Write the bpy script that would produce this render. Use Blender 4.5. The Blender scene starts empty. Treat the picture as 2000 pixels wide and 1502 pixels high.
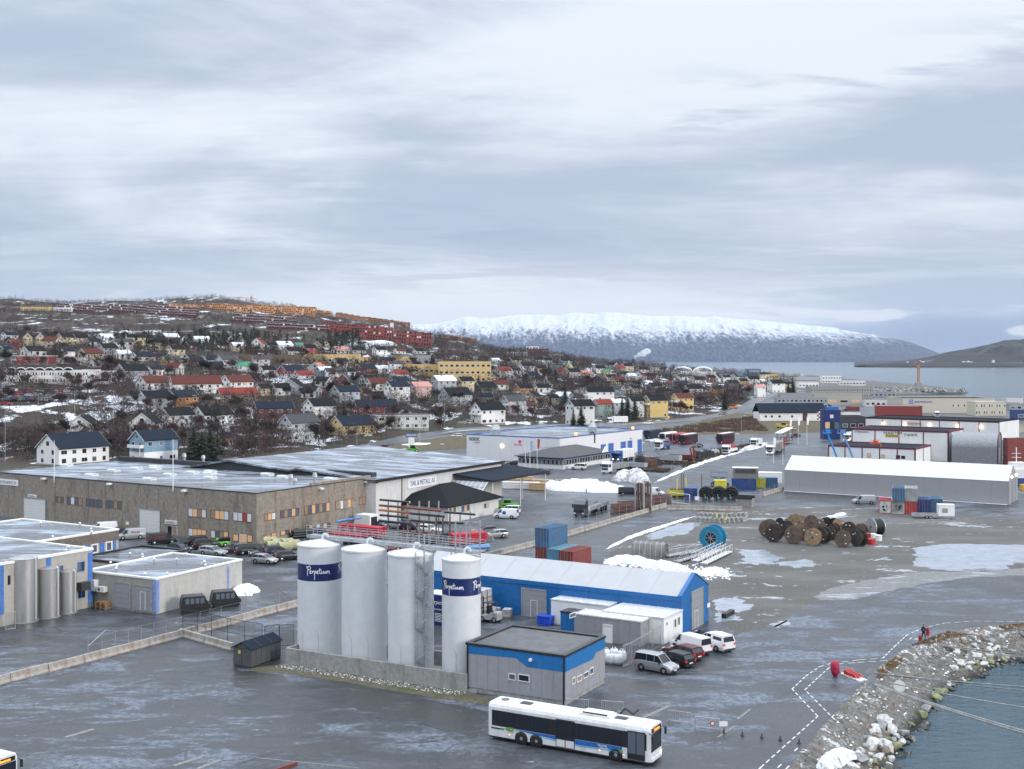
import bpy, math, random
import numpy as np
from mathutils import Vector, Matrix
from mathutils import noise as mnoise
R = math.radians
S = bpy.context.scene
COL = S.collection
random.seed(11)
CH, CF, HY = 32.0, 2350.0, 698.0      # eye height, focal length and horizon of the photograph
# ---------------------------------------------------------------- camera, sky, sun, exposure
cam = bpy.data.cameras.new('camera'); camo = bpy.data.objects.new('camera', cam); COL.objects.link(camo)
camo.location = (0, 0, CH); camo.rotation_euler = (R(90), 0, 0)
cam.sensor_width = 36; cam.lens = CF/2000*36; cam.shift_y = -0.0265
cam.clip_start = 1; cam.clip_end = 60000
S.camera = camo
S.view_settings.view_transform = 'Standard'
S.view_settings.look = 'None'
S.view_settings.gamma = 1; S.view_settings.use_curve_mapping = False
S.view_settings.exposure = 0.32
try:
 S.cycles.use_denoising = True
 S.cycles.max_bounces = 6; S.cycles.diffuse_bounces = 2; S.cycles.glossy_bounces = 3
 S.cycles.transparent_max_bounces = 8; S.cycles.volume_bounces = 2
 S.cycles.sample_clamp_indirect = 4; S.cycles.caustics_reflective = False; S.cycles.caustics_refractive = False
except Exception: pass
class NT:
 """small helper that writes shader nodes as expressions"""
 def __init__(s, nt): s.nt = nt
 def n(s, t, **k):
  o = s.nt.nodes.new(t)
  for a, b in k.items(): setattr(o, a, b)
  return o
 def set(s, sock, v):
  if isinstance(v, bpy.types.NodeSocket): s.nt.links.new(v, sock)
  elif v is not None:
   if isinstance(v, (tuple, list)) and len(v) == 3 and sock.type == 'RGBA': v = (*v, 1)
   sock.default_value = v
 def m(s, op, a, b=None, c=None, clamp=False):
  o = s.n('ShaderNodeMath', operation=op, use_clamp=clamp)
  s.set(o.inputs[0], a)
  if b is not None: s.set(o.inputs[1], b)
  if c is not None: s.set(o.inputs[2], c)
  return o.outputs[0]
 def mix(s, f, a, b, mode='MIX'):
  o = s.n('ShaderNodeMix', data_type='RGBA', blend_type=mode)
  s.set(o.inputs[0], f); s.set(o.inputs[6], a); s.set(o.inputs[7], b)
  return o.outputs[2]
 def ss(s, v, a, b, c=0.0, d=1.0):
  o = s.n('ShaderNodeMapRange', interpolation_type='SMOOTHSTEP')
  s.set(o.inputs[0], v)
  if a > b: a, b, c, d = b, a, d, c
  for i, q in zip((1, 2, 3, 4), (a, b, c, d)): o.inputs[i].default_value = q
  return o.outputs[0]
 def noise(s, vec, scale, detail=4, rough=.55, dist=0, dim='3D'):
  o = s.n('ShaderNodeTexNoise', noise_dimensions=dim)
  if vec is not None: s.set(o.inputs['Vector'], vec)
  o.inputs['Scale'].default_value = scale; o.inputs['Detail'].default_value = detail
  o.inputs['Roughness'].default_value = rough; o.inputs['Distortion'].default_value = dist
  return o.outputs[0]
 def xyz(s, v):
  o = s.n('ShaderNodeSeparateXYZ'); s.set(o.inputs[0], v); return o.outputs
 def cxyz(s, a, b, c=0.0):
  o = s.n('ShaderNodeCombineXYZ')
  for i, q in enumerate((a, b, c)): s.set(o.inputs[i], q)
  return o.outputs[0]
 def map(s, vec, scale=(1,1,1), rot=(0,0,0), loc=(0,0,0)):
  o = s.n('ShaderNodeMapping'); s.set(o.inputs[0], vec)
  o.inputs['Location'].default_value = loc; o.inputs['Rotation'].default_value = rot; o.inputs['Scale'].default_value = scale
  return o.outputs[0]
SUN_AZ, SUN_EL = R(118), R(16)          # clockwise from straight ahead
world = bpy.data.worlds.new("World"); S.world = world; world.use_nodes = True
w = NT(world.node_tree); world.node_tree.nodes.clear()
sky = w.n('ShaderNodeTexSky', sky_type='NISHITA', sun_disc=False)
sky.sun_elevation = SUN_EL; sky.sun_rotation = SUN_AZ
gen = w.n('ShaderNodeTexCoord').outputs['Generated']
dx, dy, dz = w.xyz(gen)
dyc = w.m('MAXIMUM', dy, .05)
az = w.m('DIVIDE', dx, dyc)                               # sideways, -0.43 .. 0.43 in the picture
el = w.m('DIVIDE', dz, w.m('SQRT', w.m('ADD', w.m('MULTIPLY', dx, dx), w.m('MULTIPLY', dy, dy))))   # slope above horizon
den = w.m('ADD', w.m('MAXIMUM', dz, 0.0), .13)
pl = w.cxyz(w.m('DIVIDE', dx, den), w.m('DIVIDE', dy, den), 0.0)
n1 = w.noise(w.map(pl, (.50, .62, 1), (0, 0, R(24)), (5.1, 1.2, 0)), 1.0, 8, .56, .6)      # large masses
n2 = w.noise(w.map(pl, (.75, 1.7, 1), (0, 0, R(-15)), (7.3, 2.2, 0)), .9, 9, .58, .9)      # streaks
n3 = w.noise(w.map(pl, (1.7, 4.2, 1), (0, 0, R(-21)), (2, 0, 0)), 1.3, 8, .62, .5)
t = w.m('ADD', w.m('MULTIPLY', n1, .58), w.m('ADD', w.m('MULTIPLY', n2, .29), w.m('MULTIPLY', n3, .13)))
# brighter veil high up, greyer shelf in the middle, pale glow low in the middle
el2 = w.m('ADD', el, w.m('MULTIPLY', w.m('SUBTRACT', n1, .5), .07))
hi = w.ss(w.m('SUBTRACT', el2, w.m('MULTIPLY', az, .17)), .14, .24)
lowglow = w.m('MULTIPLY', w.ss(el2, .085, .03), w.ss(w.m('ABSOLUTE', w.m('SUBTRACT', az, -.02)), .42, .08))
t2 = w.m('ADD', t, w.m('ADD', w.m('MULTIPLY', hi, .10), w.m('MULTIPLY', lowglow, .13)))
f1 = w.ss(t2, .44, .63)
cloud = w.mix(f1, (4.0, 4.65, 5.85), (7.0, 7.5, 8.2))
shelf = w.m('MULTIPLY', w.ss(w.m('ABSOLUTE', w.m('SUBTRACT', el2, .085)), .05, .01), w.ss(w.m('ADD', n2, w.m('MULTIPLY', w.m('SUBTRACT', n3, .5), .5)), .46, .60))
cloud = w.mix(w.m('MULTIPLY', shelf, .5), cloud, (3.05, 3.65, 4.9))
wisp = w.m('MULTIPLY', w.ss(n3, .50, .66), w.m('MULTIPLY', w.ss(az, -.05, .2), w.ss(w.m('ABSOLUTE', w.m('SUBTRACT', el2, w.m('ADD', .19, w.m('MULTIPLY', az, .12)))), .05, .0)))
cloud = w.mix(w.m('MULTIPLY', wisp, .6), cloud, (3.7, 4.35, 5.5))
cloud = w.mix(w.m('MULTIPLY', lowglow, w.ss(n1, .35, .6, .25, .75)), cloud, (5.9, 6.25, 6.85))
# clear blue gap low on the right
gap = w.m('MULTIPLY', w.ss(az, .17, .36), w.ss(el, .046, .02))
cloud = w.mix(w.m('MULTIPLY', gap, .85), cloud, (2.3, 3.1, 4.7))
def puff(cx, cy, rx, ry):
 a = w.m('POWER', w.m('DIVIDE', w.m('SUBTRACT', az, cx), rx), 2.0)
 b = w.m('POWER', w.m('DIVIDE', w.m('SUBTRACT', el, cy), ry), 2.0)
 q = w.m('ADD', w.m('ADD', a, b), w.m('MULTIPLY', w.m('SUBTRACT', w.noise(w.map(w.cxyz(az, el), (40, 90, 1)), 1, 5, .6), .5), 2.4))
 return w.ss(q, 1.1, .35)
for pf in ((.295, .034, .045, .0055), (.24, .036, .03, .004), (.425, .020, .018, .005)):
 cloud = w.mix(w.m('MULTIPLY', puff(*pf), .8), cloud, (6.3, 6.7, 7.5))
# overcast sky grows brighter towards the zenith
zen = w.ss(dz, .22, .95, 1.0, 3.1)
cloud = w.mix(1.0, cloud, w.cxyz(zen, zen, zen), 'MULTIPLY')
col = w.mix(.93, sky.outputs[0], cloud)
bg = w.n('ShaderNodeBackground'); w.set(bg.inputs[0], col); bg.inputs[1].default_value = .1
wo = w.n('ShaderNodeOutputWorld'); w.nt.links.new(bg.outputs[0], wo.inputs[0])
sl = bpy.data.lights.new('sun', 'SUN'); sl.energy = 1.5; sl.angle = R(14); sl.color = (1, .93, .84)
so = bpy.data.objects.new('sun', sl); COL.objects.link(so)
sd = Vector((math.sin(SUN_AZ)*math.cos(SUN_EL), math.cos(SUN_AZ)*math.cos(SUN_EL), math.sin(SUN_EL)))
so.rotation_euler = sd.to_track_quat('Z', 'Y').to_euler(); so.location = (60, -40, 80)
# ---------------------------------------------------------------- materials
MATS = {}
def M(name, col=(.5,.5,.5), rough=.6, noise=.18, ns=2.0, metal=0.0, bump=0.0, bs=20, emit=None, spec=None, dirt=None, streak=False):
 if name in MATS: return MATS[name]
 m = bpy.data.materials.new(name); m.use_nodes = True; t = NT(m.node_tree); m.node_tree.nodes.clear()
 b = t.n('ShaderNodeBsdfPrincipled'); o = t.n('ShaderNodeOutputMaterial'); t.nt.links.new(b.outputs[0], o.inputs[0])
 c = (*col, 1)
 if noise:
  v = t.n('ShaderNodeTexCoord').outputs['Object']
  vv = t.map(v, (1, 1, .15)) if streak else v
  n = t.noise(vv, ns, 5, .6)
  f = t.ss(n, .3, .7)
  lo = tuple(x*(1-noise) for x in col); hi = tuple(min(1, x*(1+noise*.7)) for x in col)
  c2 = t.mix(f, lo, hi)
  if dirt:
   n2 = t.noise(t.map(v, (1, 1, .3)), ns*.45, 6, .65)
   c2 = t.mix(t.ss(n2, .48, .68, 0, dirt[1]), c2, dirt[0])
  t.set(b.inputs['Base Color'], c2)
  t.set(b.inputs['Roughness'], t.ss(n, .2, .8, max(.05, rough-.08), min(1, rough+.08)))
  if bump:
   bn = t.n('ShaderNodeBump'); bn.inputs['Strength'].default_value = bump; bn.inputs['Distance'].default_value = .05
   t.set(bn.inputs['Height'], t.noise(v, bs, 3)); t.nt.links.new(bn.outputs[0], b.inputs['Normal'])
 else:
  b.inputs['Base Color'].default_value = c; b.inputs['Roughness'].default_value = rough
 b.inputs['Metallic'].default_value = metal
 if spec is not None: b.inputs['Specular IOR Level'].default_value = spec
 if emit:
  b.inputs['Emission Color'].default_value = (*emit[0], 1); b.inputs['Emission Strength'].default_value = emit[1]
 MATS[name] = m; return m
def C(name, r, g, b, rough=.55, **k): return M(name, (r, g, b), rough, **k)
white = C('white_paint', .76,.76,.75, noise=.05, ns=.4, dirt=((.5,.48,.45), .2)); offwhite = C('off_white', .60, .60, .58)
cream = C('cream_paint', .66, .56, .36); yellowp = C('yellow_paint', .62, .44, .16); orangep = C('orange_wood', .50, .22, .06)
redp = C('red_wood', .26, .030, .028); darkred = C('dark_red_wood', .115, .022, .025); bluep = C('pale_blue_wood', .20, .32, .42)
greyp = C('grey_wood', .40, .42, .45); greenp = C('green_wood', .07, .15, .12); darkp = C('dark_wood', .05, .05, .055); tan = C('tan_wood', .30, .22, .15)
sage = C('sage_wood', .26, .33, .29); pinkish = C('pale_pink_paint', .62, .44, .42)
r_black = C('black_roof', .011,.012,.015, .85, spec=.15, bump=.3); r_navy = C('navy_roof', .013,.020,.034, .85, spec=.15, bump=.3); r_grey = C('grey_roof', .060,.063,.07, .85, spec=.15, bump=.3)
r_red = C('red_roof', .20,.040,.032, .85, spec=.15, bump=.3); r_brown = C('brown_red_roof', .10,.032,.026, .85, spec=.15, bump=.3); r_snow = C('snow_roof', .66, .70, .76, .8, dirt=((.14,.15,.17), .9)); r_green = C('green_roof', .06, .22, .14, .85, spec=.15)
r_pink = C('pale_red_roof', .50, .25, .22, .85, spec=.15); r_orange = C('orange_roof', .45, .13, .06)
glass = M('dark_glass', (.015, .02, .028), .08, 0); glass2 = M('grey_glass', (.10, .12, .15), .12, 0)
lit = M('lit_window', (.42, .29, .17), .4, 0, emit=((1, .56, .27), .20)); litw = M('lit_white_window', (.7,.6,.5), .4, 0, emit=((1, .74, .48), .2))
blind = C('white_blind', .62, .66, .70, .6, noise=.1); redblind = C('red_blind', .35, .05, .04)
frame_w = M('white_frame', (.72,.72,.72), .5, 0); frame_b = C('brown_frame', .16, .05, .035); black = C('black_plastic', .015,.015,.017, .45)
rubber = M('rubber', (.012,.012,.013), .8, 0); rimm = M('wheel_rim', (.45,.46,.48), .35, 0, metal=.7); steel = C('galvanised_steel', .42,.44,.46, .4, metal=.5)
darksteel = C('dark_steel', .05,.052,.055, .5, metal=.3); rust = C('rusty_steel', .12,.062,.045, .85, noise=.5); concrete = C('weathered_concrete', .36,.34,.31, .85, noise=.25, bump=.3, dirt=((.20,.12,.07), .5))
conc2 = C('grey_concrete', .30,.30,.29, .85, noise=.2, bump=.3, dirt=((.13,.13,.125), .5)); snow = C('snow', .78,.80,.84, .9, noise=.10, bump=.6, bs=3, dirt=((.42,.42,.42), .5)); dsnow = C('dirty_snow', .55,.55,.56, .9, noise=.5, ns=1.2, bump=.5)
taill = M('tail_light', (.35,.01,.01), .3, 0, emit=((1,.03,.02), .25)); headl = M('head_light', (.75,.77,.8), .15, 0); headon = M('lit_head_light', (1,.95,.8), .2, 0, emit=((1,.86,.6), 4))
lampw = M('lit_lamp_warm', (1,.8,.5), .3, 0, emit=((1,.62,.28), 9)); lampr = M('orange_beacon', (1,.3,.1), .3, 0, emit=((1,.25,.05), 4))
# ---------------------------------------------------------------- mesh helpers
class MB:
 def __init__(s): s.v = []; s.f = []; s.m = []
 def add(s, vs, fs, m=0):
  k = len(s.v); s.v += [tuple(q) for q in vs]
  for f in fs: s.f.append(tuple(k+i for i in f)); s.m.append(m)
  return s
 def box(s, x0, y0, z0, x1, y1, z1, m=0):
  if x0 > x1: x0, x1 = x1, x0
  if y0 > y1: y0, y1 = y1, y0
  if z0 > z1: z0, z1 = z1, z0
  return s.add([(x0,y0,z0),(x1,y0,z0),(x1,y1,z0),(x0,y1,z0),(x0,y0,z1),(x1,y0,z1),(x1,y1,z1),(x0,y1,z1)],
              [(0,3,2,1),(4,5,6,7),(0,1,5,4),(1,2,6,5),(2,3,7,6),(3,0,4,7)], m)
 def prism(s, poly, ax, a, b, m=0):
  """poly in the two other axes (cyclic order y,z / z,x / x,y), extruded a..b along ax"""
  n = len(poly)
  if a > b: a, b = b, a
  def p(q, t): return {'x': (t, q[0], q[1]), 'y': (q[1], t, q[0]), 'z': (q[0], q[1], t)}[ax]
  ar = sum(poly[i][0]*poly[(i+1) % n][1]-poly[(i+1) % n][0]*poly[i][1] for i in range(n))
  if ar < 0: poly = poly[::-1]
  vs = [p(q, a) for q in poly]+[p(q, b) for q in poly]
  fs = [tuple(range(n-1, -1, -1)), tuple(range(n, 2*n))]+[(i, (i+1) % n, n+(i+1) % n, n+i) for i in range(n)]
  return s.add(vs, fs, m)
 def pxz(s, poly, a, b, m=0):
  """outline in x and z extruded along y"""
  return s.prism([(z, x) for x, z in poly], 'y', a, b, m)
 def tube(s, p, q, r, n=6, m=0, r2=None, cap=True):
  p, q = Vector(p), Vector(q); d = (q-p)
  if d.length < 1e-6: return s
  d.normalize(); u = d.orthogonal().normalized(); v = d.cross(u); r2 = r if r2 is None else r2
  vs = []
  for c, rr in ((p, r), (q, r2)):
   for i in range(n):
    a = 2*math.pi*i/n; vs.append(c+(u*math.cos(a)+v*math.sin(a))*rr)
  fs = [(i, (i+1) % n, n+(i+1) % n, n+i) for i in range(n)]
  if cap: fs += [tuple(range(n-1, -1, -1)), tuple(range(n, 2*n))]
  return s.add(vs, fs, m)
 def path(s, pts, r, n=5, m=0):
  for a, b in zip(pts, pts[1:]): s.tube(a, b, r, n, m)
  return s
 def lathe(s, prof, c=(0,0,0), n=32, m=0, axis='z'):
  vs = []; k = len(prof)
  for r, z in prof:
   for i in range(n):
    a = 2*math.pi*i/n; x, y = r*math.cos(a), r*math.sin(a)
    q = {'z': (x, y, z), 'x': (z, x, y), 'y': (y, z, x)}[axis]
    vs.append((q[0]+c[0], q[1]+c[1], q[2]+c[2]))
  fs = [(j*n+i, j*n+(i+1) % n, (j+1)*n+(i+1) % n, (j+1)*n+i) for j in range(k-1) for i in range(n)]
  return s.add(vs, fs, m)
 def tri(s, a, b, c, m=0): return s.add([a, b, c], [(0, 1, 2)], m)
 def mesh(s, name, mats, smooth=False):
  me = bpy.data.meshes.new(name); me.from_pydata(s.v, [], s.f)
  for mt in (mats if isinstance(mats, (list, tuple)) else [mats]): me.materials.append(mt)
  if any(s.m): me.polygons.foreach_set('material_index', s.m)
  if smooth: me.polygons.foreach_set('use_smooth', [True]*len(s.f))
  me.update(); return me
 def obj(s, name, mats, parent=None, label=None, smooth=False, kind=None, loc=None):
  return link(name, s.mesh(name, mats, smooth), parent, label, kind, loc)
def link(name, me, parent=None, label=None, kind=None, loc=None, rz=0, mat=None):
 o = bpy.data.objects.new(name, me); COL.objects.link(o)
 if parent is not None: o.parent = parent
 if label: o['label'] = label
 if kind: o['kind'] = kind
 if loc is not None: o.location = loc
 if rz: o.rotation_euler[2] = rz
 if mat is not None:
  o.material_slots[0].link = 'OBJECT'; o.material_slots[0].material = mat
 return o
def smooth_by_angle(o, deg=40):
 me = o.data; me.polygons.foreach_set('use_smooth', [True]*len(me.polygons))
 try: me.set_sharp_from_angle(angle=R(deg))
 except Exception: pass
 return o
def tag(o, label, cat, group=None, kind=None):
 o['label'] = label; o['category'] = cat
 if group: o['group'] = group
 if kind: o['kind'] = kind
 return o
def thing(name, label, cat, loc=(0,0,0), rz=0, group=None):
 o = bpy.data.objects.new(name, None); COL.objects.link(o); o.empty_display_size = .2
 o.location = loc; o.rotation_euler = (0, 0, rz); return tag(o, label, cat, group)
KIDS = {}
def copy_thing(o, loc, rz, label=None, group=None, mat=None, matparts=(), scale=None):
 """copy of a thing with copies of its parts and their sub-parts; mesh data is shared"""
 if o.name not in KIDS:
  KIDS[o.name] = [c for c in bpy.data.objects if c.parent == o]
  for c in KIDS[o.name]: KIDS[c.name] = [g for g in bpy.data.objects if g.parent == c]
 r = o.copy(); COL.objects.link(r); r.location = loc; r.rotation_euler = (0, 0, rz)
 if scale: r.scale = scale if isinstance(scale, tuple) else (scale,)*3
 if label: r['label'] = label
 if group: r['group'] = group
 for ch in KIDS[o.name]:
  c = ch.copy(); COL.objects.link(c); c.parent = r
  if mat is not None and ch.name.split('.')[0] in matparts:
   c.material_slots[0].link = 'OBJECT'; c.material_slots[0].material = mat
  for g in KIDS[ch.name]:
   d = g.copy(); COL.objects.link(d); d.parent = c
 return r
def text_mesh(txt, size, mat, ext=.01, shear=0, bold=0, sx=1.0):
 cu = bpy.data.curves.new('lettering', 'FONT'); cu.body = txt; cu.size = size; cu.extrude = ext; cu.shear = shear; cu.offset = bold
 cu.align_x = 'CENTER'; cu.align_y = 'CENTER'; cu.resolution_u = 3
 o = bpy.data.objects.new('lettering', cu); COL.objects.link(o)
 me = bpy.data.meshes.new_from_object(o.evaluated_get(bpy.context.evaluated_depsgraph_get()))
 bpy.data.objects.remove(o); bpy.data.curves.remove(cu)
 me.materials.clear(); me.materials.append(mat)
 if sx != 1:
  for v in me.vertices: v.co.x *= sx
 return me
def P(px, py, z=0.0):
 """point at height z that the photograph shows at pixel px, py"""
 Y = (CH-z)*CF/(py-HY); return Vector(((px-1000)*Y/CF, Y, z))
def PD(px, py, Y): return Vector(((px-1000)*Y/CF, Y, CH-(py-HY)*Y/CF))
U = math.hypot
def aim(p, q): return math.atan2(q[1]-p[1], q[0]-p[0])
class Bld:
 """building on a right-angled plan: origin at its near corner, local x runs back along the right face, local y back along the left face.
 Face A is x=0 (left face), face B is y=0 (right face)."""
 def __init__(s, name, label, cat, o, ang, W, L, h, group=None):
  s.o = Vector((o[0], o[1], o[2] if len(o) > 2 else 0)); s.ang = ang; s.W, s.L, s.h = W, L, h
  s.t = thing(name, label, cat, s.o, ang, group)
  s.ex = Vector((math.cos(ang), math.sin(ang), 0)); s.ey = Vector((-math.sin(ang), math.cos(ang), 0))
 @staticmethod
 def fit(c, l, r, wa=.5):
  """angle, W and L from three pixel-derived corners"""
  a1 = aim(c, l)-math.pi/2; a2 = aim(c, r)
  return a1*wa+a2*(1-wa), U(r[0]-c[0], r[1]-c[1]), U(l[0]-c[0], l[1]-c[1])
 def on(s, face, px, py, off=0.0):
  d = Vector(((px-1000)/CF, 1, -(py-HY)/CF)); o = Vector((0, 0, CH))
  n = s.ex if face == 'A' else s.ey
  org = s.o + n*off
  k = (org-o).dot(n)/d.dot(n); p = o+d*k-s.o
  return (p.dot(s.ey) if face == 'A' else p.dot(s.ex)), p.z
 def rect(s, face, x0, y0, x1, y1):
  ym, xm = (y0+y1)/2, (x0+x1)/2
  a, _ = s.on(face, x0, ym); b, _ = s.on(face, x1, ym); _, z1 = s.on(face, xm, y0); _, z0 = s.on(face, xm, y1)
  return min(a, b), max(a, b), z0, z1
 def fb(s, mb, face, s0, s1, z0, z1, o0, o1, m=0):
  if face == 'A': mb.box(-o1, s0, z0, -o0, s1, z1, m)
  else: mb.box(s0, -o1, z0, s1, -o0, z1, m)
 def poly(s, mb, face, pts, o0, o1, m=0):
  if face == 'A': mb.prism([(a, z) for a, z in pts], 'x', -o1, -o0, m)
  else: mb.prism([(z, a) for a, z in pts], 'y', -o1, -o0, m)
 def win(s, face, r, n=1, frame=frame_w, panes=None, name='window', t=.07, px=True, rows=1, sub=False, par=None):
  s0, s1, z0, z1 = s.rect(face, *r) if px else r
  w_ = (s1-s0)/n; hh = (z1-z0)/rows; panes = panes or [glass]; mats = [frame]+list(dict.fromkeys(panes)); mb = MB()
  for sa, sb, za, zb in ((s0, s1, z0, z0+t), (s0, s1, z1-t, z1)): s.fb(mb, face, sa, sb, za, zb, .0, .07, 0)
  for i in range(n+1):
   c = s0+i*w_; a, b = (c, c+t) if i == 0 else ((c-t, c) if i == n else (c-t/2, c+t/2))
   s.fb(mb, face, a, b, z0+t, z1-t, 0, .065, 0)
  for j in range(1, rows): s.fb(mb, face, s0+t, s1-t, z0+j*hh-t/2, z0+j*hh+t/2, 0, .06, 0)
  if not sub:
   for i in range(n):
    q = i if face == 'B' else n-1-i
    s.fb(mb, face, s0+q*w_+t/2, s0+(q+1)*w_-t/2, z0+t*.5, z1-t*.5, .005, .03, mats.index(panes[i % len(panes)]))
   return mb.obj(name, mats, par or s.t)
  o = mb.obj(name, frame, par or s.t)
  for i in range(n):
   q = i if face == 'B' else n-1-i; pb = MB()
   s.fb(pb, face, s0+q*w_+t/2, s0+(q+1)*w_-t/2, z0+t*.5, z1-t*.5, .005, .03); pb.obj('pane', panes[i % len(panes)], o)
  return o
 def plate(s, face, r, mat, name, out=.05, px=True, label=None):
  s0, s1, z0, z1 = s.rect(face, *r) if px else r
  mb = MB(); s.fb(mb, face, s0, s1, z0, z1, .0, out); return mb.obj(name, mat, s.t, label)
 def text(s, face, r, txt, mat, out=.08, fit=.92, parent=None, px=True, shear=0, bold=0, hfit=.8):
  s0, s1, z0, z1 = s.rect(face, *r) if px else r
  me = text_mesh(txt, 1.0, mat, .01, shear, bold)
  xs = [v.co.x for v in me.vertices]; ys = [v.co.y for v in me.vertices]
  w0, h0 = max(xs)-min(xs), max(ys)-min(ys); sx = (s1-s0)*fit/w0; sy = (z1-z0)*hfit/h0
  xm, ym = (max(xs)+min(xs))/2, (max(ys)+min(ys))/2
  for v in me.vertices:
   u, vv, e = (v.co.x-xm)*sx, (v.co.y-ym)*sy, v.co.z
   cs, cz = (s0+s1)/2, (z0+z1)/2
   v.co = (-out-e, cs-u, cz+vv) if face == 'A' else (cs+u, -out-e, cz+vv)
  return link('lettering', me, parent or s.t)
 def walls(s, mat, name='wall', plinth=0, h=None):
  mb = MB(); h = h or s.h; mb.box(0, 0, plinth-.3 if not plinth else plinth, s.W, s.L, h); o = mb.obj(name, mat, s.t)
  if plinth: MB().box(.03, .03, -.3, s.W-.03, s.L-.03, plinth).obj('plinth', conc2, s.t)
  return o
 def flat_roof(s, roofmat, rim, par=.35, t=.3, z=None, over=.08):
  z = z or s.h; o = MB().box(t, t, z, s.W-t, s.L-t, z+.06).obj('roof', roofmat, s.t); mb = MB(); q = over
  mb.box(-q, -q, z, s.W+q, t, z+par); mb.box(-q, s.L-t, z, s.W+q, s.L+q, z+par); mb.box(-q, t, z, t, s.L-t, z+par); mb.box(s.W-t, t, z, s.W+q, s.L-t, z+par)
  mb.obj('parapet', rim, s.t); return o
def gable_roof(mb, x0, x1, y0, y1, z, rise, over=.4, th=.18, axis='y', m=0):
 """ridge runs along axis; eaves at height z"""
 if axis == 'y':
  w = (x1-x0)/2; c = (x0+x1)/2; k = rise/w; e = w+over
  prof = [(z-k*over, x0-over), (z+rise, c), (z-k*over, x1+over), (z-k*over+th, x1+over), (z+rise+th, c), (z-k*over+th, x0-over)]
  mb.prism(prof, 'y', y0-over, y1+over, m)
 else:
  w = (y1-y0)/2; c = (y0+y1)/2; k = rise/w
  prof = [(y0-over, z-k*over), (c, z+rise), (y1+over, z-k*over), (y1+over, z-k*over+th), (c, z+rise+th), (y0-over, z-k*over+th)]
  mb.prism(prof, 'x', x0-over, x1+over, m)
 return mb
GRID = R(59)
# ================================================================= terrain
COLS = {
 -900: [(920,340),(890,395),(850,445),(800,485),(775,525),(745,585),(715,655),(690,735),(665,855),(640,1055),(615,1355),(598,1650),(588,1850)],
 0:    [(920,340),(890,392),(850,440),(800,480),(775,520),(745,580),(715,650),(690,730),(665,850),(640,1050),(615,1350),(598,1650),(586,1850)],
 250:  [(920,340),(890,392),(860,430),(830,470),(800,510),(770,560),(740,610),(715,665),(695,730),(675,830),(650,1000),(625,1250),(608,1450),(590,1750)],
 400:  [(900,372),(865,430),(840,470),(810,515),(780,560),(750,620),(722,680),(698,750),(678,840),(655,1010),(628,1260),(608,1450),(590,1640),(578,1780)],
 550:  [(900,372),(870,430),(845,480),(815,530),(785,580),(755,640),(725,710),(700,790),(680,900),(655,1100),(632,1300),(614,1500),(602,1650),(597,1750)],
 750:  [(870,437),(840,490),(810,550),(780,615),(750,690),(725,780),(700,880),(683,990),(663,1180),(648,1380),(638,1520),(632,1620)],
 870:  [(870,437),(840,505),(815,570),(785,640),(760,715),(735,800),(710,900),(690,1050),(675,1250),(664,1400),(660,1520)],
 1000: [(870,437),(840,529),(820,600),(800,650),(770,730),(745,820),(720,950),(705,1100),(695,1300),(690,1450)],
 1200: [(830,569),(800,700),(780,790),(755,900),(735,1000),(722,1150),(715,1350),(712,1500)],
 1400: [(800,737),(770,950),(752,1150),(738,1350),(732,1500)],
 1560: [(780,917),(762,1150),(750,1350),(744,1500)],
 1700: [(760,1213),(745,1600)], 2900: [(760,1213),(745,1600)]}
YS = np.concatenate([np.geomspace(58, 430, 200), np.geomspace(433, 1500, 150), np.geomspace(1510, 3300, 60)])
cu_ = np.array(sorted(COLS)); prof = []
for c in cu_:
 pts = COLS[c]; y = np.array([q[1] for q in pts], float); z = CH-(np.array([q[0] for q in pts], float)-HY)*y/CF
 z = np.maximum(z, 0); yl, zl = y[-1], z[-1]
 y = np.concatenate([[0, y[0]*.97], y, [yl*1.12, yl*1.35, max(yl*1.6, 3050), 4000]]); z = np.concatenate([[0, 0], z, [zl*.93, zl*.6, 0, 0]])
 prof.append((y, z))
ytab = np.arange(0, 3400, 5.0); ztab = []
for y, z in prof:
 q = np.interp(ytab, y, z); k = np.array([1,2,3,2,1])/9.0; q[4:-4] = np.convolve(q, k, 'same')[4:-4]; ztab.append(q)
ztab = np.array(ztab)
def hz(u, Y):
 """ground height at u = sideways pixel column, Y metres ahead (arrays)"""
 u = np.clip(np.asarray(u, float), cu_[0], cu_[-1]); Y = np.asarray(Y, float)
 i = np.clip(np.searchsorted(cu_, u)-1, 0, len(cu_)-2); f = (u-cu_[i])/(cu_[i+1]-cu_[i]); f = f*f*(3-2*f)
 j = np.clip(Y/5, 0, len(ytab)-2); j0 = j.astype(int); g = j-j0
 a = ztab[i, j0]*(1-g)+ztab[i, j0+1]*g; b = ztab[i+1, j0]*(1-g)+ztab[i+1, j0+1]*g
 z = a*(1-f)+b*f; X = (u-1000)*Y/CF
 amp = np.clip(z-6, 0, 30)/30
 return z + amp*(2.2*np.sin(X*.021+Y*.013)*np.cos(Y*.017-X*.008)+1.0*np.sin(X*.07+1.3)*np.sin(Y*.05))
COAST = [P(*q) for q in [(1150,2100),(1420,1700),(1545,1502),(1600,1430),(1640,1385),(1690,1335),(1735,1290),(1770,1266),(1812,1258),(1850,1236),(1900,1224),(2000,1220),
   (2300,1225),(2330,1080),(2200,980),(2110,915),(2180,860),(2090,815),(2020,792),(1960,779),(1750,775),(1690,772),(1600,768),(1700,766),(1870,763),(1882,760),(1850,756),(1790,750),(1700,743),(1600,735),(1560,731),(1480,728),(1400,726),(1250,724),(1000,723)]]
COAST = [(q.x, q.y) for q in COAST]+[(-4000, 3100), (-4000, -200), (COAST[0].x, -200)]
ca = np.array(COAST)
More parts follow.
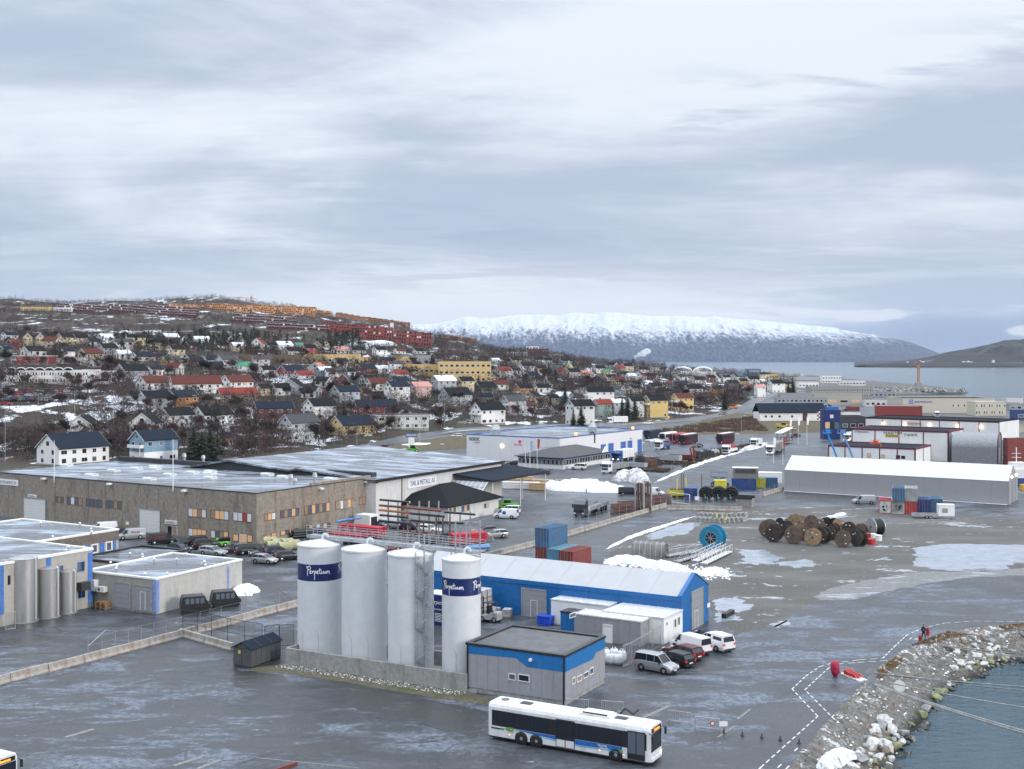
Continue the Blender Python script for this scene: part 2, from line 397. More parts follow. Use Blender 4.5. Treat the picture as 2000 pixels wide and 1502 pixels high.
def sdf(X, Y):
 """signed distance to the shoreline, positive at sea"""
 X = np.asarray(X, float); Y = np.asarray(Y, float); d = np.full(X.shape, 1e9); ins = np.zeros(X.shape, bool)
 for k in range(len(ca)):
  a, b = ca[k], ca[(k+1) % len(ca)]; ab = b-a; t_ = np.clip(((X-a[0])*ab[0]+(Y-a[1])*ab[1])/(ab@ab), 0, 1)
  d = np.minimum(d, np.hypot(X-a[0]-t_*ab[0], Y-a[1]-t_*ab[1]))
  c = (a[1] > Y) != (b[1] > Y)
  with np.errstate(divide='ignore', invalid='ignore'): ins ^= c & (X < (b[0]-a[0])*(Y-a[1])/(b[1]-a[1]+1e-12)+a[0])
 return np.where(ins, -d, d)
def gh(x, y):
 return float(hz(1000+x*CF/y, y))
def G(px, py):
 """where the ray through a pixel meets the ground"""
 Y = np.arange(90, 2600, 1.0); zt = hz(np.full(Y.shape, float(px)), Y); zr = CH-(py-HY)*Y/CF
 k = np.nonzero(zr <= zt)[0]
 y = Y[k[0]] if len(k) else 1500.0
 return Vector(((px-1000)*y/CF, y, float(hz(px, y))))
us = np.arange(-420, 2500, 11.0)
UU, YY = np.meshgrid(us, YS); XX = (UU-1000)*YY/CF
SD = sdf(XX, YY); ZZ = hz(UU, YY)
rough_ = .18*np.sin(XX*1.9+YY*.7)*np.sin(YY*1.3-XX)+.12*np.sin(XX*4.1)*np.sin(YY*3.7)
nearc = np.clip((SD-.2)/1.0, 0, 1)
ZZ = np.where(SD > 0, np.minimum(ZZ, np.maximum(-.56*SD, -7)), ZZ*np.clip(-SD/12, 0, 1)**.5*1.0)+rough_*nearc*(YY < 300)
nr, nc = ZZ.shape; idx = np.arange(nr*nc).reshape(nr, nc)
quads = np.stack([idx[:-1, :-1], idx[:-1, 1:], idx[1:, 1:], idx[1:, :-1]], -1).reshape(-1, 4)
me = bpy.data.meshes.new('ground'); nv = nr*nc
me.vertices.add(nv); me.vertices.foreach_set('co', np.stack([XX, YY, ZZ], -1).astype('f4').ravel())
me.loops.add(len(quads)*4); me.loops.foreach_set('vertex_index', quads.astype('i4').ravel())
me.polygons.add(len(quads)); me.polygons.foreach_set('loop_start', np.arange(0, len(quads)*4, 4, dtype='i4'))
try: me.polygons.foreach_set('loop_total', np.full(len(quads), 4, 'i4'))
except Exception: pass
me.update(calc_edges=True); me.polygons.foreach_set('use_smooth', [True]*len(quads))
# zone mask: red = bare hill ground, green = yard gravel, blue = shore gravel
def inpoly(poly, X, Y):
 ins = np.zeros(X.shape, bool); n = len(poly)
 for k in range(n):
  a, b = poly[k], poly[(k+1) % n]; c = (a[1] > Y) != (b[1] > Y)
  with np.errstate(divide='ignore', invalid='ignore'): ins ^= c & (X < (b[0]-a[0])*(Y-a[1])/(b[1]-a[1]+1e-12)+a[0])
 return ins
pp = lambda pts: [(q.x, q.y) for q in (P(*p) for p in pts)]
HILLP = pp([(-600,915),(-50,925),(60,912),(200,908),(330,905),(470,900),(600,888),(700,872),(790,857),(900,843),(1000,833),(1090,829),(1250,826),(1340,817),(1400,807),(1455,792),(1480,779),(1530,763),(1560,750)])+[(900, 3300), (-4000, 3300), (-4000, 340)]
YARD = pp([(1180,1088),(1210,1064),(1330,1012),(1480,988),(1660,990),(1800,1006),(2400,1030),(2400,1112),(1900,1115),(1780,1132),(1660,1160),(1560,1190),(1530,1215),(1440,1240),(1400,1200),(1330,1120)])
FIELD = pp([(1245,868),(1330,850),(1480,848),(1620,845),(1660,815),(1560,800),(1500,812),(1440,806),(1300,838)])
VERGE2 = pp([(700,888),(1050,870),(905,852),(790,866)])
zr_ = inpoly(HILLP, XX, YY).astype('f4'); zg = (inpoly(YARD, XX, YY) | inpoly(pp([(1500,768),(1760,768),(2100,790),(2100,765),(1880,755),(1560,725),(1380,722)]), XX, YY)).astype('f4'); zb = np.clip(SD+.6, 0, 1).astype('f4')
zr_ = np.maximum(zr_, inpoly(FIELD, XX, YY)*.5); zr_ = np.maximum(zr_, inpoly(VERGE2, XX, YY)*.5)
att = me.color_attributes.new('zone', 'FLOAT_COLOR', 'POINT')
att.data.foreach_set('color', np.stack([zr_, zg, zb, np.ones_like(zb)], -1).astype('f4').ravel())
gm = bpy.data.materials.new('ground'); gm.use_nodes = True; t = NT(gm.node_tree); gm.node_tree.nodes.clear()
b = t.n('ShaderNodeBsdfPrincipled'); o = t.n('ShaderNodeOutputMaterial'); t.nt.links.new(b.outputs[0], o.inputs[0])
pos = t.n('ShaderNodeNewGeometry').outputs['Position']
zone = t.n('ShaderNodeVertexColor'); zone.layer_name = 'zone'; zs = t.n('ShaderNodeSeparateColor'); t.nt.links.new(zone.outputs[0], zs.inputs[0])
jit = t.m('MULTIPLY', t.m('SUBTRACT', t.noise(pos, .35, 5, .65), .5), .9)
zh = t.ss(t.m('ADD', zs.outputs[0], t.m('MULTIPLY', jit, .35)), .25, .4); zy = t.ss(t.m('ADD', zs.outputs[1], jit), .4, .6); zc = t.ss(t.m('ADD', zs.outputs[2], jit), .35, .6)
# wet asphalt with rime streaks that follow the driving direction
rp = t.map(pos, (.42, 1, 1), (0, 0, R(-33)))
fr = t.noise(rp, .24, 12, .74, .8); fr2 = t.noise(t.map(pos, (.55, 1, 1), (0, 0, R(32))), .11, 8, .6, 1.2); fine = t.noise(pos, 6, 4, .7); big = t.noise(pos, .045, 4, .55, .8)
asp = t.mix(t.ss(fine, .25, .75), (.029,.033,.039), (.062,.067,.075))
asp = t.mix(t.ss(big, .40, .60, 0, .55), asp, (.035,.036,.038))
frost = t.m('MULTIPLY', t.ss(t.m('ADD', t.m('MULTIPLY', fr, .75), t.m('ADD', t.m('MULTIPLY', fr2, .35), t.m('MULTIPLY', fine, .10))), .575, .655), t.ss(big, .66, .44)); frost = t.m('MULTIPLY', frost, t.ss(t.noise(pos, 1.7, 7, .8), .36, .60))
asp = t.mix(t.m('MULTIPLY', frost, .6), asp, (.24,.29,.37)); asp = t.mix(t.ss(t.noise(rp, .75, 8, .72), .655, .69, 0, .7), asp, (.40,.44,.49)); asp = t.mix(t.ss(t.noise(t.map(pos, (.2, 1.4, 1), (0, 0, R(-31))), .35, 6, .7), .56, .66, 0, .6), asp, (.03,.031,.033))
cr = t.n('ShaderNodeTexVoronoi', feature='DISTANCE_TO_EDGE'); t.set(cr.inputs['Vector'], t.map(pos, (.09, .22, 1), (0, 0, R(-31)))); cr.inputs['Scale'].default_value = .8
crk = t.m('MULTIPLY', t.ss(cr.outputs['Distance'], .010, .003), t.ss(fr2, .4, .6)); asp = t.mix(t.m('MULTIPLY', crk, .6), asp, (.02,.02,.022))
# gravel yard with ice
gv = t.mix(t.ss(t.noise(pos, 3.2, 6, .75), .35, .7), (.062,.060,.055), (.13,.125,.115)); gv = t.mix(t.ss(t.noise(rp, .12, 5, .6), .4, .7, 0, .5), gv, (.165,.16,.15))
icn = t.m('ADD', t.m('MULTIPLY', t.noise(t.map(pos, (.6, 1, 1), (0, 0, R(-35))), .16, 7, .62, .5), .8), t.m('MULTIPLY', t.noise(pos, 1.1, 4, .6), .2))
ice = t.ss(icn, .585, .61); ice = t.m('MAXIMUM', ice, t.ss(t.noise(t.map(pos, (.5, 1, 1), (0, 0, R(-20))), .62, 5, .6), .655, .67)); gv = t.mix(t.m('MULTIPLY', ice, .8), gv, (.46,.50,.55))
asg = t.mix(zy, asp, gv)
# hill: heather, withered grass and patches of snow
hn = t.noise(pos, .05, 7, .65, .6); hn2 = t.noise(pos, .6, 5, .7); z_ = t.xyz(pos)[2]; yy_ = t.xyz(pos)[1]
hl = t.mix(t.ss(hn2, .3, .7), (.018,.013,.011), (.050,.034,.027)); hl = t.mix(t.ss(hn, .42, .6), hl, (.040,.038,.022))
hl = t.mix(t.m('MULTIPLY', t.ss(t.noise(pos, .02, 4, .6), .5, .6), .6), hl, (.055,.030,.022))
sn = t.m('ADD', t.m('MULTIPLY', t.noise(t.map(pos, (1, .45, 1)), .06, 7, .68, .4), .75), t.m('MULTIPLY', t.noise(pos, .012, 2, .5), .3))
snm = t.ss(t.m('SUBTRACT', sn, t.ss(z_, 25, 50, 0, .022)), .562, .592); hl = t.mix(snm, hl, (.70,.73,.78))
fld = t.mix(t.ss(hn2, .3, .7), (.060,.045,.030), (.13,.095,.055)); fld = t.mix(t.ss(t.noise(pos, .09, 5, .6), .5, .6), fld, (.075,.085,.035)); fld = t.mix(t.ss(sn, .60, .63, 0, .9), fld, (.66,.69,.74))
hill = t.mix(t.ss(zs.outputs[0], .55, .95), fld, hl)
colr = t.mix(zh, asg, hill)
sh = t.mix(t.ss(t.noise(pos, 1.6, 7, .78), .3, .7), (.055,.050,.043), (.19,.18,.165)); zz = t.xyz(pos)[2]
sh = t.mix(t.m('MULTIPLY', t.ss(t.noise(pos, .9, 6, .8), .52, .60), t.m('MULTIPLY', t.ss(zz, -1.5, -.4, 0, .7), t.ss(t.noise(pos, .11, 3), .42, .56))), sh, (.72,.74,.77))
sh = t.mix(t.ss(t.noise(pos, .7, 4, .7), .6, .7, 0, .5), sh, (.16,.10,.04)); sh = t.mix(t.ss(zz, -2.2, -2.9), sh, (.02,.02,.018))
colr = t.mix(zc, colr, sh)
t.set(b.inputs['Base Color'], colr); b.inputs['Specular IOR Level'].default_value = .36
ra = t.m('ADD', t.ss(t.m('ADD', t.m('ADD', t.m('MULTIPLY', fr2, .5), t.m('MULTIPLY', fr, .5)), t.m('MULTIPLY', frost, .3)), .35, .65, .20, .50), t.m('MULTIPLY', fine, .06))
rg = t.mix(ice, (.8,.8,.8), (.16,.16,.16)); rgh = t.mix(zy, ra, rg); rgh = t.mix(t.m('MAXIMUM', zh, zc), rgh, (.9,.9,.9))
sc_ = t.n('ShaderNodeSeparateColor'); t.nt.links.new(rgh, sc_.inputs[0]); t.nt.links.new(sc_.outputs[0], b.inputs['Roughness'])
bn = t.n('ShaderNodeBump'); bn.inputs['Strength'].default_value = .35; bn.inputs['Distance'].default_value = .06
t.set(bn.inputs['Height'], t.m('ADD', t.noise(pos, 9, 4, .7), t.m('MULTIPLY', t.noise(pos, .8, 5, .6), 1.6))); t.nt.links.new(bn.outputs[0], b.inputs['Normal'])
me.materials.append(gm)
ground = link('ground', me, kind='structure')
def flatmat(name, c1, c2, rough=.5, scale=1.0, thr=None, c3=None, r3=None, rot=-35, bump=.2):
 m = bpy.data.materials.new(name); m.use_nodes = True; t = NT(m.node_tree); m.node_tree.nodes.clear()
 b = t.n('ShaderNodeBsdfPrincipled'); o = t.n('ShaderNodeOutputMaterial'); t.nt.links.new(b.outputs[0], o.inputs[0])
 pos = t.n('ShaderNodeNewGeometry').outputs['Position']; n = t.noise(pos, scale, 7, .68)
 c = t.mix(t.ss(n, .3, .7), c1, c2); rr = rough
 if c3:
  n2 = t.noise(t.map(pos, (.3, 1, 1), (0, 0, R(rot))), scale*.35, 7, .65, .7); f = t.ss(n2, *thr); c = t.mix(f, c, c3)
  rr = t.ss(n2, thr[0], thr[1], rough, r3)
 t.set(b.inputs['Base Color'], c); t.set(b.inputs['Roughness'], rr)
 bn = t.n('ShaderNodeBump'); bn.inputs['Strength'].default_value = bump; bn.inputs['Distance'].default_value = .05
 t.set(bn.inputs['Height'], t.noise(pos, scale*6, 4, .7)); t.nt.links.new(bn.outputs[0], b.inputs['Normal'])
 return m
def sheet(name, pts, z, mat, jag=0.0, n=6, kind='structure', label=None):
 """flat sheet with an uneven outline, laid at height z"""
 out = []; k = len(pts)
 for i in range(k):
  a, b = Vector(pts[i]), Vector(pts[(i+1) % k])
  for j in range(n if jag else 1):
   q = a.lerp(b, j/(n if jag else 1))
   if jag: q = q+Vector((mnoise.noise(Vector((q.x*.8, q.y*.8, 3)))+.6*mnoise.noise(Vector((q.x*2.4, q.y*2.4, 8))), mnoise.noise(Vector((q.x*.8, q.y*.8, 13)))+.6*mnoise.noise(Vector((q.x*2.4, q.y*2.4, 18)))))*jag
   out.append((q.x, q.y, z))
 me = bpy.data.meshes.new(name); me.from_pydata(out, [], [tuple(range(len(out)))])
 me.materials.append(mat); o = link(name, me, kind=kind, label=label); return o
icem = flatmat('ice_sheet', (.22,.25,.29), (.33,.37,.42), .16, .5, (.60,.66), (.15,.15,.145), .7, bump=.05)
snowm = flatmat('packed_snow', (.66,.69,.74), (.82,.85,.9), .9, .8, bump=.5)
# ice sheets lying in the yard
for i, q in enumerate([[(1785,1070),(1850,1062),(2010,1064),(2015,1090),(1960,1112),(1900,1118),(1830,1112),(1780,1104),(1792,1085)],
     [(1392,1170),(1440,1166),(1475,1186),(1450,1196),(1400,1192)], [(1450,1078),(1490,1072),(1525,1090),(1505,1101),(1455,1099)],
     [(1505,1218),(1550,1212),(1530,1224),(1502,1223)], [(1505,1100),(1560,1110),(1600,1104),(1580,1092)] , [(1260,1046),(1330,1022),(1372,1020),(1330,1044),(1268,1056)],
     [(1400,1197),(1440,1200),(1445,1212),(1400,1214)],[(1610,1010),(1650,1003),(1655,1010),(1600,1016)]]):
 sheet('ice_patch', [(P(*p).x, P(*p).y) for p in q], .004+.001*(i % 2), icem, jag=1.1, n=8)
gl = flatmat('light_gravel', (.13,.13,.128), (.21,.21,.205), .8, 1.2, (.55,.62), (.30,.34,.39), .3)
sheet('gravel_track', [(P(*p).x, P(*p).y) for p in [(1590,1166),(1625,1148),(1720,1128),(1800,1116),(1900,1117),(2200,1095),(2200,1130),(1990,1124),(1880,1130),(1800,1141),(1720,1158),(1660,1172),(1600,1172)]], .006, gl, jag=.7, n=6)
patchm = flatmat('dark_patch', (.022,.023,.024), (.050,.051,.053), .34, 3.0, (.55,.7), (.09,.10,.11), .5)
for i, q in enumerate([[(452,1308),(500,1311),(545,1317),(560,1330),(470,1347),(446,1330)],[(690,1342),(820,1362),(905,1380),(960,1392),(930,1440),(840,1420),(700,1392),(665,1362)],[(236,1302),(330,1282),(352,1290),(262,1314)],[(1190,1330),(1236,1326),(1300,1340),(1240,1356),(1188,1350)],[(560,1455),(690,1445),(720,1466),(590,1480)],[(1330,1440),(1420,1425),(1436,1438),(1350,1456)]]): sheet('asphalt_patch', [(P(*p).x, P(*p).y) for p in q], .005, patchm, jag=.12 if i > 1 else .7, n=5)
def strip(name, pts, w, z, mat, drape=False, kind='structure', step=6.0):
 """ribbon of width w along a polyline"""
 P_ = []
 for a, b in zip(pts, pts[1:]):
  a, b = Vector(a[:2]), Vector(b[:2]); n = max(1, int((b-a).length/step))
  P_ += [a.lerp(b, i/n) for i in range(n)]
 P_.append(Vector(pts[-1][:2]))
 for _ in range(3 if drape else 0):
  P_ = [P_[0]]+[(P_[i-1]+P_[i]*2+P_[i+1])/4 for i in range(1, len(P_)-1)]+[P_[-1]]
 mb = MB(); k = 2 if not drape else 5; vs = []
 for i, q in enumerate(P_):
  d = (P_[min(i+1, len(P_)-1)]-P_[max(i-1, 0)]).normalized(); nn = Vector((-d.y, d.x))
  for j in range(k):
   r_ = q+nn*w*(j/(k-1)-.5); vs.append((r_.x, r_.y, (gh(r_.x, r_.y) if drape else 0)+z))
 fs = [(i*k+j+1, i*k+j, (i+1)*k+j, (i+1)*k+j+1) for i in range(len(P_)-1) for j in range(k-1)]
 mb.add(vs, fs); return mb.obj(name, mat, kind=kind)
roadm = flatmat('road_asphalt', (.060,.062,.066), (.095,.098,.104), .32, 2.0, (.50,.70), (.17,.19,.22), .42)
hw = [P(*p) for p in [(-400,962),(0,926),(300,909),(560,894),(720,872),(860,851),(980,838),(1100,832),(1250,829),(1340,822),(1400,812),(1455,797),(1480,783),(1505,774),(1560,764)]]
hw = [(q.x, q.y) for q in hw]
strip('road', hw, 9, .10, roadm, True)
strip('footpath', [(x+4, y+10.5) for x, y in hw], 2.6, .16, roadm, True)
kerbm = flatmat('road_snow_edge', (.25,.25,.25), (.6,.62,.65), .9, .5)
strip('snow_verge', [(x-2, y-6.2) for x, y in hw[3:9]], 1.4, .12, kerbm, True)
strip('snow_verge', [(x+2, y+6.6) for x, y in hw[1:12]], 1.8, .12, kerbm, True)
def blobs(name, path, w0, w1, h, mat, seed, n=26, label=None, cat='snow bank', m=9):
 """lumpy bank of ploughed snow along a path"""
 rnd = random.Random(seed); pts = [Vector(p) for p in path]; ln = [0]
 for a, b in zip(pts, pts[1:]): ln.append(ln[-1]+(b-a).length)
 vs = []
 for i in range(n+1):
  s_ = ln[-1]*i/n; k = min(len(pts)-2, max(j for j in range(len(pts)-1) if ln[j] <= s_+1e-6)); f = (s_-ln[k])/(ln[k+1]-ln[k]); q = pts[k].lerp(pts[k+1], f)
  d = (pts[k+1]-pts[k]).normalized(); nn = Vector((-d.y, d.x)); e = math.sin(math.pi*min(max(i/n, 0), 1))**.35 if 0 < i < n else 0
  gp = 1 if h > .8 else min(1, max(.12, .75+1.7*mnoise.noise(Vector((q.x*.16, q.y*.16, seed))))); e *= gp**.6; ww = (w0+(w1-w0)*i/n)*e*(1+.35*mnoise.noise(Vector((q.x*.35, q.y*.35, seed))))
  for j in range(m+1):
   a = j/m*2-1; lf = min(.9, 1.6/max(h, .5)); wa_ = ww*.5*a; hh = h*e*max(0, 1-a*a)**.7*(1+.5*mnoise.noise(Vector((q.x*.30, q.y*.30+wa_*.3, seed+5)))+.42*lf*mnoise.noise(Vector((q.x*1.1, q.y*1.1+wa_*1.1, seed+9))))
   r_ = q+nn*ww*.5*a+Vector((rnd.uniform(-.12, .12), rnd.uniform(-.12, .12))); vs.append((r_.x, r_.y, max(0, hh)-.02 if 0 < j < m else -.05))
 fs = [(i*(m+1)+j+1, i*(m+1)+j, (i+1)*(m+1)+j, (i+1)*(m+1)+j+1) for i in range(n) for j in range(m)]
 mb = MB(); mb.add(vs, fs); o = mb.obj(name, mat, smooth=True)
 return tag(o, label, cat)
p2 = lambda *pts: [(P(*p).x, P(*p).y) for p in pts]
blobs('snow_bank', p2((1180,1074),(1230,1050),(1290,1030),(1345,1012),(1385,1002)), 1.3, 1.4, .35, snow, 3, 60, 'long low ridge of ploughed snow along the yard road edge')
blobs('snow_bank', p2((1178,1102),(1215,1096),(1260,1103),(1310,1112),(1352,1122),(1372,1118)), 3.2, 2.2, 1.1, snow, 4, 60, 'broken bank of snow lumps behind the blue storage hall')
blobs('snow_bank', p2((1368,1124),(1395,1118),(1425,1122)), 2.6, 1.8, .9, snow, 5, 26, 'short heap of snow lumps by the blue hall gable')
blobs('snow_pile', p2((1066,952),(1110,956),(1160,958),(1228,962)), 9, 8, 2.5, snow, 6, 40, 'big smooth snow pile in the truck yard', 'snow pile', 12)
blobs('snow_pile', p2((1205,941),(1222,936),(1240,937),(1262,946)), 6, 5, 2.7, dsnow, 7, 24, 'grey dirty snow heap behind the rusty sheet piles', 'snow pile', 10)
blobs('snow_bank', p2((1275,944),(1335,918),(1390,898),(1440,884),(1492,872)), 1.6, 2.6, .5, snow, 8, 90, 'snow edge along the road past the trailers')
blobs('snow_bank', p2((1440,884),(1475,873),(1500,866)), 3, 4, 1.0, dsnow, 9, 36, 'dirty snow heap beside the white articulated truck')
blobs('snow_pile', p2((452,1160),(470,1157),(496,1160)), 7.5, 6, 1.2, snow, 10, 36, 'white snow pile at the corner of the garage annex', 'snow pile', 12)
for i, q in enumerate([((785,870),(830,867),(872,868)), ((873,858),(905,852),(925,855))]): blobs('snow_patch', p2(*q), 10, 8, .5, snow, 20+i, 24, ['snow lying on the verge round the blue pylon sign', 'snow lying on the verge by the white workshop corner'][i], 'snow patch')
blobs('snow_pile', p2((1620,1010),(1650,1002)), 3, 3, .4, snow, 31, 14, 'thin snow patch behind the wooden cable drums', 'snow patch')
blobs('snow_pile', p2((1605,1502),(1625,1490),(1650,1480),(1672,1478)), 1.9, 1.3, .82, snow, 33, 40, 'snow patch at the top of the rock bank in the corner', 'snow patch')
rs = random.Random(5); mb = MB()
for i in range(420):     # small scattered lumps around the banks
 px = rs.uniform(1180, 1430); q = P(px, 1103+.09*(px-1200)+rs.gauss(0, 6))
 mb.lathe([(0.0, .18*rs.uniform(.6, 1.6)), (.16*rs.uniform(.5, 1.6), .08), (.2, -.02)], (q.x, q.y, 0), 5)
tag(mb.obj('snow_lumps', snow), 'loose snow lumps strewn beside the snow bank', 'snow', kind='stuff')
# ================================================================= water
wm = bpy.data.materials.new('sea_water'); wm.use_nodes = True; t = NT(wm.node_tree); wm.node_tree.nodes.clear()
b = t.n('ShaderNodeBsdfPrincipled'); o = t.n('ShaderNodeOutputMaterial'); t.nt.links.new(b.outputs[0], o.inputs[0])
pos = t.n('ShaderNodeNewGeometry').outputs['Position']
b.inputs['Base Color'].default_value = (.040, .078, .105, 1); b.inputs['Roughness'].default_value = .12; b.inputs['IOR'].default_value = 1.33
bn = t.n('ShaderNodeBump'); bn.inputs['Strength'].default_value = .85; bn.inputs['Distance'].default_value = .55
wv = t.m('ADD', t.noise(t.map(pos, (.55, 1.15, 1), (0, 0, R(20))), .85, 5, .62), t.m('MULTIPLY', t.noise(t.map(pos, (.5, 1, 1), (0, 0, R(-12))), .12, 3, .5), 1.3))
t.set(bn.inputs['Height'], wv); t.nt.links.new(bn.outputs[0], b.inputs['Normal'])
mb = MB(); mb.add([(-30000, -400, -3), (30000, -400, -3), (30000, 45000, -3), (-30000, 45000, -3)], [(0, 1, 2, 3)]); water = mb.obj('water', wm, kind='structure')
# ================================================================= far shores
def ridge(name, pts, Y0, Y1, mat, seed, nx=260, ny=70, noise_=.16, pw=1.15, back=1.35, taper=0):
 """hill range: shore at Y0, ridge line (pixel, pixel) seen at Y1"""
 xs_ = np.array([q[0] for q in pts], float); zsr = CH-(np.array([q[1] for q in pts], float)-HY)*Y1/CF
 u = np.linspace(xs_[0], xs_[-1], nx); zr2 = np.interp(u, xs_, zsr); zr2 = np.array([z*(1+.055*mnoise.fractal(Vector((q*.017, seed, 1)), .8, 2.2, 5)) for z, q in zip(zr2, u)]); vs = []
 for j in range(ny+8):
  f = j/ny
  Yr = Y0+(Y1-Y0)*f if f <= 1 else Y1*(1+(f-1)*back*2)
  for i in range(nx):
   q_ = max(0, 1-i/(nx*taper)) if taper else 0; y_ = (Yr*(1-q_)+max(Yr, Y1)*q_)*(1+.012*math.sin(u[i]*.013+seed)*(1-min(f, 1)))
   h_ = zr2[i]*(min(f, 1)**pw)
   q = Vector((u[i]*.022, f*2.2, seed)); n_ = mnoise.fractal(q, .9, 2.1, 5)
   g_ = mnoise.noise(Vector((u[i]*.09+f*1.1, f*1.3, seed+4)))
   h_ *= 1+(noise_*n_+noise_*.5*g_)*(4*f*(1-f) if f < 1 else 0)
   if f > 1: h_ = zr2[i]*(1-(f-1)*1.5)
   vs.append(((u[i]-1000)*y_/CF, y_, h_-3.2+ (0 if j else -4)))
 mb = MB(); mb.add(vs, [(j*nx+i, j*nx+i+1, (j+1)*nx+i+1, (j+1)*nx+i) for j in range(ny+7) for i in range(nx-1)])
 return mb.obj(name, mat, smooth=True, kind='structure')
mm = bpy.data.materials.new('snow_mountain'); mm.use_nodes = True; t = NT(mm.node_tree); mm.node_tree.nodes.clear()
b = t.n('ShaderNodeBsdfPrincipled'); o = t.n('ShaderNodeOutputMaterial'); t.nt.links.new(b.outputs[0], o.inputs[0]); b.inputs['Roughness'].default_value = .95
pos = t.n('ShaderNodeNewGeometry').outputs['Position']; px_, py_, pz_ = t.xyz(pos)
st = t.noise(t.map(pos, (.026, .0035, .004), (0, 0, R(14)), (3, 0, 0)), 1.0, 8, .68, .5); st2 = t.noise(t.map(pos, (.05, .010, .022)), 1.0, 5, .75); big = t.noise(t.map(pos, (.0012, .0004, .001)), 1, 3, .5)
hgt = t.m('ADD', t.m('DIVIDE', pz_, 300.0), t.m('ADD', t.m('MULTIPLY', t.m('SUBTRACT', st, .5), 1.5), t.m('ADD', t.m('MULTIPLY', t.m('SUBTRACT', st2, .5), .9), t.m('MULTIPLY', t.m('SUBTRACT', big, .5), .5))))
f = t.ss(hgt, .54, 1.04); base = t.mix(t.ss(st2, .35, .65), (.012,.022,.050), (.075,.095,.135))
c = t.mix(f, base, t.mix(t.ss(st2, .3, .7), (.36,.40,.47), (.52,.53,.56))); t.set(b.inputs['Base Color'], c)
ridge('mountain', [(560,690),(680,660),(780,638),(840,630),(900,622),(1000,617),(1060,614),(1130,611),(1200,612),(1300,616),(1360,617),(1440,622),(1520,629),(1560,631),(1640,643),(1700,652),(1740,659),(1780,669),(1810,679),(1835,690),(1850,701)], 9600, 12000, mm, 2.0, 380, 70, .17, .80)
dm = flatmat('birch_hills', (.010,.010,.013), (.030,.024,.024), .95, .012, (.58,.66), (.09,.09,.095), .9, 10)
ridge('hills', [(1660,714.2),(1700,710),(1740,706),(1790,700),(1820,694),(1850,687),(1880,681),(1920,673),(1960,665),(2000,661),(2100,652),(2300,640),(2600,630)], 4250, 5100, dm, 8.0, 220, 40, .25, .9, taper=.2)
ridge('hills', [(1655,717.4),(1690,712),(1740,708),(1800,706),(1900,706),(2050,709)], 4150, 4300, dm, 12.0, 80, 12, .3, .6, taper=.35)
# ================================================================= near yard: silos, buildings
tile_blue = C('cobalt_cladding', .012, .15, .40, .45, noise=.1); hallblue = C('blue_pvc_sheet', .010, .125, .36, .4, noise=.12, bump=.1, bs=2)
clad = C('grey_panel', .30,.30,.33, .5, noise=.07, dirt=((.22,.22,.23), .3)); darkrim = C('black_rim', .02,.021,.024, .4)
wetroof = flatmat('wet_felt_roof', (.060,.064,.070), (.11,.115,.125), .22, .8, (.44,.64), (.33,.39,.47), .45, -35)
wetroof2 = flatmat('grey_felt_roof', (.075,.08,.085), (.12,.125,.13), .6, .8, (.60,.68), (.36,.39,.42), .5)
hallroof = C('grey_pvc_roof', .38,.385,.40, .45, noise=.06, ns=.5)
silo_m = C('silo_enamel', .61,.63,.65, .35, noise=.05, ns=.8); navy = C('navy_band', .005, .018, .105, .35, noise=.05)
whitet = M('white_lettering', (.8,.8,.82), .5, 0); blackt = M('black_lettering', (.02,.02,.025), .5, 0); bluet = M('blue_lettering', (.03,.07,.30), .5, 0)
# ---- lettering written with a brush on the silo bands
STROKES = [  # handwritten "Perpetuum", one list of points per stroke, in units of letter height
 [(.05,1.15),(.12,.92),(.24,1.12),(.22,.7),(.17,.2),(.2,.05)], [(.24,1.1),(.5,1.2),(.62,1.0),(.5,.78),(.27,.72)],
 [(.52,.42),(.66,.55),(.62,.68),(.5,.55),(.52,.3),(.72,.34)], [(.82,.62),(.84,.32)], [(.84,.5),(.98,.62)],
 [(1.06,.6),(1.1,.2),(1.1,-.45)], [(1.08,.55),(1.26,.62),(1.3,.45),(1.12,.36)], [(1.36,.42),(1.52,.5),(1.48,.64),(1.36,.5),(1.4,.28),(1.58,.34)],
 [(1.74,.95),(1.7,.55),(1.74,.3),(1.86,.34)], [(1.58,.68),(1.92,.74)], [(1.94,.58),(1.94,.34),(2.08,.32),(2.16,.56),(2.18,.3)],
 [(2.26,.56),(2.28,.32),(2.42,.32),(2.48,.56),(2.5,.28)], [(2.58,.28),(2.6,.54),(2.72,.54),(2.74,.28)], [(2.74,.5),(2.88,.54),(2.92,.26),(2.96,.2)]]
def band_lettering(rad, a0, z0, h, parent, mat=whitet):
 """a0: angle where the word starts (read left to right = angle increasing towards the right of the viewer)"""
 mb = MB()
 for st in STROKES:
  for (x0, y0), (x1, y1) in zip(st, st[1:]):
   L_ = U(x1-x0, y1-y0); nx, ny = -(y1-y0)/L_, (x1-x0)/L_; wd = .055 if abs(nx) < .7 else .038; vs = []
   ex, ey = (x1-x0)/L_*.02, (y1-y0)/L_*.02
   for (x, y, s_) in ((x0-ex, y0-ey, -1), (x1+ex, y1+ey, -1), (x1+ex, y1+ey, 1), (x0-ex, y0-ey, 1)):
    xx, yy = (x+nx*wd*s_)*h, (y+ny*wd*s_)*h; a = a0+xx/rad
    vs.append((math.cos(a)*(rad+.012), math.sin(a)*(rad+.012), z0+yy))
   mb.add(vs, [(0, 1, 2, 3)])
 return mb.obj('lettering', mat, parent)
SIL = [(-20.5,128.2,2.33,'white silo with navy lettered band, first of the row beside the transformer kiosk'),(-15.35,125.0,2.33,'plain white silo between the lettered silo and the stair silo'),
       (-10.25,122.0,2.33,'plain white silo with the spiral stair climbing its right side'),(-5.0,118.9,1.92,'narrow white silo with navy lettered band next to the blue and grey pump building')]
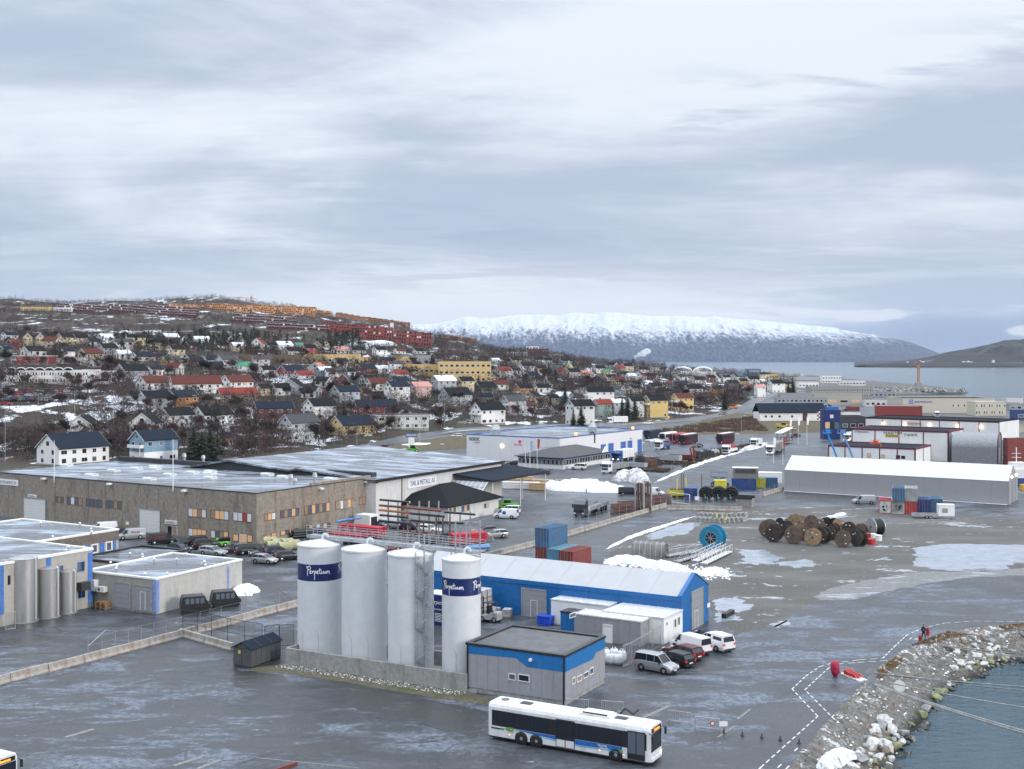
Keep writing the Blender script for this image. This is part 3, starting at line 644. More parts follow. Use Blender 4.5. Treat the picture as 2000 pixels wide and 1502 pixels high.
for i, (x, y, r, lab) in enumerate(SIL):
 t_ = thing('silo', lab, 'silo', (x, y, 0), 0, 'white silos in the concrete basin'); n = 64
 zt = 12.15
 prof_ = [(r, -.1)]
 prof_ += [(r, zt)]
 o = MB().lathe(prof_, n=n).obj('shell', silo_m, t_, smooth=True); smooth_by_angle(o, 60)
 smooth_by_angle(MB().lathe([(r+.05, zt), (r+.05, zt+.06), (r-.02, zt+.08), (.35, zt+.46), (.0, zt+.48)], n=n).obj('roof', silo_m, t_), 35)
 MB().lathe([(r+.06, zt-.12), (r+.06, zt), (r, zt+.01), (r, zt-.12)], n=n).obj('rim', silo_m, t_)
 mb = MB(); pts = [(.3*(1-math.cos(a))+.3, 0, zt+.75+.3*math.sin(a)) for a in np.linspace(0, math.pi*1.1, 8)]; mb.tube((.3, 0, zt+.4), (.3, 0, zt+.76), .11, 10); mb.path(pts, .11, 10); mb.obj('vent_pipe', silo_m, t_)
 mb = MB()
 for k in range(10): a = k*.628; mb.tube((math.cos(a)*(r-.1), math.sin(a)*(r-.1), zt), (math.cos(a)*(r-.1), math.sin(a)*(r-.1), zt+.38), .02, 4)
 mb.obj('lugs', steel, t_, kind='stuff')
 if i in (0, 3):
  za, zb = (8.55, 10.3) if i == 0 else (8.75, 10.45)
  bd = MB().lathe([(r+.004, za), (r+.006, zb)], n=n).obj('band', navy, t_, smooth=True)
  face = math.atan2(-y, -x)
  if i == 0: band_lettering(r+.006, face-.63, 9.12, .86, bd); band_lettering(r+.006, face+.97, 9.12, .86, bd)
  else: band_lettering(r+.006, face-1.12, 9.22, .80, bd); band_lettering(r+.006, face+.62, 9.22, .80, bd)
# ---- basin wall
def Wd(px, py, z=0): q = P(px, py, z); return (q.x, q.y)
w0, w1 = Vector(Wd(557, 1297)), Vector(Wd(911, 1352))
wa = aim(w0, w1); wl = (w1-w0).length
bt = thing('basin_wall', 'low concrete wall round the foot of the white silos', 'wall', (w0.x, w0.y, 0), wa)
n = 9
for i in range(n): MB().box(i*wl/n+.008, 0, -.2, (i+1)*wl/n-.008, .28, 1.68+.02*(i % 2)).obj('wall_panel', conc2, bt)
MB().box(0, .29, -.2, .28, 6.6, 1.7).obj('end_wall', conc2, bt); MB().box(0, 6.6, -.2, wl+1.5, 6.9, 1.66).obj('rear_wall', conc2, bt); MB().box(.1, .1, -.1, wl+1, 6.7, .25).obj('basin_floor', conc2, bt)
for k, px in enumerate((590, 620, 652, 683, 714, 776, 881)):
 q = P(px, 1262+(px-557)*.165, 1.7); lx = (Vector((q.x, q.y))-w0).length
 MB().path([(lx, .5, 0), (lx, .5, 3.35), (lx-.3, .5, 3.85)], .03, 6).obj('fence_post', steel, bt)
# soil strip in front of the wall
soil = flatmat('soil_and_moss', (.045,.038,.022), (.15,.135,.10), .95, 2.2, (.50,.60), (.07,.07,.025), .95, bump=.6)
sheet('soil_strip', [Wd(*p) for p in [(486,1306),(556,1297),(700,1318),(912,1352),(985,1368),(1010,1374),(960,1378),(880,1368),(780,1352),(690,1336),(600,1322),(545,1314),(500,1311)]], .012, soil, jag=.25, n=6)
rs = random.Random(9); mb = MB()
for i in range(700):
 f = rs.random(); c = w0.lerp(w1, f); d = rs.uniform(.1, 1.6); x = c.x-math.sin(-wa)*-d*0+math.sin(wa)*d; y = c.y-math.cos(wa)*d; s_ = rs.uniform(.04, .13)
 mb.add([(x-s_, y, 0), (x+s_, y-s_*.6, 0), (x+s_*.3, y+s_, 0), (x, y, s_*1.1)], [(0,1,3), (1,2,3), (2,0,3)], 0 if rs.random() < .75 else 1)
tag(mb.obj('gravel', [conc2, white]), 'grey stones lying in the soil below the basin wall', 'gravel', kind='stuff')
# ---- walkway above the silos
wk = thing('walkway', 'grey steel walkway with railings running above the silo tops', 'walkway', (SIL[0][0], SIL[0][1], 12.75), math.atan2(SIL[3][1]-SIL[0][1], SIL[3][0]-SIL[0][0]))
wLen = U(SIL[3][0]-SIL[0][0], SIL[3][1]-SIL[0][1]); x0, x1, y0, y1 = -2.4, wLen+1.7, .75, 1.75
o = MB().box(x0, y0, .0, x1, y1, .05).obj('deck', steel, wk); mb = MB(); mb.box(x0, y0-.06, -.22, x1, y0, .12); mb.box(x0, y1, -.22, x1, y1+.06, .12); mb.obj('side_beam', steel, wk)
for yy in (y0-.03, y1+.03):
 mb = MB(); [mb.tube((x0, yy, z), (x1, yy, z), .025, 5) for z in (.55, .82, 1.12)]; mb.obj('handrail', steel, wk)
 pm0 = MB().tube((0,0,0), (0,0,1.12), .028, 5).mesh('rail_post', steel)
 for i in range(16): link('rail_post', pm0, wk, loc=(x0+(x1-x0)*i/15, yy, 0))
for xx in (-1.9, 2.5, 8.4, 14.2, wLen-1.7): MB().tube((xx, y0, -.6), (xx, y0, 0), .06, 6).obj('support', steel, wk)
for xx, hh in ((x1, 3.4), (x1-1.6, 3.1), (x1-2.9, 3.1)): MB().box(xx-.06, y0-.06, -.5, xx+.06, y0+.06, hh-.2).obj('tall_post', steel, wk)
MB().path([(x1-2.9, y0, 2.9), (x1, y0, 3.0)], .03, 5).obj('top_bar', steel, wk)
# ---- spiral stair
sx, sy = -8.72, 119.55
stt = thing('spiral_stair', 'galvanised spiral stair beside the third silo', 'staircase', (sx, sy, 0)); MB().tube((0,0,0), (0,0,14.4), .085, 10).obj('pole', steel, stt)
ns_ = 58
tread = MB().add([(.08,-.03,0),(.88,-.17,0),(.88,.17,0),(.08,.03,0),(.08,-.03,.035),(.88,-.17,.035),(.88,.17,.035),(.08,.03,.035)], [(0,3,2,1),(4,5,6,7),(0,1,5,4),(1,2,6,5),(2,3,7,6),(3,0,4,7)]).mesh('tread', steel)
for i in range(ns_): o = link('tread', tread, stt, loc=(0, 0, .2+i*.215), rz=i*R(24))
hp = [(.88*math.cos(a), .88*math.sin(a), .2+i*.215/2+1.0) for i, a in enumerate(np.arange(0, ns_*2)*R(12))]
MB().path(hp, .022, 4).obj('handrail', steel, stt)
mb = MB()
for i in range(0, ns_*2, 2): x, y, z = hp[i]; mb.tube((x, y, z-1.0), (x, y, z), .014, 4)
mb.obj('balusters', steel, stt)
mt = thing('pipe_ladder', 'thin vertical pipes clamped to the third silo left of the spiral stair', 'pipe', (-9.65, 119.55, 0)); mb = MB(); mb.tube((0,0,0), (0,0,12.6), .035, 5); mb.tube((.28,0,0), (.28,0,12.2), .03, 5); mb.obj('pipe', steel, mt)
mb = MB(); [mb.box(-.05, -.04, z, .34, .04, z+.05) for z in np.arange(1, 12, 1.1)]; mb.obj('clamps', steel, mt)
# ---- pump building
C_, L_, R_ = P(1103,1379), P(913,1349), P(1179,1334); a_, W_, LL = Bld.fit(C_, L_, R_)
pb = Bld('pump_building', 'small flat roofed building with grey panels and a stepped blue band behind the bus', 'building', C_, a_, W_, LL, 4.45)
pb.walls(darksteel, 'wall', .45)
def clip_poly(poly, a, b):
 """vertical slice a..b of a polygon (s,z)"""
 def cut(pl, k, sg):
  out = []
  for i in range(len(pl)):
   p, q = pl[i], pl[(i+1) % len(pl)]; ip, iq = (p[0]-k)*sg >= 0, (q[0]-k)*sg >= 0
   if ip: out.append(p)
   if ip != iq: f = (k-p[0])/(q[0]-p[0]); out.append((k, p[1]+(q[1]-p[1])*f))
  return out
 r_ = cut(poly, a, 1); return cut(r_, b, -1) if r_ else r_
bA = [pb.on('A', *q) for q in ((913.6,1276),(1008,1285),(1030,1302.5),(1102,1312.5))]; bA[0] = (pb.L, bA[0][1]); bA[-1] = (0, bA[-1][1])
bB = [pb.on('B', *q) for q in ((1103,1312.5),(1157,1287),(1163,1274),(1179,1267))]; bB[0] = (0, bB[0][1]); bB[-1] = (pb.W, bB[-1][1])
for f_, line, S_ in (('A', bA, pb.L), ('B', bB, pb.W)):
 line = sorted(line); top = 4.45; low = [(0, .45)]+[(S_, .45)]+line[::-1]; up = line+[(S_, top), (0, top)]
 n = 9 if f_ == 'A' else 7
 for i in range(n):
  a, b = i*S_/n+.012, (i+1)*S_/n-.012
  pl = clip_poly(low, a, b); mb = MB(); pb.poly(mb, f_, pl, 0, .05); mb.obj('wall_panel', clad, pb.t)
 for i in range(n*2):
  a, b = i*S_/(n*2)+.006, (i+1)*S_/(n*2)-.006; pl = clip_poly(up, a, b); mb = MB(); pb.poly(mb, f_, pl, 0, .07); mb.obj('blue_cladding_board', tile_blue, pb.t)
for r_ in ((994,1315,1008,1328),(1013,1317,1035,1331)): pb.win('A', r_, 1, panes=[glass if r_[0] > 1010 else glass2], sub=True).location = (-.055, 0, 0)
for r_ in ((1116,1323,1122,1336),(1125,1319,1135,1331),(1138,1312,1148,1323),(1150,1304,1157.5,1317)): pb.win('B', r_, 1, panes=[tan if r_[0] < 1130 else glass2], sub=True).location = (0, -.055, 0)
pb.flat_roof(wetroof2, darkrim, .22, .35, over=.12)
mb = MB(); pb.fb(mb, 'A', -.02, .10, 0, 4.4, .07, .19); mb.obj('downpipe', black, pb.t); mb = MB(); pb.fb(mb, 'A', pb.L-.2, pb.L-.08, 0, 4.4, .07, .19); mb.obj('downpipe', black, pb.t)
s_, z_l = pb.on('A', 1038, 1288); mb = MB(); pb.fb(mb, 'A', s_-.12, s_+.12, z_l-.12, z_l+.12, .08, .35); mb.obj('wall_lamp', white, pb.t)
# ---- blue storage hall
def hall(name, label, C_, ang, W, L, he, rise, wallm, roofm, trim, nb, cham=.5, inset=1.0):
 b = Bld(name, label, 'hall', C_, ang, W, L, he)
 mb = MB(); mb.prism([(0, 0), (he, 0), (he+rise, W/2), (he, W), (0, W)], 'y', 0, .12); mb.obj('gable_wall', wallm, b.t)
 mb = MB(); mb.prism([(0, 0), (he, 0), (he+rise, W/2), (he, W), (0, W)], 'y', L-.12, L); mb.obj('rear_gable_wall', wallm, b.t)
 n = nb
 for i in range(n):
  a, c = .12+(L-.24)*i/n, .12+(L-.24)*(i+1)/n
  MB().box(0, a+.01, 0, .06, c-.01, he).obj('wall_panel', wallm, b.t)
  for sg in (0, 1):
   x0_, xm = (0, W/2) if not sg else (W, W/2); sgn = 1 if not sg else -1
   mb = MB(); mb.prism([(he, x0_-sgn*.05), (he+rise, xm), (he+rise+.07, xm), (he+.07, x0_-sgn*.05)], 'y', a+.008, c-.008); mb.obj('roof_panel', roofm, b.t)
   mb = MB(); mb.prism([(he+.06, x0_), (he+rise+.06, xm), (he+rise+.12, xm), (he+.12, x0_)], 'y', c-.07, c+.07); mb.obj('roof_rib', roofm, b.t)
 MB().box(W-.06, .12, 0, W, L-.12, he).obj('side_wall', wallm, b.t)
 for y0_, y1_ in ((-.04, .45),) if inset else ():
  for x0_, xm, sg in ((-.06, W/2, 1), (W+.06, W/2, -1)):
   mb = MB(); mb.prism([(he+.06, x0_), (he+rise+.1, xm), (he+rise+.2, xm), (he+.16, x0_)], 'y', y0_, y1_); mb.obj('gable_trim', trim, b.t)
 return b
C_, L_, R_ = P(1331,1240.5), P(1018.6,1202), P(1391,1214); a_, W_, _ = Bld.fit(C_, L_, R_, .9)
bh = hall('blue_storage_hall', 'long blue storage tent hall with pale grey roof behind the silos', C_, a_, W_, 36.5, 4.35, 2.0, hallblue, hallroof, hallblue, 9)
MB().box(-.12, 0, 3.9, .0, 36.5, 4.42).obj('eaves_skirt', hallblue, bh.t)
def roll_door(b, face, r, mat, name='door', sub=None, px=True, n=5, lab=None):
 s0, s1, z0, z1 = b.rect(face, *r) if px else r
 fr_ = MB(); t_ = .14; [b.fb(fr_, face, *q, .0, .14) for q in ((s0-t_, s0, z0, z1+t_), (s1, s1+t_, z0, z1+t_), (s0, s1, z1, z1+t_))]
 o = fr_.obj(name, steel if mat is not white else frame_w, b.t, lab)
 for i in range(n): mb = MB(); a, c = z0+(z1-z0)*i/n, z0+(z1-z0)*(i+1)/n; b.fb(mb, face, s0+.01, s1-.01, a+.01, c-.01, .02, .08); mb.obj('door_panel', mat, o)
 if sub:
  a, c, d = sub; q0, q1 = s0+(s1-s0)*a, s0+(s1-s0)*c; q2 = z0+.1+(z1-z0)*d; mb = MB()
  for rr in ((q0, q0+.06, z0+.1, q2), (q1-.06, q1, z0+.1, q2), (q0, q1, q2-.06, q2)): b.fb(mb, face, *rr, .075, .11)
  mb.obj('wicket_door', white, o)
 return o
doorg = C('grey_door', .27,.28,.30, .5, noise=.06)
roll_door(bh, 'A', (1021,1152,1066,1209), doorg, sub=(.35,.65,.62)); roll_door(bh, 'B', (1350,1153,1372,1232), doorg, sub=(.25,.55,.5))
bh.plate('B', (1381,1178,1386,1186), whitet, 'notice')
# ---- cabins in front of the hall
def cabin(label, o, W, L, h, wallm, roofm, ridges=True, name='site_cabin', ang=None):
 b = Bld(name, label, 'cabin', o, GRID if ang is None else ang, W, L, h, 'site cabins beside the blue hall'); k = max(3, int(L/1.2))
 MB().box(.03, .03, 0, W-.03, L-.03, h-.02).obj('core', wallm, b.t)
 for i in range(k):
  mb = MB(); b.fb(mb, 'A', i*L/k+.01, (i+1)*L/k-.01, .1, h-.15, -.03, .0); mb.obj('wall_panel', wallm, b.t)
 k2 = max(2, int(W/1.2))
 for i in range(k2): mb = MB(); b.fb(mb, 'B', i*W/k2+.01, (i+1)*W/k2-.01, .1, h-.15, -.03, 0); mb.obj('wall_panel', wallm, b.t)
 MB().box(-.06, -.06, h-.1, W+.06, L+.06, h+.05).obj('roof', roofm, b.t)
 mb = MB(); [mb.box(-.05, y-.04, h+.05, W+.05, y+.04, h+.1) for y in np.arange(.6, L, 1.2)]; mb.obj('roof_ribs', roofm, b.t)
 return b
roofw = C('pale_cabin_roof', .55,.56,.58, .5);
g = cabin('grey boarded cabin with a white door in front of the white cabins', (14.2,132.9), 2.9, 8.3, 2.8, C('cabin_grey', .27,.27,.29, .6, noise=.1), roofw)
roll_door(g, 'A', (1180,1222,1194.5,1260), white, n=1)
wc = cabin('wide white twin cabin between the grey cabin and the hall gable', (16.9,133.9), 5.3, 7.6, 2.95, white, C('white_cabin_roof', .56,.57,.59, .5))
for r_ in ((1316,1208,1320.5,1226),(1323,1204.5,1327.5,1221.5)): wc.win('B', r_, 1, panes=[glass2])
wc.win('B', (1300.5,1214,1303.5,1222), 1)
cabin('long white cabin against the hall behind the blue shed', (11.2,140.6), 2.5, 7.6, 2.95, white, roofw)
bs_ = cabin('small blue shed with dark sloping roof beside the grey cabin', (7.9,137.2), 2.0, 2.7, 2.75, hallblue, darkrim, name='blue_shed'); bs_.win('B', (1112,1197,1124,1206), 1, panes=[glass2])
# white bulk bags
for i, (px, py, s_) in enumerate([(1192,1296,.55),(1207,1297,.6),(1183,1287,.5),(1199,1286,.5),(1215,1290,.5)]):
 q = P(px, py); t_ = thing('bulk_bag', ['white bulk bag at the near corner of the bag group','fat white bulk bag beside the gate post','white bulk bag tucked behind against the pump building','rear white bulk bag in the middle of the group','white bulk bag nearest the grey cabin'][i], 'bag', q, i, 'white bulk bags behind the pump building')
 mb = MB(); mb.lathe([(.1, 0), (s_*.9, .03), (s_, .35), (s_*.95, .7), (s_*.8, .98), (.1, 1.05)], n=9)
 mb.v = [(x*(1+.12*math.sin(5*math.atan2(y, x)+z*4)), y*(1+.1*math.cos(4*math.atan2(y, x))), z) for x, y, z in mb.v]; mb.obj('sack', C('bag_cloth', .66,.67,.70, .8), t_, smooth=True)
 mb = MB(); [mb.tube((x*s_*.6, y*s_*.6, .9), (x*s_*.2, y*s_*.2, 1.25), .025, 4) for x in (-1, 1) for y in (-1, 1)]; mb.obj('loop', white, t_)
# mesh gates by the cars
def mesh_panel(label, p, q, h=2.0, n=8, mat=steel, name='gate', base=.1, bars=True, cat='fence panel', group=None, topbar=True):
 a = aim(p, q); L = U(q[0]-p[0], q[1]-p[1]); t_ = thing(name, label, cat, (p[0], p[1], 0), a, group); mb = MB()
 for z in (base, h): mb.tube((0, 0, z), (L, 0, z), .03, 5)
 for x in (0, L): mb.tube((x, 0, 0), (x, 0, h), .035, 5)
 mb.obj('panel_frame', mat, t_)
 if bars:
  mb = MB()
  for i in range(1, n): mb.tube((L*i/n, 0, base), (L*i/n, 0, h), .02, 3, cap=False)
  mb.obj('bars', mat, t_)
 return t_
mesh_panel('steel mesh gate leaf standing open beside the silver van', Wd(1217,1303), Wd(1274,1270), 2.1, 22, steel, cat='gate', name='gate'); mesh_panel('heavy grey gate post frame beside the silver van', Wd(1217,1304), Wd(1234,1298), 2.3, 4, steel, cat='gate', name='gate')
mesh_panel('mesh fence panel next to the white twin cabin', Wd(1276,1270), Wd(1290,1262), 2.4, 6, steel)
# ---- transformer kiosk
C_, L_, R_ = P(490,1305.5), P(453,1302), P(541.5,1284); a_ = GRID+R(4)
k = Bld('transformer_kiosk', 'dark grey transformer kiosk with pitched roof beside the black fence', 'kiosk', C_, a_, 4.9, 2.3, 1.95); kd = C('kiosk_grey', .075,.078,.082, .5, noise=.08); MB().box(.04,.04,-.05,4.86,2.26,1.9).obj('core', darksteel, k.t)
for i in range(6): mb = MB(); k.fb(mb, 'B', i*4.9/6+.02, (i+1)*4.9/6-.02, .15, 1.92, -.04, .03); mb.obj('door_panel', kd, k.t)
for i in range(2): mb = MB(); k.fb(mb, 'A', i*1.15+.02, i*1.15+1.13, .15, 1.92, -.04, .03); mb.obj('door_panel', kd, k.t)
mb = MB(); mb.prism([(0,1.95),(2.3,1.95),(1.15,2.55)], 'x', 0, 4.9); mb.obj('gable_wall', kd, k.t)
mb = MB(); gable_roof(mb, 0, 4.9, 0, 2.3, 1.95, .62, .18, .06, 'x'); mb.obj('roof', r_navy, k.t)
for x in (1.6, 3.3):
 mb = MB(); mb.prism([(-.2,1.93),(1.15,2.64),(1.15,2.68),(-.2,1.97)], 'x', x-.04, x+.04); mb.obj('roof_seam', darksteel, k.t)
k.plate('A', (466,1270,470.5,1276.5), C('warning_yellow', .65,.45,.03), 'warning_sign', .06)
# ---- precast barrier lines
jers = None
def jersey(L=3.9, h=.85, w=.62):
 return MB().prism([(-w/2, 0), (-w/2, .12), (-w*.30, .35), (-w*.22, h), (w*.22, h), (w*.30, .35), (w/2, .12), (w/2, 0)], 'x', .02, L-.02)
jm = jersey().mesh('barrier_block', concrete)
ORD = 'first second third fourth fifth sixth seventh eighth ninth tenth eleventh twelfth thirteenth fourteenth fifteenth sixteenth seventeenth eighteenth nineteenth twentieth'.split()
def barrier(p0, p1, labf, group, L=3.9, sc=1.0, jog=.04):
 p0, p1 = Vector(p0[:2]), Vector(p1[:2]); n = int((p1-p0).length/(L*sc)); a = aim(p0, p1); rr = random.Random(int(p0.x*10)); out = []
 for i in range(n):
  q = p0.lerp(p1, i/n); j = rr.uniform(-jog, jog); o = link('concrete_barrier', jm, None, None, None, (q.x-math.sin(a)*j, q.y+math.cos(a)*j, rr.uniform(-.02, .01)), a+R(rr.uniform(-.6, .6)))
  o.scale = ((p1-p0).length/n/L, rr.uniform(.95, 1.05), sc*rr.uniform(.97, 1.04)); tag(o, labf.replace('barrier block', ORD[i]+' barrier block').replace('concrete block', ORD[i]+' concrete block'), 'barrier', group); out.append(o)
 return out
bl0, bl1, bl2, bl3 = P(-60,1352), P(348,1246), P(581,1184), P(1040,1067)
barrier(bl0, bl1, 'stained concrete barrier block from the left in the line left of the kiosk', 'barrier line along the wet quay yard')
barrier(bl1, bl2, 'stained concrete barrier block from the black gates towards the first silo', 'barrier line behind the black gates')
barrier(bl2, bl3, 'concrete barrier block from the left behind the silos', 'barrier line behind the silos')
barrier(bl3, P(1300,990), 'rust stained concrete barrier block going right from the stacked containers', 'barrier line past the containers')
barrier(P(352,1241), P(455,1270), 'concrete barrier block from the left under the black gates', 'barrier blocks under the black gates', sc=.95)
barrier(P(1302,995), P(1450,998), 'short concrete block from the left before the coiled black pipes', 'blocks in front of the pipe coils', L=3.9, sc=1.1)
barrier(P(1490,969), P(1530,957), 'concrete block from the left by the grey hall fence', 'blocks by the grey hall')
bmk = C('black_metal', .02,.022,.026, .5)
fp = [Wd(x, y) for x, y in ((357,1232),(386,1237),(413,1242),(444,1250),(478,1257),(512,1263))]
for i, (p, q) in enumerate(zip(fp, fp[1:])):
 mesh_panel('black barred gate panel, number %s counted from the barrier corner' % ['one','two','three','four','five'][i], p, q, 2.5, 14, bmk, 'barred_gate', .9, group='black gate panels above the barrier')
mesh_panel('black barred gate leaf left of the first silo', Wd(517,1268), Wd(545,1263), 2.5, 14, bmk, 'barred_gate'); mesh_panel('black barred gate leaf touching the first silo', Wd(546,1263), Wd(574,1262), 2.4, 14, bmk, 'barred_gate')
# thin wire fence posts on the long barrier
def wirefence(p0, p1, n, h, label, name='wire_fence', zb=.8, wires=3):
 p0, p1 = Vector(p0[:2]), Vector(p1[:2]); a = aim(p0, p1); L = (p1-p0).length; t_ = thing(name, label, 'fence', (p0.x, p0.y, 0), a)
 pm = MB().tube((0,0,0), (0,0,h), .03, 5).mesh('post', steel)
 for i in range(n+1): link('post', pm, t_, loc=(L*i/n, 0, 0))
 mb = MB(); [mb.tube((0, 0, z), (L, 0, z), .008, 3, cap=False) for z in np.linspace(zb, h-.05, wires)]; mb.obj('wire', steel, t_)
wirefence(P(172,1290), bl1, 7, 2.4, 'thin wire fence on posts above the left barrier line'); wirefence(bl1, bl2, 6, 2.4, 'thin wire fence on posts between the garage annex and the gates'); wirefence(P(1117,1038), P(1290,992), 12, 2.4, 'thin wire fence in front of the grey flatbed truck')
MB_ = MB().tube(P(172,1262,.3), P(207,1230,1.2), .04, 5).obj('loose_pole', steel); tag(MB_, 'thin pale pole leaning by the long barrier', 'pole')
MB_ = MB().tube(P(544,1150,.5), P(570,1172,.5), .04, 5).obj('loose_pole', darksteel); tag(MB_, 'thin dark stay leaning behind the first silo', 'pole')
# ---- food plant on the left
pl = C('plant_render', .40,.38,.345, .8, noise=.08, dirt=((.2,.185,.16), .5)); plb = C('plant_blue', .06,.17,.48, .5); plc = C('brown_band', .15,.13,.11, .8, noise=.3)
eB = Vector((math.cos(GRID), math.sin(GRID), 0)); eA = Vector((-math.sin(GRID), math.cos(GRID), 0))
R2 = P(181,1185); c2 = R2-eB*34
b2 = Bld('food_plant', 'two storey rendered plant building with blue stripes beside the steel tanks', 'building', c2, GRID, 34, 24, 7.3); b2.walls(pl); b2.flat_roof(wetroof, white, .28, .35)
def vstripe(b, face, px, y0, y1, wpx, mat=plb): b.plate(face, (px-wpx/2, y0, px+wpx/2, y1), mat, 'blue_stripe', .06)
vstripe(b2, 'B', 176, 1079, 1178, 9); vstripe(b2, 'B', 94.5, 1089, 1108, 9); vstripe(b2, 'B', 3.5, 1104, 1200, 7)
b2.win('B', (108.5,1105,123,1130), 1, frame=plb, panes=[glass2]); b2.win('B', (151,1097,165,1116), 2, frame=plb, panes=[glass2, glass], sub=True); b2.win('B', (152,1147,166,1168), 2, frame=plb, panes=[glass]);
b2.plate('B', (15,1124,20,1142), glass, 'window')
mb = MB(); s0, s1, z0, z1 = b2.rect('B', 150, 1136, 168, 1152); b2.fb(mb, 'B', s0, s1, z0, z1, .05, .9); mb.obj('duct_hood', darksteel, b2.t)
# stair head / ventilation unit on roof
va = Bld('roof_ventilation_unit', 'grey ventilation unit with chimney on the plant roof', 'ventilation unit', c2+eB*20+eA*4.2+Vector((0,0,7.35)), GRID, 3.0, 8, 1.9); va.walls(C('vent_grey', .22,.23,.24, .45, metal=.3)); pass
MB().box(.4,.4,1.9,1.6,1.6,3.2).obj('flue', steel, va.t); mb = MB(); va.fb(mb, 'B', .8, 2.4, .4, 1.1, 0, .06); mb.obj('louvre', darksteel, va.t)
b3o = Vector((-66.6,162.3,0)); b3 = Bld('plant_rear_wing', 'rear wing of the plant with brown fascia, blue pilasters and white windows', 'building', b3o, GRID, 17, 22, 6.6); b3.walls(pl); b3.flat_roof(wetroof, white, .25, .35); pass
mb = MB(); b3.fb(mb, 'B', 0, 17, 5.2, 6.55, 0, .08); mb.obj('fascia', plc, b3.t)
for px in (142, 171, 199, 223.5): vstripe(b3, 'B', px, 1054, 1079, 9 if px < 210 else 5)
for r_ in ((148,1066,165,1084),(178,1062,191,1081),(206,1057,219,1077)): b3.win('B', r_, 1, panes=[glass2], t=.2)
ao = P(305,1199.5); an = Bld('garage_annex', 'pale concrete garage annex with two grey doors and blue corner', 'building', ao, R(62.5), 16.2, 12.6, 4.25)
anw = C('annex_concrete', .46,.45,.43, .85, noise=.08, dirt=((.28,.27,.25), .35)); anb = C('annex_brown', .30,.28,.25, .85, noise=.12, dirt=((.2,.18,.16), .5))
MB().box(.06, .06, -.2, 16.14, 12.54, 4.25).obj('wall', anw, an.t); mb = MB(); an.fb(mb, 'A', 0, 12.6, 0, 4.25, -.055, .0); mb.obj('front_wall', anb, an.t)
for i in range(5): mb = MB(); an.fb(mb, 'B', i*3.24+.01, (i+1)*3.24-.01, 0, 4.2, -.055, .0); mb.obj('wall_panel', anw, an.t)
an.flat_roof(wetroof, white, .22, .35); roll_door(an, 'A', (224,1139,254.5,1187), doorg); roll_door(an, 'A', (264.5,1145,296,1193), doorg, sub=(.35,.68,.75)); vstripe(an, 'A', 302, 1133, 1196, 6, C('faded_blue', .20,.28,.55, .6)); vstripe(an, 'B', 307.5, 1133, 1196, 6, MATS['faded_blue']); an.plate('B', (444,1106,447.5,1154), MATS['faded_blue'], 'blue_stripe', .06)
ax = Bld('low_link_roof', 'low wet flat roofed link between the plant wing and the garage annex', 'building', ao+Vector((math.cos(R(62.5)),math.sin(R(62.5)),0))*7+Vector((-math.sin(R(62.5)),math.cos(R(62.5)),0))*12.7, R(62.5), 12.5, 9, 4.1); ax.walls(anw); ax.flat_roof(wetroof, darkrim, .3, .35)
def roof_vent(p, z, lab):
 t_ = thing('roof_vent', lab, 'roof vent', (p[0], p[1], z), 0, 'small round vents on the plant roofs'); MB().tube((0,0,0), (0,0,.42), .09, 8).obj('pipe', steel, t_); MB().tube((0,0,.42), (0,0,.58), .2, 8, r2=.12).obj('cap', white, t_)
for px, py, z, w_ in [(227,1116.5,4.3,'nearest one'),(283,1127,4.3,'third'),(326,1126,4.3,'fifth'),(301,1098,4.3,'rearmost of the middle ones, fourth'),(345,1098,4.3,'rearmost, sixth'),(399,1103,4.3,'seventh'),(401,1110,4.3,'eighth'),(228,1112,4.3,'second, touching the blue stripe,')]: roof_vent(P(px, py, z), z, 'white capped vent on the annex roof, %s from left' % w_)
for px, py, q_ in ((254,1086,'second'),(278,1088,'third'),(278.5,1093,'fourth'),(216,1104,'first')): roof_vent(P(px, py, 4.15), 4.1, 'small white capped vent on the low link roof, %s from the left' % q_)
for px, py, q_ in ((129.5,1080,'front'),(133,1074,'rear')): roof_vent(P(px, py, 7.4), 7.35, '%s small vent of the two at the edge of the two storey plant roof' % q_)
for i_, (px, py) in enumerate(((79,1026),(103,1053),(156,1027),(178,1038),(179,1043))): roof_vent(P(px, py, 6.7), 6.65, 'small vent on the rear wing roof, %s from the left' % ORD[i_])
# heat pumps and pallets
hpu = C('unit_white', .66,.66,.64, .5)
for i, r_ in enumerate([(175,1131,193,1152),(196.5,1144.5,211,1154.5)]):
 s0, s1, z0, z1 = an.rect('A', *r_) ; q = an.o+an.ey*s0+an.ex*-.75; t_ = thing('heat_pump', ['large white twin fan unit on the annex wall','small white fan unit on the annex wall'][i], 'heat pump', (q.x, q.y, z0), an.ang)
 MB().box(0, 0, 0, .72, s1-s0, z1-z0).obj('case', hpu, t_)
 for k_ in range(2-i): zc_ = (z1-z0)*(.28+.46*k_) if not i else (z1-z0)/2; MB().tube((-.03, (s1-s0)*.62, zc_), (0, (s1-s0)*.62, zc_), .3*(z1-z0)/(1.4 if not i else .9)*.8, 14).obj('fan', black, t_)
pal = C('pallet_wood', .33,.21,.11, .9, noise=.3)
def pallet_mesh():
 mb = MB(); [mb.box(0, i*.21, .12, 1.2, i*.21+.13, .145) for i in range(4)]; [mb.box(i*.53, 0, 0, i*.53+.12, .8, .12) for i in range(3)]; return mb.mesh('pallet', pal)
pm_ = pallet_mesh()
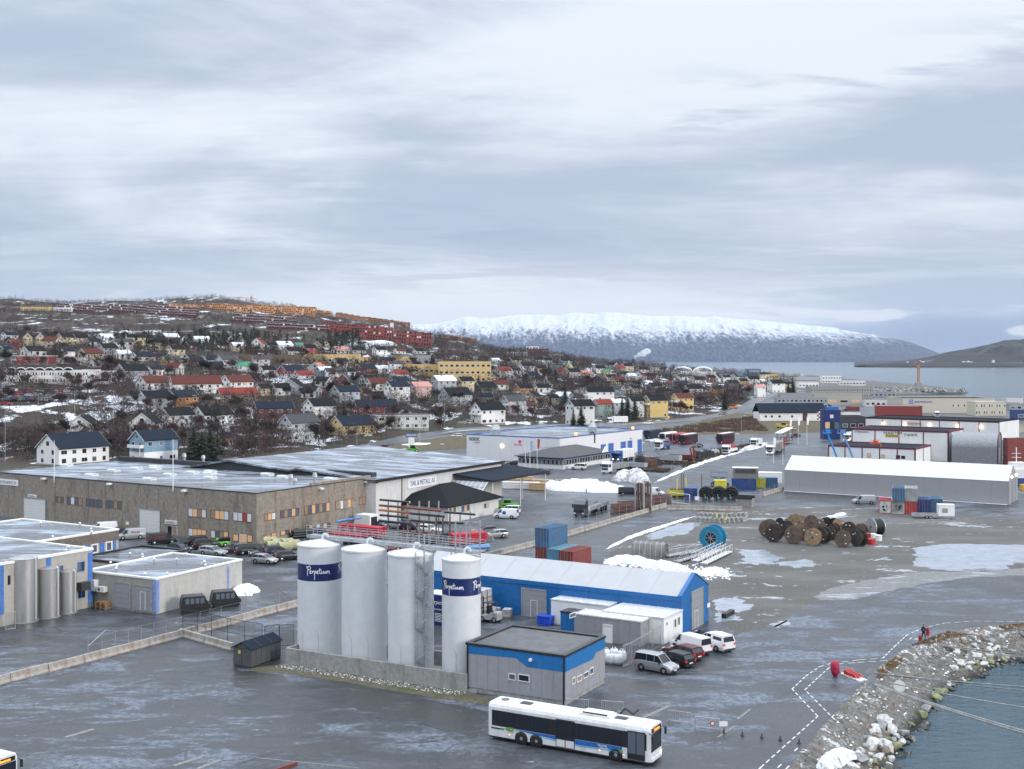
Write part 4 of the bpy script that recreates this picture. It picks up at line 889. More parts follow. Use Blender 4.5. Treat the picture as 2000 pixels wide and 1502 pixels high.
for i in range(6): q = P(186,1189); o = link('pallet', pm_, loc=(q.x+.04*(i % 2), q.y-.05*(i % 3), i*.155), rz=an.ang+R(-88+4*(i % 3))); o.scale = (1.35, 1.6, 1); tag(o, ['bottom pallet','second pallet up','third pallet up','fourth pallet up','fifth pallet up','top pallet'][i]+' of the stack below the wall fan units', 'pallet', 'pallets stacked by the annex')
# steel tanks
tank_m = C('brushed_steel', .46,.45,.44, .35, noise=.10, metal=.65, ns=1.2, streak=True)
for i, (px, py, r, h) in enumerate([(46,1213,1.62,7.6),(94,1205,1.33,6.0),(131.5,1197,1.08,5.2)]):
 q = P(px, py); t_ = thing('steel_tank', ['tallest brushed steel tank at the plant wall','middle sized brushed steel tank of the three','smallest brushed steel tank, beside the plant window'][i], 'tank', q, 0, 'brushed steel tanks'); pr_ = [(r, 0)]
 for z in np.arange(1.2, h-.2, 1.3): pr_ += [(r, z-.01), (r+.02, z), (r, z+.01)]
 smooth_by_angle(MB().lathe(pr_+[(r, h)], n=40).obj('shell', tank_m, t_), 50); smooth_by_angle(MB().lathe([(r+.03, h), (r+.03, h+.08), (0, h+.32)], n=40).obj('lid', tank_m, t_), 30); MB().path([(r+.08, -.5, .3), (r+.08, -.5, h+.1), (r-.2, -.3, h+.3)], .05, 6).obj('pipe', white, t_)
 MB().lathe([(r+.12, 0), (r+.12, .12), (r, .12)], n=24).obj('foot', conc2, t_)
mesh_panel('small grey steel gate in front of the tallest tank', Wd(11,1231), Wd(30,1229), 2.1, 9, steel, 'gate', cat='gate')
# black machines parked at the annex (over-snow vehicles)
for i, (px, py, L) in enumerate([(381,1194,3.6),(440,1184,3.7)]):
 q = P(px, py); t_ = thing('tracked_vehicle', ['black boxy tracked carrier by the annex wall with yellow tag','black boxy tracked carrier nearer the snow pile'][i], 'vehicle', q, R(22)); h = 2.0
 mb = MB(); mb.pxz([(-L/2,.55),(L/2,.55),(L/2,1.0),(L*.42,1.1),(L*.30,h),(-L*.44,h),(-L/2,1.1)], -1, 1); mb.obj('body', black, t_)
 for sg in (-1, 1):
  mb = MB(); mb.pxz([(-L*.46,.25),(-L*.38,.02),(L*.38,.02),(L*.47,.3),(L*.44,.52),(-L*.44,.52)], sg*1.02, sg*.55); mb.obj('track', rubber, t_)
  for k_ in range(4):
   x = -L*.36+k_*L*.17; MB().box(x, sg*1.0, 1.15, x+L*.13, sg*1.025, h-.15).obj('window', glass2, t_)
 MB().box(L*.44,-.9,.5,L*.53,.9,.7).obj('bumper', darksteel, t_); MB().box(L/2, -.85, .75, L/2+.02, -.6, .95).obj('lamp', C('yellow_lamp', .7,.5,.05), t_); MB().box(-L*.44,-.95,h,L*.28,.95,h+.06).obj('roof_rack', darksteel, t_)
dwh = C('door_white', .62,.62,.60, .5, noise=.04)
# ---- big concrete workshop (left)
hw_ = C('pebble_concrete', .27,.235,.195, .95, noise=.22, ns=1.6, bump=.8, bs=14, dirt=((.12,.105,.09), .6))
C_ = P(501,1063.5); hb = Bld('concrete_workshop', 'long brown pebble concrete workshop with icy flat roof and lit windows', 'building', C_, R(58.0), 32.5, 72.5, 8.7)
MB().box(.1, .1, -.3, 32.4, 72.4, 8.7).obj('wall', hw_, hb.t)
for f_, S_, n in (('A', 72.5, 15), ('B', 32.5, 7)):
 for i in range(n): mb = MB(); hb.fb(mb, f_, i*S_/n+.025, (i+1)*S_/n-.025, 0, 8.65, -.1, 0); mb.obj('wall_panel', hw_, hb.t)
hb.flat_roof(wetroof, r_grey, .12, .3, over=.1); MB().box(31.2,-.1,8.75,32.7,72.5,9.7).obj('rear_parapet', r_grey, hb.t)
mb = MB(); mb.box(14,-.05,8.8,31,.5,9.25); mb.obj('raised_edge', hw_, hb.t)
LW = [lit, lit, blind, lit]
rows = [('A',(368,993.5,403,1010),4,[blind,lit,tan,blind]),('A',(411.5,997,447,1014.5),4,[tan,lit,lit,blind]),('A',(455.5,1001,492,1018.5),4,[blind,blind,redblind,blind]),
 ('A',(368,1033,403,1048),4,[blind,lit,lit,lit]),('A',(412,1037,446,1052),4,[blind,glass2,tan,lit]),('A',(455.5,1043,466,1057),1,[lit]),('A',(483,1045,493,1059),1,[lit]),
 ('A',(109,970,124,982),3,[glass2,tan,glass2]),('A',(131,971,161,986),4,[glass2,blind,glass2,tan]),('A',(168,975,199,990),4,[glass2]),('A',(207,978,237.5,993),4,[glass2,glass2,tan,glass2]),
 ('B',(515.5,1002,538,1016),3,[tan,lit,blind]),('B',(547,994,584,1009.5),5,[glass2,tan,glass2,lit,glass2]),('B',(594,984.5,644,1002),7,[tan,glass2,lit,glass2,tan,glass2,lit]),('B',(655,976,693,993),5,[tan,blind,tan,lit,tan]),('B',(701,970,720,985),3,[tan]),
 ('B',(516,1045,528,1058),2,[lit]),('B',(530,1040,539,1058),2,[lit]),('B',(596,1024,645,1036),7,[glass2,lit,glass2,blind]),('B',(548,1034,582,1043),4,[lit,glass2])]
for f_, r_, n, pn in rows: hb.win(f_, r_, n, frame=frame_b, panes=pn, sub=True)
hb.win('A', (468,1044,482,1063), 2, frame=frame_w, panes=[lit], name='glass_door', sub=True)
roll_door(hb, 'A', (47.5,975,89,1018), dwh, n=7); roll_door(hb, 'A', (273.5,996.5,312.5,1046), dwh, n=7)
for r_ in ((49,1000,89,1003),(49,1004.5,89,1007)): hb.win('A', r_, 6, frame=white, panes=[glass], name='door_window')
for r_ in ((275,1024,312,1028),(275,1030,312,1034)): hb.win('A', r_, 4, frame=white, panes=[glass], name='door_window')
hb.win('A', (326.5,1027,346.5,1050), 2, frame=frame_w, panes=[glass, tan], name='glass_door', sub=True)
hb.plate('A', (-10,936,36,947), whitet, 'sign_board', .12); hb.text('A', (-8,938,34,945.5), 'HEIDENREICH', blackt, .13)
hb.plate('A', (324.5,1016.5,346.5,1023.5), whitet, 'sign_board', .3); hb.text('A', (325,1017,346,1023), 'HEIDENREICH', blackt, .31); hb.plate('A', (56,966,72,971.5), whitet, 'sign_board', .15); hb.text('A', (56.5,967,71.5,971), 'HEIDENREICH', blackt, .16)
hb.plate('A', (246,1019,252,1025), whitet, 'notice')
for px, py in ((89,934.5),(217,945),(363,958)): s_, z = hb.on('A', px, py); mb = MB(); hb.fb(mb, 'A', s_-.45, s_+.45, z-.15, z+.15, .0, .8); mb.obj('floodlight', white, hb.t)
for px, py in ((624,954),(713,941)): s_, z = hb.on('B', px, py); mb = MB(); hb.fb(mb, 'B', s_-.4, s_+.4, z-.15, z+.15, .0, .8); mb.obj('floodlight', white, hb.t)
for i, (px, py) in enumerate([(131,909),(222,919.5),(179,928),(303,911.5),(304,915.5),(267,915.5),(292,936),(332,927.5),(377,923.5),(411,921.5),(410,925),(411,933.5),(522,927),(554,932),(646,936)]):
 q = P(px, py, 8.9); t_ = thing('roof_hatch', ['whitish flat skylight '+s for s in ('near the far left roof corner','left of the roof centre, rear','left front near the flagpole','of the close pair, rear one','of the close pair, front one','just left of the close pair','at the front edge, mid roof','beside the second flagpole','right of the second flagpole','of the right pair, rear one','of the right pair, middle','below the right pair','near the rear parapet','with domed top by the parapet','at the right end of the roof')][i], 'skylight', (q.x, q.y, 8.76), GRID, 'skylights on the workshop roof')
 MB().box(-.8,-1.1,0,.8,1.1,.32).obj('kerb', white, t_); mb = MB(); mb.pxz([(-.85,.32),(.85,.32),(.5,.52),(-.5,.52)], -1.15, 1.15); mb.obj('dome', C('skylight_dome', .5,.55,.6, .25), t_)
for i, (px, py, h) in enumerate([(568,943,1.6),(576,946,1.2),(615,944,2.0),(397,903,1.6),(360,901,1.8)]):
 q = P(px, py, 8.8); t_ = thing('roof_fan', 'grey cowled extract fan on the workshop roof, %s' % ['taller of the close two','shorter of the close two','beside the raised edge','small one by the rear parapet','bigger one by the rear parapet'][i], 'roof fan', (q.x, q.y, 8.76)); MB().tube((0,0,0), (0,0,h*.6), .3, 10).obj('duct', steel, t_); MB().tube((0,0,h*.6), (0,0,h), .5, 10, r2=.35).obj('cowl', steel, t_)
for i, (px, y0_, y1_) in enumerate([(108,942.5,860),(340,961,858)]):
 s_, z0_ = hb.on('A', px, y0_, 0); q = hb.o+hb.ey*s_-hb.ex*.25; z1_ = CH-(y1_-HY)*q.y/CF; t_ = thing('flagpole', ['white flagpole fixed to the workshop wall, left one','white flagpole fixed to the workshop wall, right one'][i], 'flagpole', (q.x, q.y, z0_)); MB().tube((0,0,0), (0,0,z1_-z0_), .09, 8, r2=.05).obj('pole', white, t_); MB().box(0,-.1,.1,.3,.1,.3).obj('bracket', steel, t_)
# porch at the wall
po = Bld('loading_porch', 'small dark roofed loading porch against the workshop wall', 'porch', P(132,1018,0)+Vector((0,0,0)), R(58), 4.5, 8.5, 3.2); MB().box(0,8.3,0,4.5,8.5,3.2).obj('side_wall', tan, po.t); MB().box(0,0,0,4.5,.2,3.2).obj('side_wall', C('porch_brick', .16,.10,.08), po.t)
mb = MB(); gable_roof(mb, 0, 4.5, 0, 8.5, 3.2, 2.0, .5, .15, 'x'); mb.obj('roof', r_black, po.t)
# ---- metal shop (Tak & Metall)
tp = C('shop_white_wall', .62,.61,.60, .6, noise=.06, dirt=((.4,.38,.36), .3)); Ct = P(733,1033)+Vector((0,0,0)); Ct = Vector((-26.0,229.5,0))
ts = Bld('metal_shop', 'white walled metal shop with a very large icy low pitched roof', 'building', Ct, R(60.3), 47.5, 50, 8.4); ts.walls(tp)
for i in range(10): mb = MB(); ts.fb(mb, 'B', i*4.75+.02, (i+1)*4.75-.02, 0, 8.35, 0, .05); mb.obj('wall_panel', tp, ts.t)
prf = [(-.5, 8.3), (19, 9.7), (21, 9.25), (37, 10.6), (50.5, 8.4)]
for i, ((ya, za), (yb, zb)) in enumerate(zip(prf, prf[1:])):
 mb = MB(); mb.prism([(ya, za), (yb, zb), (yb, zb+.35), (ya, za+.35)], 'x', -.6, 48); mb.obj('roof_slope', wetroof, ts.t)
mb = MB(); mb.box(-.5,-.65,8.2,48.1,-.52,8.75); mb.obj('gutter', darkrim, ts.t); mb = MB(); mb.prism([(y, z) for y, z in prf]+[(50.5, 8), (-.5, 8)], 'x', .0, .1); mb.obj('end_gable', r_grey, ts.t)
ts.plate('B', (796,932,851,950), whitet, 'sign_board', .15); ts.text('B', (798,935,850,947), 'TAK & METALL AS', bluet, .17)
mb = MB(); s_, z_ = ts.on('B', 784, 960); ts.fb(mb, 'B', s_-.08, s_+.08, 0, 8.2, .05, .18); mb.obj('downpipe', black, ts.t)
# office with hip roof
def hip(mb, x0, x1, y0, y1, z, rise, over=.5, m=0):
 x0, x1, y0, y1 = x0-over, x1+over, y0-over, y1+over; w_ = min(x1-x0, y1-y0)/2
 if x1-x0 >= y1-y0: a, b_ = (x0+w_, (y0+y1)/2, z+rise), (x1-w_, (y0+y1)/2, z+rise)
 else: a, b_ = ((x0+x1)/2, y0+w_, z+rise), ((x0+x1)/2, y1-w_, z+rise)
 vs = [(x0,y0,z),(x1,y0,z),(x1,y1,z),(x0,y1,z), a, b_, (x0,y0,z-.15),(x1,y0,z-.15),(x1,y1,z-.15),(x0,y1,z-.15)]
 if x1-x0 >= y1-y0: fs = [(0,1,5,4),(1,2,5),(2,3,4,5),(3,0,4)]
 else: fs = [(0,1,4),(1,2,5,4),(2,3,5),(3,0,4,5)]
 mb.add(vs, fs+[(6,7,1,0),(7,8,2,1),(8,9,3,2),(9,6,0,3),(9,8,7,6)], m)
of = Bld('shop_office', 'white single storey office with black hipped roof at the metal shop', 'building', Vector((-12.6,231,0))+Vector((.3,.9,0)), R(59), 18.5, 13.5, 3.2); of.walls(tp); mb = MB(); hip(mb, 0, 18.5, 0, 13.5, 3.25, 3.4, .8); mb.obj('roof', r_black, of.t)
for r_, n in (((877,991,890,1003),3),((901,987,917,999),3),((945,983,954,992),2)): of.win('B', r_, n, frame=bluep, panes=[glass2, lit])
# canopy
cn = Bld('canopy', 'large dark blue canopy roof on posts beside the metal shop', 'canopy', Vector((-4.0,248,0)), R(59.5), 24.5, 14, 6.1); mb = MB(); mb.prism([(0, 6.3), (14, 7.6), (14, 7.9), (0, 6.6)], 'x', 0, 24.5); mb.obj('roof', r_navy, cn.t)
mb = MB(); mb.box(-.06,-.06,6.2,24.56,.0,6.7); mb.obj('fascia', darkrim, cn.t)
for x, y in ((23.5,.6),(23.5,12),(12.5,.6),(1,.6),(23.5,6.5)): MB().tube((x, y, 0), (x, y, 6.4), .12, 8).obj('post', white, cn.t)
mb = MB()
for i in range(9):
 for j in range(4): mb.add([(x, y, z) for x, y, z in ((.02-j*1.3-.1, 1.2+i*1.2, 6.2-j*1.0), (.02-j*1.3-.1, 2.3+i*1.2, 6.2-j*1.0), (-1.2-j*1.3-.1, 2.3+i*1.2, 5.3-j*1.0), (-1.2-j*1.3-.1, 1.2+i*1.2, 5.3-j*1.0))], [(0,1,2,3)])
mb.obj('glazed_screen', C('screen_glass', .30,.33,.36, .3), cn.t); mb = MB(); [mb.tube((0,1.1+i*1.2,6.25),(-5.4,1.1+i*1.2,2.2),.06,4) for i in range(10)]; mb.obj('screen_bars', white, cn.t)
mb = MB()
for i in range(14): mb.box(1+(i % 7)*2.6, 3+(i//7)*4, 0, 3.2+(i % 7)*2.6, 5.8+(i//7)*4, .5+.5*((i*7) % 3))
tag(mb.obj('timber_packs', pal), 'packs of timber stored under the dark blue canopy', 'timber', kind='stuff')
# ---- white truck workshop (Nordic)
C_ = P(1092.7,857,7.5); C_.z = 0; nb_ = Bld('truck_workshop', 'white flat roofed truck workshop with blue garage doors and pink sign', 'building', C_, R(57.3), 55.5, 34, 7.5); wk_ = C('workshop_white', .70,.70,.71, .5, noise=.04); nb_.walls(wk_)
for f_, S_, n in (('A', 34, 8), ('B', 55.5, 12)):
 for i in range(n): mb = MB(); nb_.fb(mb, f_, i*S_/n+.02, (i+1)*S_/n-.02, 0, 7.45, 0, .05); mb.obj('wall_panel', wk_, nb_.t)
nb_.flat_roof(wetroof, C('blue_edge', .10,.16,.36, .5), .35, .35)
nb_.text('A', (916,853,938,861.5), 'NORDIC', blackt, .1, bold=.02); nb_.text('A', (925,863,938,866), 'LAST & BUSS AS', blackt, .1)
pk = M('pink_lettering', (.8,.05,.25), .5, 0); nb_.text('A', (1003,866,1020,871.5), 'Nessering', pk, .1)
s_, z_ = nb_.on('A', 1015.5, 862.5); mb = MB(); mb.tube((-.06, s_, z_), (-.14, s_, z_), .55, 18); mb.obj('logo_disc', pk, nb_.t)
s_, z_ = nb_.on('A', 981, 871); mb = MB(); mb.tube((-.06, s_, z_), (-.35, s_, z_), .42, 10); mb.obj('lit_wall_lamp', lampw, nb_.t)
for px, py in ((1125,851),(1236,839)): s_, z_ = nb_.on('B', px, py); mb = MB(); nb_.fb(mb, 'B', s_-.35, s_+.35, z_+.2, z_+.9, -.3, .3); mb.obj('roof_lamp', lampr, nb_.t)
dbl = C('door_blue', .05,.13,.42, .5)
for i, (a, b_, c, d) in enumerate([(1173,868.5,1182.5,897),(1188,866,1197.5,895),(1212,863,1221.5,892),(1225.5,861,1234,890),(1245,858.5,1253,888)]):
 o = roll_door(nb_, 'B', (a, b_, c, d), dbl, 'garage_door', n=4)
 if i < 4: nb_.win('B', (a+.5, b_+6+(i > 1)*1, c-.5, b_+13), 3, frame=white, panes=[glass2], name='door_window')
for i in range(11): x = 1096+i*4.6; nb_.win('B', (x, 876.5-i*.55, x+3.2, 884-i*.6), 1, panes=[glass])
for r_, n in (((1037,871,1043.5,881),1),((1056,873,1060,881),1),((1063,873,1070,882),2),((1074,874,1089,882.5),4)): nb_.win('A', r_, n, frame=dbl, panes=[glass, lit] if n > 2 else [glass])
nb_.text('B', (1230,855,1234,858), 'IN', bluet, .1)
for i, (px, py, s_) in enumerate([(968,846,1.5),(1157,841,1.3)]):
 q = P(px, py, 7.9); t_ = thing('roof_ventilator', ['domed steel roof ventilator on the rear corner of the truck workshop','domed steel roof ventilator in mid roof of the truck workshop'][i], 'ventilator', (q.x, q.y, 7.5)); MB().box(-s_,-s_,0,s_,s_,1.6).obj('base', steel, t_); MB().tube((0,0,1.6),(0,0,3.0),s_*1.15,14,r2=s_*.7).obj('hood', steel, t_)
mb = MB(); q = P(1161,856,7.9); mb.path([(q.x, q.y-1, 6.5), (q.x, q.y-1, 9.3), (q.x-.8, q.y-1.3, 9.9), (q.x-1.4, q.y-1.5, 9.3)], .22, 8); o = mb.obj('exhaust_pipe', darksteel, None); tag(o, 'bent dark exhaust pipe on the front edge of the truck workshop', 'pipe')
no = Bld('workshop_office', 'glazed showroom annex with dark hipped roof in front of the truck workshop', 'building', P(1100,917), R(58), 29, 15.2, 3.3); MB().box(0,0,0,29,15.2,1.1).obj('base_wall', wk_, no.t); MB().box(.4,.4,1.1,28.6,14.8,3.2).obj('core', glass2, no.t); MB().box(-.05,-.05,2.75,29.05,15.25,3.3).obj('fascia', dbl, no.t)
for f_, S_, n in (('A', 15.2, 11), ('B', 29, 18)):
 for i in range(n):
  a, c = i*S_/n+.15, (i+1)*S_/n-.15; no.win(f_, (a, c, 1.15, 2.7), 1, panes=[glass if (i*3) % 5 else glass2], px=False, t=.1)
mb = MB(); hip(mb, 0, 29, 0, 15.2, 3.32, 2.3, .9); mb.obj('roof', C('brown_black_roof', .03,.027,.03, .5), no.t)
mb = MB(); mb.prism([(3.4, 22), (5.2, 24), (3.4, 26)], 'y', -1.1, -.9); mb.obj('entrance_gable', white, no.t)
# ================================================================= vehicles
def wheel_mesh(r, w):
 return (MB().lathe([(r*.62, -w/2), (r*.96, -w/2), (r, -w*.3), (r, w*.3), (r*.96, w/2), (r*.62, w/2)], n=18, axis='y').mesh('tyre', rubber, True),
   MB().lathe([(0, -w*.42), (r*.2, -w*.46), (r*.62, -w*.3), (r*.64, 0), (r*.62, w*.3), (r*.2, w*.46), (0, w*.42)], n=14, axis='y').mesh('rim', rimm))
WH = {}
def wheels(t_, spots, r, w):
 if (r, w) not in WH: WH[(r, w)] = wheel_mesh(r, w)
 ty, ri = WH[(r, w)]
 for x, y in spots: o = link('wheel', ty, t_, loc=(x, y, r)); link('rim', ri, o)
def loft(mb, secs, m=0, caps=True):
 """join cross-sections with equal point counts"""
 n = len(secs[0]); k = len(mb.v);
 for s_ in secs: mb.v += [tuple(p) for p in s_]
 for i in range(len(secs)-1):
  for j in range(n): mb.f.append((k+i*n+j, k+i*n+(j+1) % n, k+(i+1)*n+(j+1) % n, k+(i+1)*n+j)); mb.m.append(m)
 if caps: mb.f.append(tuple(k+j for j in range(n-1, -1, -1))); mb.m.append(m); mb.f.append(tuple(k+(len(secs)-1)*n+j for j in range(n))); mb.m.append(m)
 return mb
CARP = {  # L, W, belt line as (x, z) from rear to front, greenhouse (rear base, rear top, front top, front base), roof z
 'hatch': (4.1, 1.74, [(-2.05,.55),(-2.02,.92),(-1.2,.98),(.75,.96),(1.5,.86),(1.95,.70),(2.05,.5)], (-1.98,-1.45,.15,1.0), 1.47),
 'wagon': (4.75, 1.84, [(-2.37,.55),(-2.34,.95),(-1.4,.98),(.8,.95),(1.8,.84),(2.28,.70),(2.37,.5)], (-2.3,-1.9,.15,1.05), 1.47),
 'sedan': (4.7, 1.82, [(-2.35,.55),(-2.3,.95),(-1.7,1.02),(.8,.94),(1.8,.82),(2.25,.68),(2.35,.5)], (-1.95,-1.05,.2,1.05), 1.43),
 'suv': (4.6, 1.88, [(-2.3,.62),(-2.27,1.08),(-1.4,1.12),(.85,1.08),(1.8,.98),(2.22,.80),(2.3,.55)], (-2.24,-1.9,.2,.98), 1.70),
 'van': (4.9, 1.92, [(-2.45,.6),(-2.43,1.12),(-1.4,1.15),(1.3,1.12),(2.0,.98),(2.38,.78),(2.45,.5)], (-2.43,-2.34,.95,1.62), 1.92),
 'caddy': (4.4, 1.8, [(-2.2,.6),(-2.18,1.05),(-1.3,1.08),(1.0,1.05),(1.75,.92),(2.12,.75),(2.2,.5)], (-2.18,-2.05,.55,1.25), 1.82),
 'pickup': (5.25, 1.95, [(-2.62,.65),(-2.6,1.18),(-1.4,1.18),(1.15,1.12),(2.1,1.05),(2.55,.85),(2.62,.55)], (-2.56,-2.35,.35,1.15), 1.83)}
CACHE = {}
def car_parts(kind):
 if kind in CACHE: return CACHE[kind]
 L, W, belt, (rb, rt, ft, fb), zr = CARP[kind]; hw_ = W/2; out = []
 # lower body: rounded section following the belt line, nose and tail drawn in
 secs = []
 for i, (x, z) in enumerate(belt):
  e = abs(x)/(L/2); w_ = hw_*(1-.10*max(0, (e-.8)/.2)); zb = .22 if e < .97 else .30; zm = (zb+z)/2+.05
  secs.append([(x, -w_*.93, zb), (x, -w_, zm-.12), (x, -w_*.99, zm+.1), (x, -w_*.93, z-.03), (x, -w_*.80, z+.02), (x, w_*.80, z+.02), (x, w_*.93, z-.03), (x, w_*.99, zm+.1), (x, w_, zm-.12), (x, w_*.93, zb)])
 mb = MB(); loft(mb, secs);
 # roof skin
 zb_ = belt[2][1]; q = .72; rsx = [(rt-.05, zr-.04), (rt+.25, zr), ((rt+ft)/2, zr+.02), (ft-.2, zr-.01), (ft+.03, zr-.06)]
 rs_ = [[(x, -hw_*q-.03, z-.09), (x, -hw_*(q-.05), z-.01), (x, 0, z+.02), (x, hw_*(q-.05), z-.01), (x, hw_*q+.03, z-.09), (x, 0, z-.07)] for x, z in rsx]; loft(mb, rs_)
 # pillars
 bl = lambda x: np.interp(x, [b[0] for b in belt], [b[1] for b in belt])
 for sg in (-1, 1):
  for xa, xb in ((rb, rt), (fb, ft-.0)): mb.tube((xa, sg*hw_*.86, bl(xa)), (xb, sg*hw_*q, zr-.07), .045, 4)
  for xm in ((-.55, .35) if kind != 'van' else (.9,)): mb.tube((xm-.15, sg*(hw_*.90), .95*bl(xm)+.03), (xm-.18, sg*hw_*(q+.01), zr-.06), .035, 4)
  if kind in ('van',):   # panelled cargo sides
   mb.add([(rb, sg*hw_*.93, bl(rb)-.02), (.65, sg*hw_*.93, bl(.5)-.02), (.6, sg*(hw_*q+.04), zr-.08), (rt, sg*(hw_*q+.04), zr-.08)], [(0,1,2,3)])
 out.append(('body', mb.mesh('body', white, False), None))
 g = MB(); zz = zr-.08
 b4 = [(rb, bl(rb)), (fb, bl(fb))]
 A_ = [(rb+.02, -hw_*.86, bl(rb)), (fb-.02, -hw_*.86, bl(fb)-.02), (fb-.02, hw_*.86, bl(fb)-.02), (rb+.02, hw_*.86, bl(rb)), (rt+.02, -hw_*q, zz), (ft, -hw_*q, zz), (ft, hw_*q, zz), (rt+.02, hw_*q, zz)]
 for nm, f in (('windscreen', (1,2,6,5)), ('rear_window', (3,0,4,7)), ('side_window', (0,1,5,4)), ('side_window', (2,3,7,6))): m_ = MB(); m_.add([A_[i] for i in f], [(0,1,2,3)]); out.append((nm, m_.mesh(nm, glass), None))
 xe = L/2
 for sg in (-1, 1):
  out.append(('headlight', MB().box(xe-.22, sg*hw_*.52, .60, xe-.01, sg*hw_*.86, .76).mesh('headlight', headl), None))
  tz = .95 if kind in ('van', 'caddy', 'suv', 'pickup') else .80
  out.append(('tail_light', MB().box(-xe-.005, sg*hw_*.62, tz-.12, -xe+.2, sg*hw_*.89, tz+.1).mesh('tail_light', taill), None))
  out.append(('mirror', MB().box(fb-.45, sg*hw_*.95, 1.0, fb-.3, sg*(hw_+.16), 1.13).mesh('mirror', black), None))
 out.append(('bumper', MB().box(xe-.12, -hw_*.84, .26, xe+.03, hw_*.84, .48).box(-xe-.03, -hw_*.84, .28, -xe+.1, hw_*.84, .48).mesh('bumper', black), None))
 out.append(('number_plate', MB().box(-xe-.045, -.26, .52, -xe-.03, .26, .63).box(xe+.03, -.26, .36, xe+.045, .26, .47).mesh('number_plate', white), None))
 for x in (-L*.29, L*.31):
  for sg in (-1, 1): out.append(('wheel_arch', MB().tube((x, sg*hw_*.9, .36), (x, sg*(hw_+.003), .36), .40, 14).mesh('wheel_arch', black), None))
 CACHE[kind] = out; return out
paint = {}
def pnt(name, *c, m=.0, r=.25):
 return M('car_'+name, c, r, 0, metal=m, dirt=None)
PC = dict(silver=pnt('silver', .40,.42,.44, m=.6, r=.3), white=pnt('white', .68,.69,.70), black=pnt('black', .012,.013,.016), grey=pnt('grey', .11,.12,.13, m=.4), navy=pnt('navy', .012,.02,.055, m=.3),
          darkred=pnt('dark_red', .09,.008,.012), red=pnt('red', .35,.015,.015), green=pnt('green', .10,.42,.03), blue=pnt('blue', .03,.10,.32), steelblue=pnt('steel_blue', .10,.16,.24, m=.4), beige=pnt('beige', .33,.30,.24, m=.4))
def car(kind, col, loc, hd, label, group=None, name=None, simple=False, scale=1):
 t_ = thing(name or {'van':'van','caddy':'van','pickup':'pickup_truck'}.get(kind, 'car'), label, {'van':'van','caddy':'van','pickup':'pickup truck'}.get(kind, 'car'), loc, R(hd), group)
 L, W = CARP[kind][:2]
 for nm, me, _ in car_parts(kind):
  if simple == 2 and nm == 'tail_light': continue
  if simple and nm in ('mirror', 'number_plate', 'wheel_arch', 'bumper'): continue
  o = link(nm, me, t_)
  if nm == 'body': o.material_slots[0].link = 'OBJECT'; o.material_slots[0].material = PC[col]
 r = .33 if kind in ('hatch','sedan','wagon') else .36
 sp = [(x, y) for x in (-L*.29, L*.31) for y in (-W/2+.075, W/2-.075)]
 if simple:
  if (r, 's') not in WH: WH[(r, 's')] = MB().tube((0,-.1,0),(0,.1,0), r, 8).mesh('wheel', rubber)
  for x, y in sp: link('wheel', WH[(r, 's')], t_, loc=(x, y, r))
 else: wheels(t_, sp, r, .22)
 if scale != 1: t_.scale = (scale,)*3
 return t_
def smesh(t_, name, mat, f): mb = MB(); f(mb); return mb.obj(name, mat, t_)
# cars by the blue hall
c1 = car('caddy','silver', P(1282,1310), -38, 'silver small van nearest the camera beside the mesh gate', 'cars by the blue hall')
car('wagon','black', P(1316,1297), 130, 'black estate car between the silver van and the dark red car', 'cars by the blue hall')
car('wagon','darkred', P(1334,1284), 128, 'dark red estate car between the black one and the white van', 'cars by the blue hall')
v_ = car('van','white', P(1349,1272), 125, 'white panel van parked before the twin cabin', 'cars by the blue hall')
pk_ = car('pickup','white', P(1393,1266), 122, 'white pickup with canopy at the right end of the row', 'cars by the blue hall')
smesh(pk_, 'canopy', PC['white'], lambda mb: mb.add([(-2.5,-.86,1.15),(-.5,-.86,1.15),(-.5,.86,1.15),(-2.5,.86,1.15),(-2.4,-.72,1.84),(-.5,-.72,1.88),(-.5,.72,1.88),(-2.4,.72,1.84)], [(0,1,5,4),(1,2,6,5),(2,3,7,6),(4,5,6,7)]))
smesh(pk_, 'canopy_window', glass, lambda mb: (mb.box(-2.2,-.83,1.3,-.9,-.80,1.65), mb.box(-2.2,.80,1.3,-.9,.83,1.65)))
car('wagon','navy', P(1378,1254), 122, 'dark blue car mostly hidden behind the white pickup and hall corner', 'cars by the blue hall')
# car park at the workshop
lot = [('van','silver',(256,1053),205,'silver minibus with red side lettering'),('van','black',(316,1062),28,'black van with red lettering and blue stripe'),('hatch','black',(240,1046),25,'dark car half hidden behind the silver minibus'),
 ('hatch','navy',(350,1078),-28,'dark blue hatchback in front of the black pickup'),('suv','black',(379,1066),207,'black off-road car before the lit ground floor window'),('suv','black',(403,1071),30,'small black off-road car behind the silver estate'),
 ('wagon','silver',(416,1084),-27,'silver estate car in the front of the car park'),('hatch','green',(424,1068),205,'black and green pickup by the lit glass door'),('wagon','grey',(459,1079),205,'grey estate right of the green car'),
 ('wagon','black',(487,1082),30,'black estate with visible tail lights, mid row'),('sedan','grey',(515,1085),205,'dark grey saloon behind the silver hatchback'),('suv','navy',(543,1086),30,'navy car between the grey saloon and the estate at the silo'),
 ('hatch','silver',(517,1100),-25,'small silver hatchback nearest the road in the car park'),('wagon','black',(563,1093),30,'black estate next to the first silo'),('van','white',(201,1040),205,'white van with green rear panel by the loading porch'),
 ('wagon','white',(75,1012),60,'dark tarpaulined vehicle beside the porch')]
